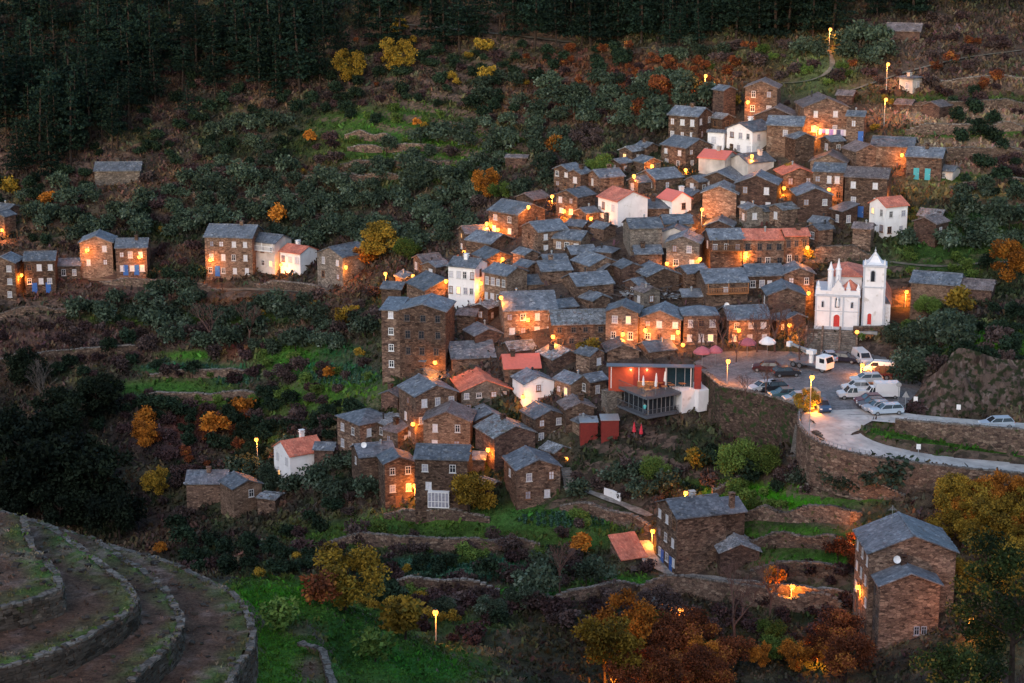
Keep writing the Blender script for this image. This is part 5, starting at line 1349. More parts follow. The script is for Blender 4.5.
# traffic cone, signs
def sign(px, py, h, label, kind, tmn=135, P=None):
    P = ground(px,py,tmn) if P is None else P; az = math.atan2(P[0],P[1]); o = empty('road_sign', tuple(P), -az); tag(o,label,'sign')
    m = MB(); m.tube((0,0,-.3),(0,0,h),.05); m.build('pole',[light_metal],o)
    m = MB()
    if kind == 'round': m.tube((0,-.06,h),(0,-.09,h),.36,n=16)
    elif kind == 'tri': m.extrude([(-.5,h-.3),(.5,h-.3),(0,h+.6)],'y',-.09,-.055)
    else: m.box(-.28,.28,-.09,-.055,h-.55,h+.15)
    m.build('plate',[light_metal if kind != 'rect' else white_paint],o); return o
sign(898,404,2.8,'grey backed round sign, tallest in the group at the right of the square','round')
sign(905,412,2.4,'triangular sign back nearest the road wall','tri')
sign(915,413,2.2,'white rectangular sign right of the triangular one','rect')
sign(958,419,1.9,'white rectangular sign on the verge of the upper road near the cliff','rect')
sign(918,459,1.9,'small white sign on the grass in the road bend','rect')
for px in (812,):
    pass
# railings along the walkway beside the street lamp
def railing(A, label, h=1.0):
    P0 = np.array(A[0]); o = empty('railing', tuple(P0)); tag(o,label,'railing'); m = MB(); p = MB()
    S_ = spline([np.array(a)-P0 for a in A], 8)
    for a, b in zip(S_[:-1], S_[1:]):
        for zz in (h, h*.5): m.tube((a[0],a[1],a[2]+zz),(b[0],b[1],b[2]+zz),.035,n=5)
    for a in S_[::2]: p.tube((a[0],a[1],a[2]-.2),(a[0],a[1],a[2]+h),.045,n=5)
    m.build('rail',[light_metal],o); p.build('post',[light_metal],o)
railing([(p[0],p[1],p[2]+.12) for p in pav_o[4:26:3]], 'metal railing along the outer edge of the road bend')
railing([(p[0],p[1]-.1,ZP) for p in ul[4:]], 'metal railing on the wall between the two road arms')
# outdoor stairs
def steps(px0, py0, px1, py1, wd, n, label):
    A = ground(px0,py0); B = ground(px1,py1)
    if A[2] > B[2]: A, B = B, A
    d = (B-A)[:2]; Ld = np.hypot(*d); ang = math.atan2(d[1],d[0]); o = empty('stone_stairs', tuple(A), ang); tag(o,label,'stairs')
    m = MB(); hh = max(B[2]-A[2], .5)
    for i in range(n): m.box(Ld*i/n, Ld*(i+1)/n, -wd/2, wd/2, -1.2, hh*(i+1)/n+.1)
    m.build('steps',[path_mat],o)
steps(570,490,566,468,1.5,10,'narrow stone stairs climbing beside the lamp at the village foot')
steps(795,455,800,425,1.3,14,'pale stairs down from the square beside the tall street lamp')
steps(655,625,648,598,2.6,12,'dark wide stairs in the wood below the pale path')
# white panel wall by the narrow path
P_ = [ground(604,489), ground(612,493), ground(620,499)]
wall([(p[0],p[1]-1.1,p[2]) for p in P_], 1.3, 'short white wall at the start of the narrow path', t=.2, mat=whitewash, capn=False, name='white_wall', lump=.01)
# satellite: broken timber pile and laundry
P = ground(650,300); o = empty('timber_pile', tuple(P)); tag(o,'heap of broken beams and slates in a roofless house in the centre','pile'); m = MB()
for i in range(70):
    a = random.uniform(0,3.14); M = Matrix.Translation((random.uniform(-5,5),random.uniform(-1,4),random.uniform(.2,1.8))) @ Matrix.Rotation(a,4,'Z') @ Matrix.Rotation(random.uniform(-.4,.4),4,'Y')
    m.box(-random.uniform(.5,1.7),random.uniform(.5,1.7),-.09,.09,-.07,.07,0,M)
m.build('beams',[wood_dark],o)
m = MB()
for i in range(60):
    M = Matrix.Translation((random.uniform(-4.5,4.5),random.uniform(-1,4),random.uniform(.1,1.2))) @ Matrix.Rotation(random.uniform(0,3),4,'Z') @ Matrix.Rotation(random.uniform(-.6,.6),4,'X')
    m.box(-.4,.4,-.3,.3,-.04,.04,0,M)
m.build('slates',[slate_old],o)
P = ground(818,139); P2 = ground(855,139)
cloths = [(.7,.7,.72),(.35,.12,.5),(.7,.68,.7),(.25,.2,.5),(.65,.65,.7),(.08,.08,.15),(.5,.45,.6),(.7,.7,.75),(.3,.3,.55),(.6,.6,.62)]
ln = empty('washing_line', tuple(P)); tag(ln,'washing line hung along the terrace of the broad gable house','washing line'); D_ = P2-P; D_[2] = 0
m = MB(); m.tube((0,0,0),(0,0,1.9),.04); m.tube(tuple(D_),tuple(D_+np.array([0,0,1.9])),.04); m.build('pole',[wood],ln)
m = MB(); m.tube((0,0,1.85),tuple(D_+np.array([0,0,1.85])),.02); m.build('line',[white_paint],ln)
cn = ['plain white sheet','purple towel','off white sheet','violet shirt','pale shirt','black trousers','lilac cloth','white towel','blue violet cloth','grey white cloth']
for i, c_ in enumerate(cloths):
    u = (i+.5)/len(cloths); q = P + D_*u; hh = random.uniform(.7,1.2); ww = random.uniform(.5,.85)
    ob = MB(); n=6
    for k in range(n): 
        xa=-ww/2+ww*k/n; xb=xa+ww/n; ya=.05*math.sin(k*1.9); yb=.05*math.sin((k+1)*1.9)
        ob.poly([(xa,ya,-hh),(xb,yb,-hh),(xb,0,0),(xa,0,0)]); ob.poly([(xa,ya+.02,-hh),(xa,.02,0),(xb,.02,0),(xb,yb+.02,-hh)])
    o = ob.build('laundry',[plain('cloth %d'%i, c_, .9)]); o.location=(q[0],q[1]-.02,q[2]+1.84); tag(o, cn[i]+' number in line'.replace(' number in line','')+' pegged on the washing line, '+['first','second','third','fourth','fifth','sixth','seventh','eighth','ninth','last'][i]+' from the left', 'laundry')
# white barrier / bench etc near the stream house
for px, py, w_, h_, mt, nm, lb, cat in [(686,574,1.0,1.3,concrete,'stone_slab','pale upright slab leaning by the corner of the tall house by the stream','slab'),
    (636,573,.8,.8,wood_dark,'wooden_bench','small dark wooden bench on the pale path','bench')]:
    P = ground(px,py); o = empty(nm, tuple(P)); tag(o,lb,cat); m = MB()
    if 'bench' in nm: m.box(-.7,.7,-.25,.25,.4,.47); m.build('seat',[mt],o); m = MB(); m.box(-.7,.7,.2,.25,.5,.9); m.build('backrest',[mt],o); m = MB(); m.box(-.6,-.5,-.2,.2,0,.397); m.box(.5,.6,-.2,.2,0,.397); m.build('leg',[mt],o)
    else: m.box(-.5,.5,-.1,.1,0,h_); m.build('panel',[mt],o); m = MB(); m.box(-.56,.56,-.14,.14,-.1,-.003+.1); m.build('foot',[mt],o)

# ------------------------------------------------------------------ street lamps
def top(o):
    while o.parent is not None: o = o.parent
    return o
def house_tree():
  global BV
  bpy.context.view_layer.update()
  vs, fs = [], []
  HROOTS = {h[0].name for h in HOUSES} | {'church','restaurant'}
  for o in list(C.objects):
    if o.type == 'MESH' and o.parent is not None and top(o).name in HROOTS and o.name.split('.')[0] in ('wall','roof','wing','facade','nave','bell_tower','nave_roof','front_block','front_roof','white_box','base','red_wall','side_aisle','spire'):
        n = len(vs); M = o.matrix_world; vs += [M @ v.co for v in o.data.vertices]; fs += [tuple(n+i for i in p.vertices) for p in o.data.polygons]
  BV = BVHTree.FromPolygons(vs, fs)
house_tree()
def hit_house(px, py):
    d = Vector(ray(px, py)).normalized(); h = BV.ray_cast(Vector((0,0,0)), d, 800)
    return h
# more of the packed small houses, wherever a line of sight still falls on open ground inside the village
vill_poly = [(408,305),(478,250),(568,188),(676,140),(748,118),(850,118),(888,150),(890,200),(842,232),(805,262),(798,335),(700,342),(640,352),(600,372),(598,430),(556,470),(400,488),(380,445),(404,395)]
def hx_clear(x, y, mg):
    for (_, P, rz, L1, L2, Hh_, hr_) in HOUSES:
        dx, dy = x-P[0], y-P[1]
        if dx*dx+dy*dy > 250: continue
        c, s = math.cos(rz), math.sin(rz); lx = dx*c+dy*s; ly = -dx*s+dy*c
        if -mg < lx < L2+mg and -mg < ly < L1+mg: return False
    return True
def sees_ground(px, py):
    h = hit_house(px, py); g = Vector(ground(px, py)).length; return h[0] is None or h[3] > g+.5
def pip(x, y, poly):
    ins = False; n = len(poly)
    for i in range(n):
        x1, y1 = poly[i]; x2, y2 = poly[(i+1)%n]
        if (y1 > y) != (y2 > y) and x < (x2-x1)*(y-y1)/(y2-y1)+x1: ins = not ins
    return ins
used_l = set(); nf = 0; rf = random.Random(5)
cand = [(px, py) for py in range(110, 492, 5) for px in range(362, 888, 6) if pip(px, py, vill_poly)]
rf.shuffle(cand)
short = {}
for lb_, hh_ in HO.items():
    q_ = proj(*(hh_[1] + np.array([0,0,hh_[5]*.6])))
    if len(lb_.split()) <= 11 and 'small' not in lb_: short[lb_] = q_
for px, py in cand:
    if nf >= 75: break
    if 600 < px < 720 and py > 345: continue
    pts_ok = [sees_ground(px+dx, py+dy) for dx in (-10, 0, 9) for dy in (-2, -9)]
    if sum(pts_ok) < 4: continue
    P = ground(px, py)
    if not all(hx_clear(P[0]+ax, P[1]+ay, .15) for ax, ay in ((0,0),(-1.2,1.0),(1.2,1.0),(0,2.2))): continue
    best = sorted(short.items(), key=lambda kv: (kv[1][0]-px)**2+(kv[1][1]-py)**2)
    lab = None
    wm_ = rf.choice('kkkklgd'); rm_ = rf.choice('ssssbo')
    ad = {'k':'small brown','l':'small ochre','g':'small grey','d':'small dark'}[wm_]
    for lb_, q_ in best[:6]:
        dx, dy = px-q_[0], (py-8)-q_[1]
        rel = ('right of' if dx > 0 else 'left of') if abs(dx) > abs(dy) else ('below' if dy > 0 else 'behind')
        t_ = '%s house %s the %s' % (ad, rel, lb_)
        if t_ not in used_l and len(t_.split()) <= 16: lab = t_; break
    if lab is None: continue
    used_l.add(lab); kd_ = rf.choice(['gr','gl','gr','gl','sl']); wl_ = rf.uniform(6, 15); wr_ = rf.uniform(6, 17); ht_ = rf.uniform(11, 20)
    sc_ = .8 if py < 220 else 1.0
    house(0,0, px-wl_*sc_, px, px+wr_*sc_, py-ht_*sc_, py, kd_, wm_, rm_, '-- --', lab, ch=rf.choice(['','','pipe','stone']), slope=rf.uniform(.34,.5)); nf += 1
    if nf % 3 == 0: house_tree()
house_tree(); print('stage: filled', nf)
def add_light(parent, loc, e, r=.18):
    l = bpy.data.lights.new('lamp_light','POINT'); l.energy = e; l.color = (1.0,.29,.03); l.shadow_soft_size = r
    o = bpy.data.objects.new('lamp_light', l); C.objects.link(o); o.parent = parent; o.location = loc; return o
mbulb = MB(); mbulb.lathe([(.05,-.33),(.2,-.27),(.32,-.1),(.32,.1),(.2,.27),(.05,.33)],(0,0,0),10); MBU = mbulb.mesh('bulb'); MBU.materials.append(bulb_mat)
mcap = MB(); mcap.lathe([(.16,.0),(.14,.06),(.06,.12),(.03,.2)],(0,0,.31),10); MCA = mcap.mesh('lamp_shade'); MCA.materials.append(cast_iron)
def share(nm, me, parent, loc=(0,0,0)):
    o = bpy.data.objects.new(nm, me); C.objects.link(o); o.parent = parent; o.location = loc; return o
def pole_lamp(px, py, pyb, label, e=1.0, tmn=125):
    B = ground(px, pyb, tmn); kk = depth(B)/FPX; h = max(1.8, (pyb-py)*kk/math.cos(PITCH*1.1))
    o = empty('street_lamp', tuple(B)); tag(o, label, 'street lamp')
    m = MB(); m.tube((0,0,-.5),(0,0,h+.15),.085,.05); m.build('pole',[light_metal],o)
    m = MB(); m.tube((0,0,h+.12),(0,-.7,h+.42),.035,n=5); m.tube((0,-.7,h+.42),(0,-.75,h+.3),.035,n=5); m.build('arm',[light_metal],o)
    share('lamp_shade', MCA, o, (0,-.75,h-.02)); share('bulb', MBU, o, (0,-.75,h)); add_light(o, (0,-.75,h-.75), LAMP_W*1.8*e); return o
def wall_lamp(px, py, label, e=1.0):
    h = hit_house(px, py); d = Vector(ray(px, py)).normalized()
    gp = Vector(ground(px, py))
    if h[0] is None or (gp.length < h[3]-3): 
        return pole_lamp(px, py, py+16, label, e)
    L_ = h[0] - d*1.6
    o = empty('wall_lamp', tuple(L_)); tag(o, label, 'wall lamp')
    m = MB(); dh = Vector((d.x,d.y,0)).normalized(); m.tube((0,0,.42),tuple(dh*1.65+Vector((0,0,.30))),.03,n=5); m.tube((0,0,.42),(0,0,.3),.03,n=5); m.build('bracket',[cast_iron],o)
    share('lamp_shade', MCA, o, (0,0,0)); share('bulb', MBU, o); add_light(o, tuple(-dh*.1+Vector((0,0,-.68))), LAMP_W*e); return o
PL = [(829,30,50,'highest street lamp, at the top edge by the straight track'),(886,65,95,'street lamp on the bare slope left of the white hut'),(884,100,126,'street lamp below the one beside the white hut'),
 (705,76,92,'street lamp among the rusty bracken at the upper left of the village'),(816,128,142,'street lamp in front of the laundry'),(745,252.5,266,'street lamp before the long terracotta roofs'),
 (727,360,385,'street lamp standing at the left of the square'),(808.5,376,452,'tall street lamp in front of the round tree'),(258,438,472,'lone street lamp on the dark slope left of the village'),
 (791,584,600,'street lamp on the pale path above the orange trees'),(680,609,622,'street lamp left beside the pale path in the wood'),(436,609,642,'street lamp at the top of the near green slope'),
 (613,676,692,'street lamp cut by the bottom edge in the orange trees'),(817,650,664,'small street lamp deep in the rusty trees'),(968,615,640,'street lamp among the branches right of the large near house'),
 (861,364,376,'low lamp beside the white vans'),(813,401,412,'low lamp beside the tan trailer'),(386,273,292,'street lamp by the golden tree on the left rim'),(487,223,240,'left of two lamps at the big house on the upper left rim'),
 (685,491,508,'lamp glowing behind the roof of the tall house by the stream'),(864,526,540,'small lamp at the upper left corner of the large near house'),(892,198,214,'lamp pole in front of the tall white house above the church')]
for a in PL: pole_lamp(a[0],a[1],a[2],a[3], tmn=(125 if a[1] < 600 else 120))
WL = [(748,102,'lamp on the topmost gable'),(652,166,'lamp on the wall at the upper left rim below the square house'),(685.7,170,'lamp under the wide house below the tall square one'),(752,156,'lamp at the foot of the tall white house'),
 (784,188,'lamp by the small terracotta roofed stone house'),(829,189.5,'lamp by the three windowed slate roofed house'),(634,176,'lamp at the edge of the third rim house'),(552,196,'bright lamp lighting a gable on the upper left rim'),
 (528.5,207,'lamp on the low house below the golden roadside tree'),(564,211,'lamp on the lower wall of the gabled house on the upper left rim'),(591,218.5,'lamp left of the white house with balcony'),
 (498,229.5,'right of two lamps at the big house on the upper left rim'),(464,252,'lamp at the far left corner of the upper village'),(502.6,259,'lamp over the small roofs in the middle left'),
 (413,276,'lamp by the tiny slate roof on the left edge'),(446,281,'lamp at the left corner of the lamp lit white house'),(481,283,'strong lamp on the right side of the lamp lit white house'),(501,297.5,'lamp below the rows of lit windows'),
 (528,319.5,'big bright lamp on the great warm lit house'),(553,336.6,'lamp at the left end of the long worn slate roof'),(435,362.5,'lamp at the foot of the tall unfinished block'),(413,424,'lamp on the tall house in the lower left'),
 (488,449.6,'lamp right of the glazed balcony house'),(415,483.6,'lamp on the gable left of the glazed balcony'),(523,397,'lamp at the lit side of the lower white gabled house'),(566,459,'lamp right of the free standing house at the village foot'),
 (667,263.5,'lamp left of the grey stone gable'),(700,259,'lamp right of the grey stone gable'),(701.5,209,'small lamp right of the pink white house'),(807.5,247.5,'lamp in the golden bush behind the church'),(808.6,293,'bright lamp immediately left of the church'),
 (750,303,'lamp below the orange timber balcony'),(739,330,'strong lamp on the house behind the pink parasols'),(678,332,'right one of two lamps on the warm gable above the restaurant'),(645.5,330,'left one of two lamps on the warm gable above the restaurant'),
 (623,334,'lamp on the gable with two white windows above the restaurant'),(683,345,'lamp over the roof just behind the restaurant'),(789.5,325,'lamp in the cafe porch left of the stairs'),(857,332,'lamp on top of the lit gateway',1.6),
 (905,291,'lamp on the long barn right of the bell tower'),(902,155,'lamp at the left end of the house with turquoise doors'),(86.5,250,'lamp on the lit gable of the far row'),(139,257,'lamp on the middle house of the far row'),(21.5,275,'lamp between the leftmost two houses of the far row'),
 (2,230,'lamp on the house cut by the left edge'),(210,260,'lamp on the big three storey house of the far row'),(281,265,'lamp on the white house of the far row'),(346,267,'lamp on the pale gable at the right end of the far row'),
 (652,529,'lamp on the left wall of the tall house by the stream'),(858,587,'lamp on the narrow side of the large near house'),(816,293,'second lamp beside the church wall')]
for a in WL[:-1]: wall_lamp(*a)

# ------------------------------------------------------------------ knoll with curved terraces, lower left
ks = [(23,515),(26,532),(33,548),(45,560),(55,573),(60,587),(52,592),(38,597),(18,602),(-6,607)]
k2 = [(45,524),(60,534),(78,546),(96,560),(113,573),(127,585),(135,596),(131,607),(117,618),(98,629),(80,639),(59,648),(30,658),(-8,669)]
k3 = [(90,536),(104,545),(117,554),(133,564),(148,574),(162,587),(172,601),(179,616),(177,630),(168,645),(150,661),(129,680),(110,700)]
k4 = [(-14,508),(20,516),(50,526),(75,534),(98,542),(125,550),(156,558),(180,567),(203,578),(220,586),(234,595),(243,606),(249,618),(252,636),(249,648),(242,658),(233,672),(228,690),(224,712)]
lev = [-30.0,-31.05,-32.1,-33.15]; curves = []
for c_, z in zip((ks,k2,k3,k4), lev):
    W_ = spline([on_plane(x,y,z) for x,y in c_], 5); curves.append(W_)
polys = []
for W_, z in zip(curves, lev):
    a = W_[0]; b = W_[-1]
    polys.append([tuple(p[:2]) for p in W_] + [(b[0]-3, b[1]-8), (-60, b[1]-12), (-60, a[1]+4), (a[0]-6, a[1]+2.4), (a[0]-2.0, a[1]+1.2)])
sx_ = np.arange(-46, -4, .2); sy_ = np.arange(50, 99, .2); KX, KY = np.meshgrid(sx_, sy_); KZ = np.full(KX.shape, -99.0)
for p_, z in reversed(list(zip(polys, lev))): KZ = np.where(in_poly(KX, KY, p_), z, KZ)
kin = KZ > -90
nz = fbm(KX, KY, 1.6, 31, 4); nz2 = fbm(KX, KY, 5, 32, 3); nz3 = fbm(KX, KY, .5, 33, 2)
from_edge = np.full(KX.shape, 99.)
for W_, p_ in zip(curves, polys):
    inside = in_poly(KX, KY, p_)
    dm = np.full(KX.shape, 99.)
    for q in W_[::2]: dm = np.minimum(dm, np.hypot(KX-q[0], KY-q[1]))
    from_edge = np.where(inside, np.minimum(from_edge, dm), from_edge)
cb = np.array([.10,.056,.04]); cg = np.array([.055,.10,.022]); cs = np.array([.17,.115,.10])
gm = np.clip((1.35-from_edge)/1.0 + nz2*1.2, 0, 1) * np.clip(.7+nz*1.3, 0, 1)
kc = cb*(1-gm[...,None]) + cg*gm[...,None]; sm = np.clip(nz3*2.2+nz*1.0-.35, 0, .7); kc = kc*(1-sm[...,None]) + cs*sm[...,None]
kc *= (1+.35*nz[...,None]); kc = np.clip(kc, .01, .6)
KZZ = np.where(kin, KZ + .07*nz + .05*nz3, KZ)
nyk, nxk = KX.shape; idk = np.arange(nyk*nxk).reshape(nyk, nxk); okc = kin[:-1,:-1]&kin[:-1,1:]&kin[1:,1:]&kin[1:,:-1]
fk = np.stack([idk[:-1,:-1], idk[:-1,1:], idk[1:,1:], idk[1:,:-1]], -1)[okc]
used, inv = np.unique(fk.ravel(), return_inverse=True)
kv = np.stack([KX,KY,KZZ],-1).reshape(-1,3)[used]; kcc = kc.reshape(-1,3)[used]
ksh = link('terraced_hill', npmesh('terraced_hill', kv, inv.reshape(-1,4), kcc), gmat); tag(ksh, kind='structure')
near_stone = cells('near wall stone', [(.022,.017,.014),(.075,.058,.048),(.045,.034,.028),(.10,.08,.068)], (2.5,2.5,5), bump=.5, gap=.9, patch=((.045,.06,.02),0.62))
near_cap = cells('near cap stone', [(.06,.05,.044),(.19,.16,.14),(.11,.09,.078)], (3,3,3), bump=.5, patch=((.04,.06,.018),0.6))
knames = ['short curved dry stone wall of the highest near terrace','long curved dry stone wall of the second near terrace','curved dry stone wall of the third near terrace','outermost dry stone wall edging the near terraces above the green slope']
for W_, z, lb, i in zip(curves, lev, knames, range(4)):
    hgt = 1.05 if i < 3 else 2.4
    wo_ = wall([(p[0], p[1], z-hgt) for p in W_], hgt-.06, lb, t=.26, down=(.3 if i < 3 else 9), z_from_ground=False, name='dry_stone_wall', lump=.03, seg=.35, capn=False)
    sb_m = MB(); cp_m = MB(); rs = random.Random(40+i)
    D_ = np.array([p[:2] for p in W_]); dl = np.hypot(*np.diff(D_, axis=0).T); cum = np.concatenate([[0], np.cumsum(dl)]); LT = cum[-1]
    nrow = int(hgt/.135) if i < 3 else 12
    def at_len(s): 
        j = min(len(dl)-1, int(np.searchsorted(cum, s, 'right')-1)); f = (s-cum[j])/max(dl[j],1e-6); p = D_[j]*(1-f)+D_[j+1]*f; d = (D_[j+1]-D_[j])/max(dl[j],1e-6); return p, d
    cen_ = np.array([-30.0, 82.0])
    for row in range(nrow+1):
        s = rs.uniform(0,.2)
        while s < LT-.1:
            lw = rs.uniform(.16,.48); p, d = at_len(s+lw/2); nrm = np.array([d[1], -d[0]])
            if nrm@(p-cen_) < 0: nrm = -nrm
            top_row = row == nrow
            if top_row and rs.random() < .16: s += lw; continue
            zc = z - .07 - (nrow-row)*.135 + (.03 if top_row else 0); ang = math.atan2(d[1], d[0])+rs.uniform(-.12,.12)
            off = rs.uniform(.02,.11) if not top_row else rs.uniform(-.06,.05)
            M_ = Matrix.Translation((p[0]+nrm[0]*off, p[1]+nrm[1]*off, zc)) @ Matrix.Rotation(ang, 4, 'Z') @ Matrix.Rotation(rs.uniform(-.1,.1), 4, 'Y') @ Matrix.Rotation(rs.uniform(-.12,.12), 4, 'X')
            hh_ = rs.uniform(.05,.068) if not top_row else rs.uniform(.04,.085); dd = .13 if not top_row else rs.uniform(.12,.2)
            (cp_m if top_row else sb_m).box(-lw/2+.008, lw/2-.008, -dd, dd, -hh_, hh_, 0, M_); s += lw
    sb_m.build('stones', [near_stone], wo_); cp_m.build('coping', [near_cap], wo_)
# fallen stones and clods lying on the near terraces
rs = random.Random(77); fs_ = MB(); n_s = 0
while n_s < 420:
    x_, y_ = rs.uniform(-24,-8), rs.uniform(66,94); i_ = int((x_+46)/.2); j_ = int((y_-50)/.2)
    if not kin[j_, i_]: continue
    r_s = rs.choice([.03,.04,.05,.07,.11]); M_ = Matrix.Translation((x_,y_,KZZ[j_,i_]+r_s*.3)) @ Matrix.Rotation(rs.uniform(0,3),4,'Z') @ Matrix.Rotation(rs.uniform(-.4,.4),4,'X')
    fs_.box(-r_s*1.3,r_s*1.3,-r_s,r_s,-r_s*.6,r_s*.6,0,M_); n_s += 1
o = fs_.build('loose_stones', [near_stone]); tag(o, 'loose stones and clods scattered over the near terraces', 'stones', kind='stuff')
print('stage: structures done')

# ------------------------------------------------------------------ vegetation
def quads(cent, size, tint, up=0.0, seed=0, asp=1.0):
    """one small leaf-shaped face per centre, random directions"""
    r = np.random.default_rng(seed); n = len(cent)
    a = r.normal(size=(n,3)); a[:,2] *= (1-up); a /= np.linalg.norm(a,axis=1)[:,None]
    b = r.normal(size=(n,3)); b -= (b*a).sum(1)[:,None]*a; b /= np.linalg.norm(b,axis=1)[:,None]
    s = (size*r.uniform(.6,1.3,n))[:,None]
    v = np.stack([cent-a*s*asp-b*s*.35, cent+a*s*.1-b*s*.6, cent+a*s*asp+b*s*.35, cent-a*s*.1+b*s*.6], 1).reshape(-1,3)
    f = np.arange(n*4).reshape(-1,4)
    return v, f, np.repeat(tint, 4)
def leafmesh(name, cent, size, tint, mat, seed=0, asp=1.0, up=0.0):
    v, f, t = quads(cent, size, tint, up, seed, asp)
    me = npmesh(name, v, f)
    a = me.attributes.new('tint','FLOAT','POINT'); a.data.foreach_set('value', t.astype(np.float32)); me.materials.append(mat); return me
def crown(name, n, lobes, size, mat, seed, shell=.35, asp=1.0):
    r = np.random.default_rng(seed); C_ = []; T_ = []
    vol = np.array([l[3]*l[4]*l[5] for l in lobes])**.667; cnt = (n*vol/vol.sum()).astype(int)+1
    for l, c in zip(lobes, cnt):
        d = r.normal(size=(c,3)); d /= np.linalg.norm(d,axis=1)[:,None]; rad = (r.uniform(shell,1.05,c)+np.abs(r.normal(0,.10,c)))[:,None]
        C_.append(np.array(l[:3]) + d*rad*np.array(l[3:6])); T_.append(np.clip(r.uniform(.1,.9) + r.normal(0,.17,c), 0, 1))
    return leafmesh(name, np.concatenate(C_), size, np.concatenate(T_), mat, seed, asp)
def rnd_lobes(r, n, R_, zc, Rz, lr, flat=1.0):
    L_ = []
    for i in range(n):
        a = r.uniform(0, 2*math.pi); q = R_*math.sqrt(r.uniform(0,1)); z = zc + r.uniform(-1,1)*Rz*math.sqrt(max(0,1-(q/R_)**2)*.9+.1)
        s = lr*r.uniform(.65,1.25); L_.append((q*math.cos(a), q*math.sin(a), z, s, s, s*.8*flat))
    return L_
def trunkmesh(h, r0, seed, limbs=4, R_=1.0, mat=None, lean=.1):
    r = random.Random(seed); m = MB(); p = Vector((0,0,-.5)); top_ = Vector((r.uniform(-lean,lean)*h, r.uniform(-lean,lean)*h, h))
    mid = Vector((top_.x*.3+r.uniform(-.1,.1), top_.y*.3, h*.45)); m.tube(p, mid, r0, r0*.7, 6); m.tube(mid, top_, r0*.7, r0*.3, 6)
    for i in range(limbs):
        a = 6.283*i/limbs+r.uniform(-.4,.4); b = mid.lerp(top_, r.uniform(0,.7)); e = b + Vector((math.cos(a)*R_*r.uniform(.5,.85), math.sin(a)*R_*r.uniform(.5,.85), R_*r.uniform(.35,.8)))
        m.tube(b, e, r0*.42, r0*.12, 5)
    me = m.mesh('trunk'); me.materials.append(mat or bark); return me
KIND = {}
def mk(kind, nvar, fn):
    KIND[kind] = [fn(i) for i in range(nvar)]
def v_round(mat, R_=1.7, h=3.4, n=420, size=.25, nl=9, th=None, tmat=None, flat=1.0):
    def fn(i):
        r = np.random.default_rng(100+i+int(R_*10)); 
        return (crown('crown', n, rnd_lobes(r, nl, R_*(.72 if n < 3000 else .86), h*.55, h*(.30 if n < 3000 else .36), R_*(.45 if n < 3000 else .33), flat), size, mat, 7+i), trunkmesh(h*.6, .05*h**.9*.6, i, 4, R_*.8, tmat))
    return fn
mk('olive', 4, v_round(M_olive, 1.9, 3.2, 620, .22, 11))
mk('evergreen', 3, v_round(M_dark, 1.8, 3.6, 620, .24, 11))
mk('scrub', 3, v_round(M_purple, 1.4, 1.7, 420, .20, 9, tmat=bark))
mk('twig', 3, v_round(M_twig, 1.5, 2.4, 420, .22, 9))
mk('green', 3, v_round(M_green, 1.7, 3.0, 620, .2, 10))
mk('yellow', 3, v_round(M_yellow, 1.8, 4.2, 700, .22, 11))
mk('orange', 3, v_round(M_orange, 1.7, 4.0, 700, .22, 11))
mk('rust', 3, v_round(M_rust, 2.0, 4.4, 800, .22, 12))
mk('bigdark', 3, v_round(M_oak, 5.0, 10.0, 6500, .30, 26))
mk('bigolive', 2, v_round(M_olive, 2.8, 4.6, 3600, .16, 20))
mk('bigyellow', 2, v_round(M_yellow, 2.8, 6.5, 5200, .15, 22))
mk('bigorange', 2, v_round(M_orange, 2.8, 7.0, 5200, .15, 22))
mk('bigrust', 3, v_round(M_rust, 3.0, 6.5, 5200, .15, 24))
mk('biggreen', 2, v_round(M_green, 3.2, 5.2, 5200, .15, 22))
LOW = [.12,.3,.18,.42,.15,.5,.22]; WID = [2.6,2.4,3.2,3.0,2.2,3.6,2.8]; EXP = [.9,.7,.8,.5,1.0,.45,.75]
def pine(i):
    r = np.random.default_rng(300+i); Hh = 14.0; L_ = []; tiers = 11
    for k in range(tiers):
        z = Hh*(LOW[i]+(.98-LOW[i])*k/(tiers-1)); R_ = (WID[i]*(1-k/(tiers-1))**EXP[i]+.35)*r.uniform(.65,1.25); nb = max(3, int(6-k*.3)); ph = r.uniform(0,6)
        for b in range(nb):
            if r.random() < .14: continue
            a = ph+6.283*b/nb+r.uniform(-.3,.3); 
            L_.append((R_*.55*math.cos(a), R_*.55*math.sin(a), z+r.uniform(-.3,.3), max(.35,R_*.5), max(.35,R_*.5), .42))
    cr = crown('crown', 1100, L_, .26, M_pine, 40+i, .3)
    m = MB(); m.tube((0,0,-1),(0,0,Hh*.55),.2,.14,6); m.tube((0,0,Hh*.55),(0,0,Hh*.97),.14,.04,6); me = m.mesh('trunk'); me.materials.append(bark); return (cr, me)
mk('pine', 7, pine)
def bare(i):
    r = random.Random(500+i); m = MB()
    def br(p, d, ln, rad, dep):
        e = p + d*ln; m.tube(p, e, rad, rad*.65, 5 if dep > 2 else 3, cap=False)
        if dep == 0: return
        for k in range(3 if dep > 1 else 4):
            nd = (d + Vector((r.uniform(-.75,.75), r.uniform(-.75,.75), r.uniform(-.15,.55)))).normalized(); br(p.lerp(e, r.uniform(.6,1)), nd, ln*r.uniform(.6,.8), rad*.6, dep-1)
    br(Vector((0,0,-.3)), Vector((r.uniform(-.1,.1),r.uniform(-.1,.1),1)).normalized(), 2.2, .13, 5)
    me = m.mesh('branches'); return me
BARE = [bare(i) for i in range(3)]
for b_ in BARE: b_.materials.append(plain('brown twigs', (.11,.065,.055), .9))
bare_pale = bare(9); bare_pale.materials.append(bark_pale)

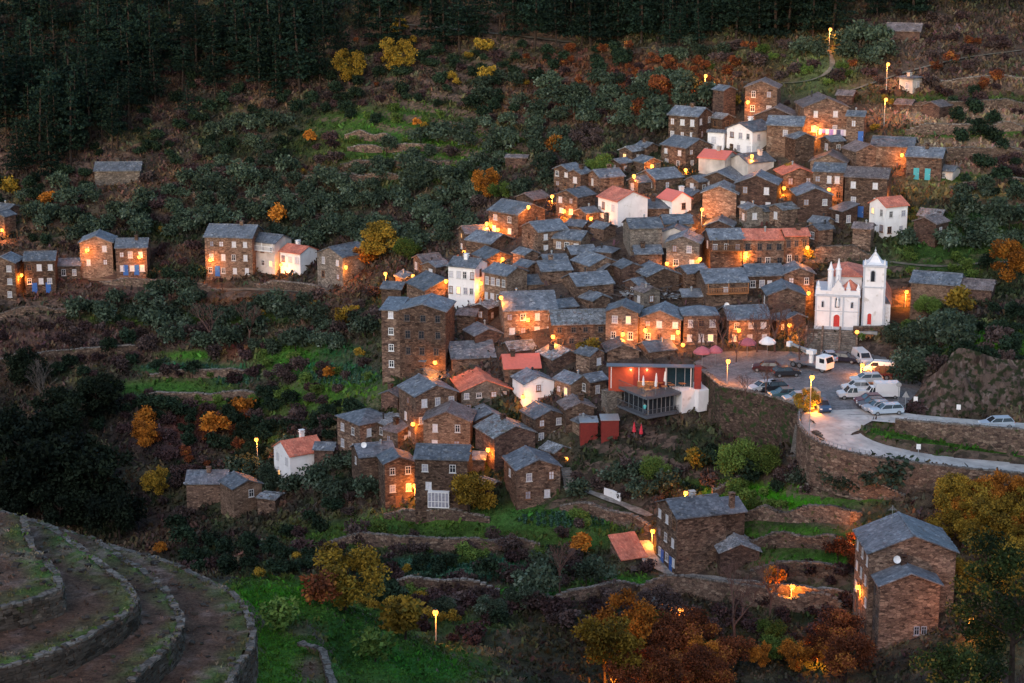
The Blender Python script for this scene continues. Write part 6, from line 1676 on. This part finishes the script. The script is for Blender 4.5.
placed = []   # x, y, r
HX = [(np.array(h[1][:2]), h[2], h[3], h[4]) for h in HOUSES]
def in_house(x, y, mg):
    for P, rz, L1, L2 in HX:
        dx, dy = x-P[0], y-P[1]
        if dx*dx+dy*dy > 250: continue
        c, s = math.cos(rz), math.sin(rz); lx = dx*c+dy*s; ly = -dx*s+dy*c
        if -mg < lx < L2+mg and -mg < ly < L1+mg: return True
    return False
rd_poly = [tuple(p[:2]) for p in outer] + [tuple(p[:2]) for p in inner[::-1]]; up_poly = [tuple(p[:2]) for p in ul] + [tuple(p[:2]) for p in uu[::-1]]
pz_poly = [tuple(p[:2]) for p in plaza]; ch_poly = [tuple(p[:2]) for p in ch]
def pt_in(x, y, poly): return bool(in_poly(np.array([x]), np.array([y]), poly)[0])
def blocked(x, y, r):
    if in_house(x, y, r*.5+.3): return True
    for poly in (rd_poly, up_poly, pz_poly, ch_poly):
        if pt_in(x, y, poly) or pt_in(x, y-r*.6, poly) : return True
    for nm, Q, wd, lb in paths3:
        if (np.hypot(Q[:,0]-x, Q[:,1]-y) < wd/2+r*.45).any(): return True
    return False
NAMES = dict(olive='olive_tree', evergreen='evergreen_bush', scrub='scrub_bush', twig='leafless_bush', green='green_bush', yellow='yellow_tree', orange='orange_tree', rust='rust_tree', bigdark='dark_tree',
             bigolive='olive_tree', bigyellow='yellow_tree', bigorange='orange_tree', bigrust='rust_tree', biggreen='green_tree', pine='pine_tree')
CATS = dict(olive='olive tree', evergreen='bush', scrub='bush', twig='bush', green='bush', pine='pine tree', bigolive='olive tree')
cnt = {}
def plant(kind, P, s, label, group=None, sz=1.0):
    V = KIND[kind]; cr, tr = V[random.randrange(len(V))]
    o = empty(NAMES[kind], (P[0],P[1],P[2]-.1), random.uniform(0,6.28)); o.scale = (s*random.uniform(.9,1.12), s*random.uniform(.9,1.12), s*sz)
    tag(o, label, CATS.get(kind, 'tree'), group)
    if kind == 'pine': o.rotation_euler = (random.gauss(0,.035), random.gauss(0,.035), random.uniform(0,6.28)); sh_ = random.uniform(.85,1.3); o.scale = (s*sh_, s*sh_, s*random.uniform(.75,1.1))
    share('trunk', tr, o); share('crown', cr, o); cnt[kind] = cnt.get(kind, 0)+1
    return o
RAD = dict(olive=1.8, evergreen=1.7, scrub=1.3, twig=1.4, green=1.6, yellow=1.7, orange=1.7, rust=1.9, pine=2.2)
HGT = dict(olive=3.2, evergreen=3.6, scrub=1.8, twig=2.4, green=3, yellow=4.4, orange=4.2, rust=4.6, pine=13)
def scatter(kind, n, zone, s0, s1, label, group, sep=.75, tmn=135, occl=False, tries=14):
    cx, cy, rx, ry = zone; made = 0
    for _ in range(n*tries):
        if made >= n or cnt.get(kind, 0) >= 295: break
        a = random.uniform(0, 6.283); q = math.sqrt(random.random()); px = cx+rx*q*math.cos(a); py = cy+ry*q*math.sin(a)
        if not (-30 < px < 1054): continue
        P = ground(px, py, tmn); s = random.uniform(s0, s1); r = RAD[kind]*s
        if P[1] < 182 or (918 < px and 372 < py < 425): continue
        if kind not in ('olive','green','yellow','orange'):
            ci = col[min(len(gy)-1, int((P[1]-Y0)/ST)), min(len(gx)-1, int((P[0]-X0)/ST))]
            if ci[1] > ci[0]*1.35 and random.random() < .8: continue
        if blocked(P[0], P[1], r): continue
        if any((P[0]-x)**2+(P[1]-y)**2 < ((r+r2)*sep)**2 for x, y, r2 in placed): continue
        if not occl:
            bad = False
            for fz in (.35, .85):
                z = P[2]+HGT[kind]*s*fz; d = Vector((P[0],P[1],z)); L_ = d.length; h = BV.ray_cast(Vector((0,0,0)), d/L_, L_+60)
                if h[0] is not None and (h[3] < L_ or h[3] < L_+14): bad = True; break
            if bad: continue
        plant(kind, P, s, label, group); placed.append((P[0], P[1], r)); made += 1
# --- single trees first (px, py of the foot, kind, scale, label)
ONE = [
 (380,262,'bigyellow',1.25,'large golden tree on the left rim above the lamp'),(408,262,'biggreen',.85,'olive green tree right of the large golden one'),(365,268,'orange',1.3,'orange crown at the left foot of the large golden tree'),
 (348,84,'bigyellow',1.25,'pale yellow tree high on the left below the pine wood'),(395,74,'bigyellow',1.3,'yellow green tree right of the pale yellow one'),(400,40,'yellow',1.4,'small yellow tree in the wood above the yellow green one'),
 (484,54,'yellow',1.1,'small yellow tree under the dirt track in the wood'),(487,84,'yellow',1.2,'yellow bush tree on the upper terraces'),(487,200,'bigorange',.95,'golden orange tree just left of the upper rim houses'),(503,200,'biggreen',.7,'pale green tree right of the golden orange one'),
 (556,155,'orange',1.2,'orange tree behind the upper rim of the village'),(310,145,'orange',.9,'orange tree beside the green terraces'),(278,228,'orange',1.4,'orange tree above the big house of the far row'),
 (47,206,'orange',1.0,'small orange tree in the olives at far left'),(12,196,'yellow',1.3,'yellow tree at the left edge above the far row'),(417,128,'orange',.6,'tiny orange tree left on the green terraces'),(425,132,'yellow',.6,'tiny yellow tree on the green terraces'),
 (143,452,'bigorange',.9,'tall pale orange tree on the lower left slope'),(146,430,'orange',1.2,'upper pale orange crown on the lower left slope'),(216,440,'orange',1.35,'bright orange tree, lower of two left of the village'),(243,418,'orange',1.25,'bright orange tree, upper of two left of the village'),
 (158,497,'bigyellow',.85,'yellow green round tree left of the lowest cottages'),(330,380,'orange',.7,'flat orange bush between the vegetable plots'),(345,326,'yellow',1.1,'yellow green bush below the left rim'),
 (1008,285,'bigorange',1.15,'golden tree at the right edge above the cliff'),(958,320,'yellow',1.4,'olive gold tree beside the lamp lit barn'),(928,318,'biggreen',.7,'green tree in front of the lamp lit barn'),
 (807,415,'bigyellow',.62,'round tree with a lamp glowing in front at the mouth of the square'),
 (470,520,'bigyellow',1.15,'wide golden brown tree in front of the glazed balcony house'),(590,362,'yellow',1.15,'small yellow tree in the middle of the lower village'),(582,358,'yellow',.7,'yellow bush left of the small yellow tree'),
 (735,478,'biggreen',1.05,'broad bright green tree on the edge of the green field'),(765,475,'biggreen',.8,'smaller bright green tree right of the broad one'),(655,482,'biggreen',.7,'grey green tree below the red kiosks'),(695,472,'yellow',1.1,'golden bush left of the broad green tree'),
 (345,612,'bigyellow',1.0,'yellow bush in the hollow behind the near green slope'),(322,606,'rust',.9,'rust bush in the hollow behind the near green slope'),(580,557,'orange',.95,'orange bush below the narrow path'),(605,688,'bigyellow',1.35,'tall yellow tree at the bottom centre'),
 (625,660,'bigorange',1.25,'tall orange tree at the bottom centre'),(405,640,'yellow',1.2,'yellow tree at the left of the near street lamp'),(160,555,'orange',.6,'tiny orange shrub in the dark behind the near terraces'),
 (275,630,'green',1.0,'thin yellow green tree on the near green slope'),(375,662,'green',1.15,'sparse tree at the lower right of the near green slope'),
 (808,262,'yellow',.8,'golden bush glowing around the lamp behind the church'),(790,175,'yellow',.7,'golden bush under the lamp by the laundry'),(660,100,'rust',1.3,'rusty tree above the left top of the village'),(640,118,'rust',1.1,'rust bush on the bracken slope above the village'),
 (730,110,'yellow',.9,'yellow green tree behind the topmost gable'),(600,178,'biggreen',.85,'brown green tree behind the upper rim houses'),
 (912,385,'bigolive',1.25,'large dark olive tree at the right of the square'),(905,352,'bigolive',1.1,'olive tree above the vans on the right of the square'),
 (838,560,'rust',.8,'rust bush on the terraces left of the large near house'),(775,590,'orange',.9,'orange bush beside the stone annexe by the path'),
]
for px, py, kd, s, lb in ONE:
    P = ground(px, py, 118 if px < 430 and py > 615 else 130)
    plant(kd, P, s, lb); placed.append((P[0], P[1], 1.2))
for px, py, s, lb in [(42,505,1.5,'huge dark tree, tallest on the left side'),(95,512,1.25,'huge dark tree right of the tallest one on the left side'),(8,470,1.2,'dark tree cut by the left edge'),(60,440,.9,'dark tree behind the two huge ones on the left'),(100,420,.85,'dark pointed tree on the left slope'),(25,385,.75,'dark round tree left on the slope'),
    (120,540,.9,'dark tree rising just behind the near terraces'),(60,530,.9,'dark green tree showing above the near terraces at left'),(20,522,.8,'dark green tree at the left above the near terraces')]:
    P = ground(px, py, 150); plant('bigdark', P, s, lb, None); placed.append((P[0],P[1],3*s))
# cliff beside the upper road
def cliff():
    nxc, nyc = 90, 26; V = np.zeros((nyc, nxc, 3)); B = [on_plane(x, 415, ZP) for x in np.linspace(912, 1120, nxc)]
    for i in range(nxc):
        t = i/(nxc-1); e = min(1, t*4); hh = (7.6*e+.6)*(1+.12*math.sin(t*9))
        for j in range(nyc):
            s = j/(nyc-1); n_ = noise.fractal(Vector((B[i][0]*.22, s*1.6+3, .5)), 1.0, 2.2, 5)+.5*noise.fractal(Vector((B[i][0]*.8, s*5, 7)), 1.0, 2.2, 4)
            V[j,i] = (B[i][0]+.5*n_, B[i][1]-.2+s*4.2-n_*1.1*min(1,s*6+.15), ZP-.5+hh*s+.35*n_*s)
    idx_ = np.arange(nyc*nxc).reshape(nyc,nxc); f = np.stack([idx_[:-1,:-1],idx_[:-1,1:],idx_[1:,1:],idx_[1:,:-1]],-1).reshape(-1,4)
    o = link('cliff', npmesh('cliff', V.reshape(-1,3), f), rock); tag(o, kind='structure')
cliff()
# bare trees
def bare_at(px, py, s, label, me=None, P=None, tmn=130):
    P = ground(px, py, tmn) if P is None else P; o = bpy.data.objects.new('bare_tree', me or random.choice(BARE)); C.objects.link(o); o.location = tuple(P); o.scale = (s,s,s*1.1); o.rotation_euler = (0,0,random.uniform(0,6)); tag(o, label, 'tree')
for px, py, s, lb in [(700,360,1.1,'bare tree left of the pink parasols'),(775,352,1.5,'big bare tree before the gable left of the church stairs'),(757,352,1.2,'bare tree behind the white parasol'),(790,350,1.1,'bare tree in front of the cafe porch'),
    (722,352,1.1,'bare tree before the hipped roof house'),(736,362,.9,'bare tree between the pink parasols'),(800,366,1.3,'bare tree left of the crane truck'),(766,396,.8,'small bare tree among the cars by the front wall'),(745,398,.6,'tiny bare tree at the left end of the row of cars')]:
    bare_at(px, py, s, lb, P=np.array(at_plaza(px,py)) if py > 345 else None)
for px, py, s, lb in [(45,415,1.7,'pale leafless tree against the dark trees on the left'),(770,615,1.3,'bare tree below the pale path'),(560,598,1.2,'bare tree by the sloping boulder wall'),(735,640,1.6,'grey bare tree in the rusty trees'),(250,345,1.3,'bare tree on the left green plots'),(210,345,1.4,'dark bare tree by the narrow plots')]:
    bare_at(px, py, s, lb, bare_pale if 'pale leafless' in lb else None)
print('stage: singles', len(C.objects))
# --- masses of individual trees
PG = 'pines of the wood across the top'
for z_, n in [((60,60,110,75),56),((190,55,110,60),48),((290,60,60,45),24),((60,140,80,55),34),((450,25,110,32),36),((590,30,90,26),34),((700,32,90,22),30),((790,28,50,14),12),((900,8,120,14),18)]:
    scatter('pine', n, z_, .65, 1.6, 'dark green pine in the wood across the top of the picture', PG, sep=.40, occl=True)
OG = 'olive trees on the slopes'
ol = 'grey green olive tree on the terraced slope'
for z_, n in [((480,180,110,55),46),((400,215,70,50),24),((330,225,60,40),16),((640,110,80,28),34),((690,50,50,14),5),((860,55,60,12),14),((250,160,60,40),14),((120,215,110,28),30),((250,205,90,24),26),((160,308,150,18),26),((260,330,110,28),20),
              ((330,480,60,30),22),((250,500,60,25),10),((960,225,70,35),22),((930,345,50,20),8),((860,488,60,10),6),((520,110,60,30),10),((620,490,50,14),8),((560,590,50,18),6)]:
    scatter('olive', n, z_, .95, 1.75, ol, OG, sep=.66, occl=(z_[1] in (480,345)))
EG = 'dark evergreen bushes'
eb = 'dark evergreen bush on the wooded slope'
for z_, n in [((200,110,170,60),60),((420,90,120,40),34),((520,60,110,30),26),((60,210,90,40),16),((100,300,140,25),18),((160,400,110,60),30),((300,440,90,50),24),((260,540,110,40),26),((960,200,70,110),20),((430,600,110,40),16),((980,350,60,40),18),((850,490,60,12),12),((720,480,90,20),8),((860,480,60,14),8),((560,560,110,50),20),((140,480,120,60),20)]:
    scatter('evergreen', n, z_, .55, 1.15, eb, EG, sep=.6)
SG = 'low brown scrub bushes'; sb_ = 'low purple brown scrub bush on the rough slope'
for z_, n in [((300,120,250,70),50),((560,90,120,40),26),((900,60,120,50),24),((960,150,80,60),14),((120,250,150,60),24),((150,350,160,40),24),((230,420,110,60),26),((330,580,160,50),30),((480,600,120,50),22),((640,600,110,50),24),((780,600,90,50),20),((960,400,70,30),14)]:
    scatter('scrub', n, z_, .6, 1.25, sb_, SG, sep=.6)
TG = 'leafless grey bushes'; tb_ = 'leafless grey brown bush between the greener ones'
for z_, n in [((320,170,300,90),50),((240,330,180,60),34),((330,420,90,60),24),((480,560,150,60),30),((640,610,100,40),22),((850,55,150,40),22),((260,500,120,40),14),((740,320,60,30),10),((810,215,40,20),6),((640,490,70,20),10),((830,486,60,14),16),((975,380,60,50),18)]:
    scatter('twig', n, z_, .6, 1.25, tb_, TG, sep=.6)
for z_, n in [((430,140,90,40),12),((300,400,110,50),16),((480,530,110,40),14),((900,300,80,60),16),((700,500,90,20),10),((790,70,80,20),8),((400,600,90,30),8)]:
    scatter('green', n, z_, .45, .9, 'small fresh green bush on the slope', 'small fresh green bushes', sep=.6)
for z_, n in [((600,70,90,28),14),((670,80,40,20),12),((720,60,50,20),6),((880,560,70,30),4),((200,440,60,30),9),((220,70,200,40),8),((930,70,80,30),8)]:
    scatter('rust', n, z_, .35, .75, 'small rusty bracken coloured bush high on the slope', 'small rusty bushes', sep=.6)
for z_, n in [((450,90,150,60),7),((200,200,200,40),4),((350,330,100,30),5),((330,590,110,40),9),((900,160,70,60),4),((400,620,80,30),6)]:
    scatter('yellow', n, z_, .35, .7, 'small yellowing bush scattered on the slope', 'small yellowing bushes', sep=.6)
for kd_, n_, lb_, gp_ in (('evergreen',30,'dark bush squeezed between the village houses','dark bushes between the houses'),('twig',26,'leafless bush squeezed between the village houses','leafless bushes between the houses')):
    for z_ in ((600,290,190,110),(470,410,90,80),(780,170,100,70)): scatter(kd_, n_//3, z_, .3, .55, lb_, gp_, sep=.6)
# rusty wood at the bottom right: big individuals
def bigscatter(kind, n, zone, s0, s1, label, group, sep=1.6, tmn=120):
    cx, cy, rx, ry = zone; made = 0
    for _ in range(n*12):
        if made >= n: break
        px = cx+rx*random.uniform(-1,1); py = cy+ry*random.uniform(-1,1); P = ground(px,py,tmn); s = random.uniform(s0,s1)
        if blocked(P[0],P[1],1.5): continue
        if any((P[0]-x)**2+(P[1]-y)**2 < (sep*s*1.6)**2 for x,y,r2 in placed if r2 > 1.9 or True and r2 == 2.01): continue
        z = P[2]+5*s; d = Vector((P[0],P[1],z)); L_ = d.length; h = BV.ray_cast(Vector((0,0,0)), d/L_, L_+30)
        if h[0] is not None: continue
        plant(kind, P, s, label, group); placed.append((P[0],P[1],2.01)); made += 1
bigscatter('bigrust', 11, (740,670,110,32), .6, 1.0, 'rust red tree in the dense autumn wood at the bottom', 'rust red trees at the bottom')
bigscatter('bigrust', 5, (660,680,50,20), .7, 1.0, 'rust red tree in the dense autumn wood at the bottom', 'rust red trees at the bottom')
bigscatter('biggreen', 5, (740,660,110,32), .5, .75, 'dull green tree among the rust red ones at the bottom', 'dull green trees at the bottom')
bigscatter('bigorange', 4, (760,680,100,25), .5, .8, 'orange tree among the rust red ones at the bottom', 'orange trees at the bottom')
bigscatter('bigyellow', 12, (985,560,50,50), .7, 1.1, 'golden tree on the bank right of the large near house', 'golden trees right of the near house')
bigscatter('bigorange', 7, (985,530,50,24), .6, 1.0, 'orange tree on the bank below the road', 'orange trees below the road')
bigscatter('bigolive', 6, (320,490,50,25), .7, 1.0, 'big olive tree beside the half hidden white house', 'big olives by the white house')
bigscatter('bigolive', 4, (500,610,60,20), .6, .8, 'big olive tree in the dark valley centre', 'big olives in the valley')
# near tree at the right edge: own leaves, close to the viewer
def near_tree(P, hgt, R_, n, label, seed):
    r = np.random.default_rng(seed); L_ = rnd_lobes(r, 46, R_*.85, hgt*.62, hgt*.36, R_*.24)
    o = empty('near_tree', P); tag(o, label, 'tree')
    link('crown', crown('crown', n, L_, .115, M_mixed, seed, .2), None, o)
    share('trunk', trunkmesh(hgt*.7, .28, seed, 9, R_*.9, bark, .05), o)
p_ = atY(1012, 690, 125); near_tree((p_[0], p_[1], p_[2]-1), 12.5, 4.6, 15000, 'tall near tree with dark green and golden leaves at the right edge', 71)
p_ = atY(960, 730, 118); near_tree((p_[0], p_[1], p_[2]-1), 7.0, 3.2, 8000, 'shorter near tree with dark and golden leaves in the bottom right corner', 72)
print('stage: masses', cnt, len(C.objects))

# ------------------------------------------------------------------ ground cover: tufts carrying the colour of the ground they grow from
colm = col
def tufts(name, n, box, hmin, hmax, wild, seed, label, kindmask=None, grid=None):
    r = np.random.default_rng(seed)
    x = r.uniform(box[0], box[1], n); y = r.uniform(box[2], box[3], n)
    i = np.clip(((x-X0)/ST).astype(int), 0, len(gx)-1); j = np.clip(((y-Y0)/ST).astype(int), 0, len(gy)-1)
    keep = kindmask[j, i] > r.random(n); x = x[keep]; y = y[keep]; i = i[keep]; j = j[keep]; n = len(x)
    z = hz(x, y); c = colm[j, i]*r.uniform(.6, 1.75, n)[:,None]; c = c*(1+r.normal(0,.12,(n,3)))
    h = r.uniform(hmin, hmax, n)*np.clip(y/260, .35, 1.1); k = 3
    cen = np.repeat(np.stack([x,y,z+h*.42],1), k, 0) + r.normal(0,1,(n*k,3))*np.repeat(h,k)[:,None]*np.array([.45,.45,.2])
    a = r.normal(size=(n*k,3)); a[:,2] = np.abs(a[:,2])+.8; a /= np.linalg.norm(a,axis=1)[:,None]; b = r.normal(size=(n*k,3)); b -= (b*a).sum(1)[:,None]*a; b /= np.linalg.norm(b,axis=1)[:,None]
    s = np.repeat(h,k)[:,None]*.55
    v = np.stack([cen-a*s-b*s*.5, cen-a*s+b*s*.5, cen+a*s+b*s*.35, cen+a*s-b*s*.35],1).reshape(-1,3)
    me = npmesh(name, v, np.arange(n*k*4).reshape(-1,4), np.repeat(np.clip(c,.004,.8), k*4, 0))
    o = link(name, me, TUFT); tag(o, label, 'ground cover', kind='stuff'); return o
TUFT, N_, L_n, b_n = newmat('tuft leaves'); at_ = N_.new('ShaderNodeAttribute'); at_.attribute_name = 'zone'; L_n.new(at_.outputs['Color'], b_n.inputs['Base Color']); b_n.inputs['Roughness'].default_value = .9
infr = (PXg > -40) & (PXg < 1064) & (PYg > -60) & (PYg < 730)
hard = mp_ | in_poly(GX,GY,rd_poly) | in_poly(GX,GY,up_poly) | in_poly(GX,GY,ch_poly)
pm_ = np.zeros(GX.shape, bool)
for nm, Q, wd, lb in paths3:
    for q in Q[::1]:
        i0 = int((q[0]-X0)/ST); j0 = int((q[1]-Y0)/ST); k = int(wd/2/ST)+1; pm_[max(0,j0-k):j0+k+1, max(0,i0-k):i0+k+1] = True
vill = np.maximum(ell(600,290,150,100,.15), ell(790,170,100,80,.15))
lum = col[...,1] > col[...,0]*1.35
mwild = (infr & ~hard & ~pm_).astype(float) * (1-.85*vill)
tufts('undergrowth', 230000, (-150,150,120,520), .25, .8, True, 5, 'mixed low undergrowth, bracken and heather on the hillsides', mwild*np.where(lum,.25,1.0))
tufts('grass', 110000, (-45,25,110,185), .12, .3, False, 7, 'short grass on the near green slope', mwild*lum*(GY<185))
tufts('grass', 120000, (-150,150,185,420), .12, .3, False, 6, 'short grass and leafy crops on the green plots', mwild*lum)
# cabbage rows
def crop(name, zone, label, seed, n=420):
    r = np.random.default_rng(seed); cx, cy, rx, ry = zone; cen = []; 
    A = ground(cx, cy)
    for k in range(n):
        a = r.uniform(0,6.283); q = math.sqrt(r.random()); P = ground(cx+rx*q*math.cos(a), cy+ry*q*math.sin(a))
        if blocked(P[0],P[1],.3): continue
        P[0] = round(P[0]/.9)*.9 + r.normal(0,.1); cen.append(P-A + np.array([0,0,.2]) + r.normal(0,.12,(14,3)))
    cen = np.concatenate(cen); me = leafmesh(name, cen, .16, r.random(len(cen)), M_crop, seed)
    o = link(name, me, None); o.location = tuple(A); tag(o, label, 'crop', kind='stuff')
crop('cabbage_patch', (450,568,62,10), 'blue green cabbage patch in the dark valley', 81, 600)
crop('vegetable_plot', (345,376,34,11), 'blue green vegetable plot left of the tall block', 82, 260)
crop('vegetable_plot', (182,368,38,4), 'narrow blue green crop strip on the left slope', 83, 160)
crop('vegetable_plot', (998,215,22,6), 'blue green crop patch on the right slope', 84, 90)
crop('vegetable_plot', (570,520,50,8), 'leafy vegetable plot below the narrow path', 85, 260)
crop('vegetable_plot', (235,378,25,8), 'leafy blue green plot in the middle of the left slope', 86, 120)
# tufts on the near terraces
r = np.random.default_rng(9); n = 26000; x = r.uniform(-46,-4,n); y = r.uniform(50,99,n); i = ((x+46)/.2).astype(int); j = ((y-50)/.2).astype(int)
i = np.clip(i,0,nxk-1); j = np.clip(j,0,nyk-1); kp = kin[j,i] & (r.random(n) < .12+.88*gm[j,i]); x=x[kp]; y=y[kp]; i=i[kp]; j=j[kp]; n=len(x); h = r.uniform(.05,.13,n); k=3
c = kc[j,i]*r.uniform(.7,1.6,n)[:,None]
cen = np.repeat(np.stack([x,y,KZZ[j,i]+h*.5],1),k,0)+r.normal(0,1,(n*k,3))*np.array([.06,.06,.02]); a=r.normal(size=(n*k,3)); a[:,2]=np.abs(a[:,2])+1; a/=np.linalg.norm(a,axis=1)[:,None]; b=r.normal(size=(n*k,3)); b-=(b*a).sum(1)[:,None]*a; b/=np.linalg.norm(b,axis=1)[:,None]; s=np.repeat(h,k)[:,None]*.6
v = np.stack([cen-a*s-b*s*.5,cen-a*s+b*s*.5,cen+a*s+b*s*.3,cen+a*s-b*s*.3],1).reshape(-1,3)
o = link('grass', npmesh('grass', v, np.arange(len(v)).reshape(-1,4), np.repeat(np.clip(c,.004,.8),k*4,0)), TUFT); tag(o,'thin grass on the near curved terraces','grass',kind='stuff')
print('stage: done', len(C.objects))
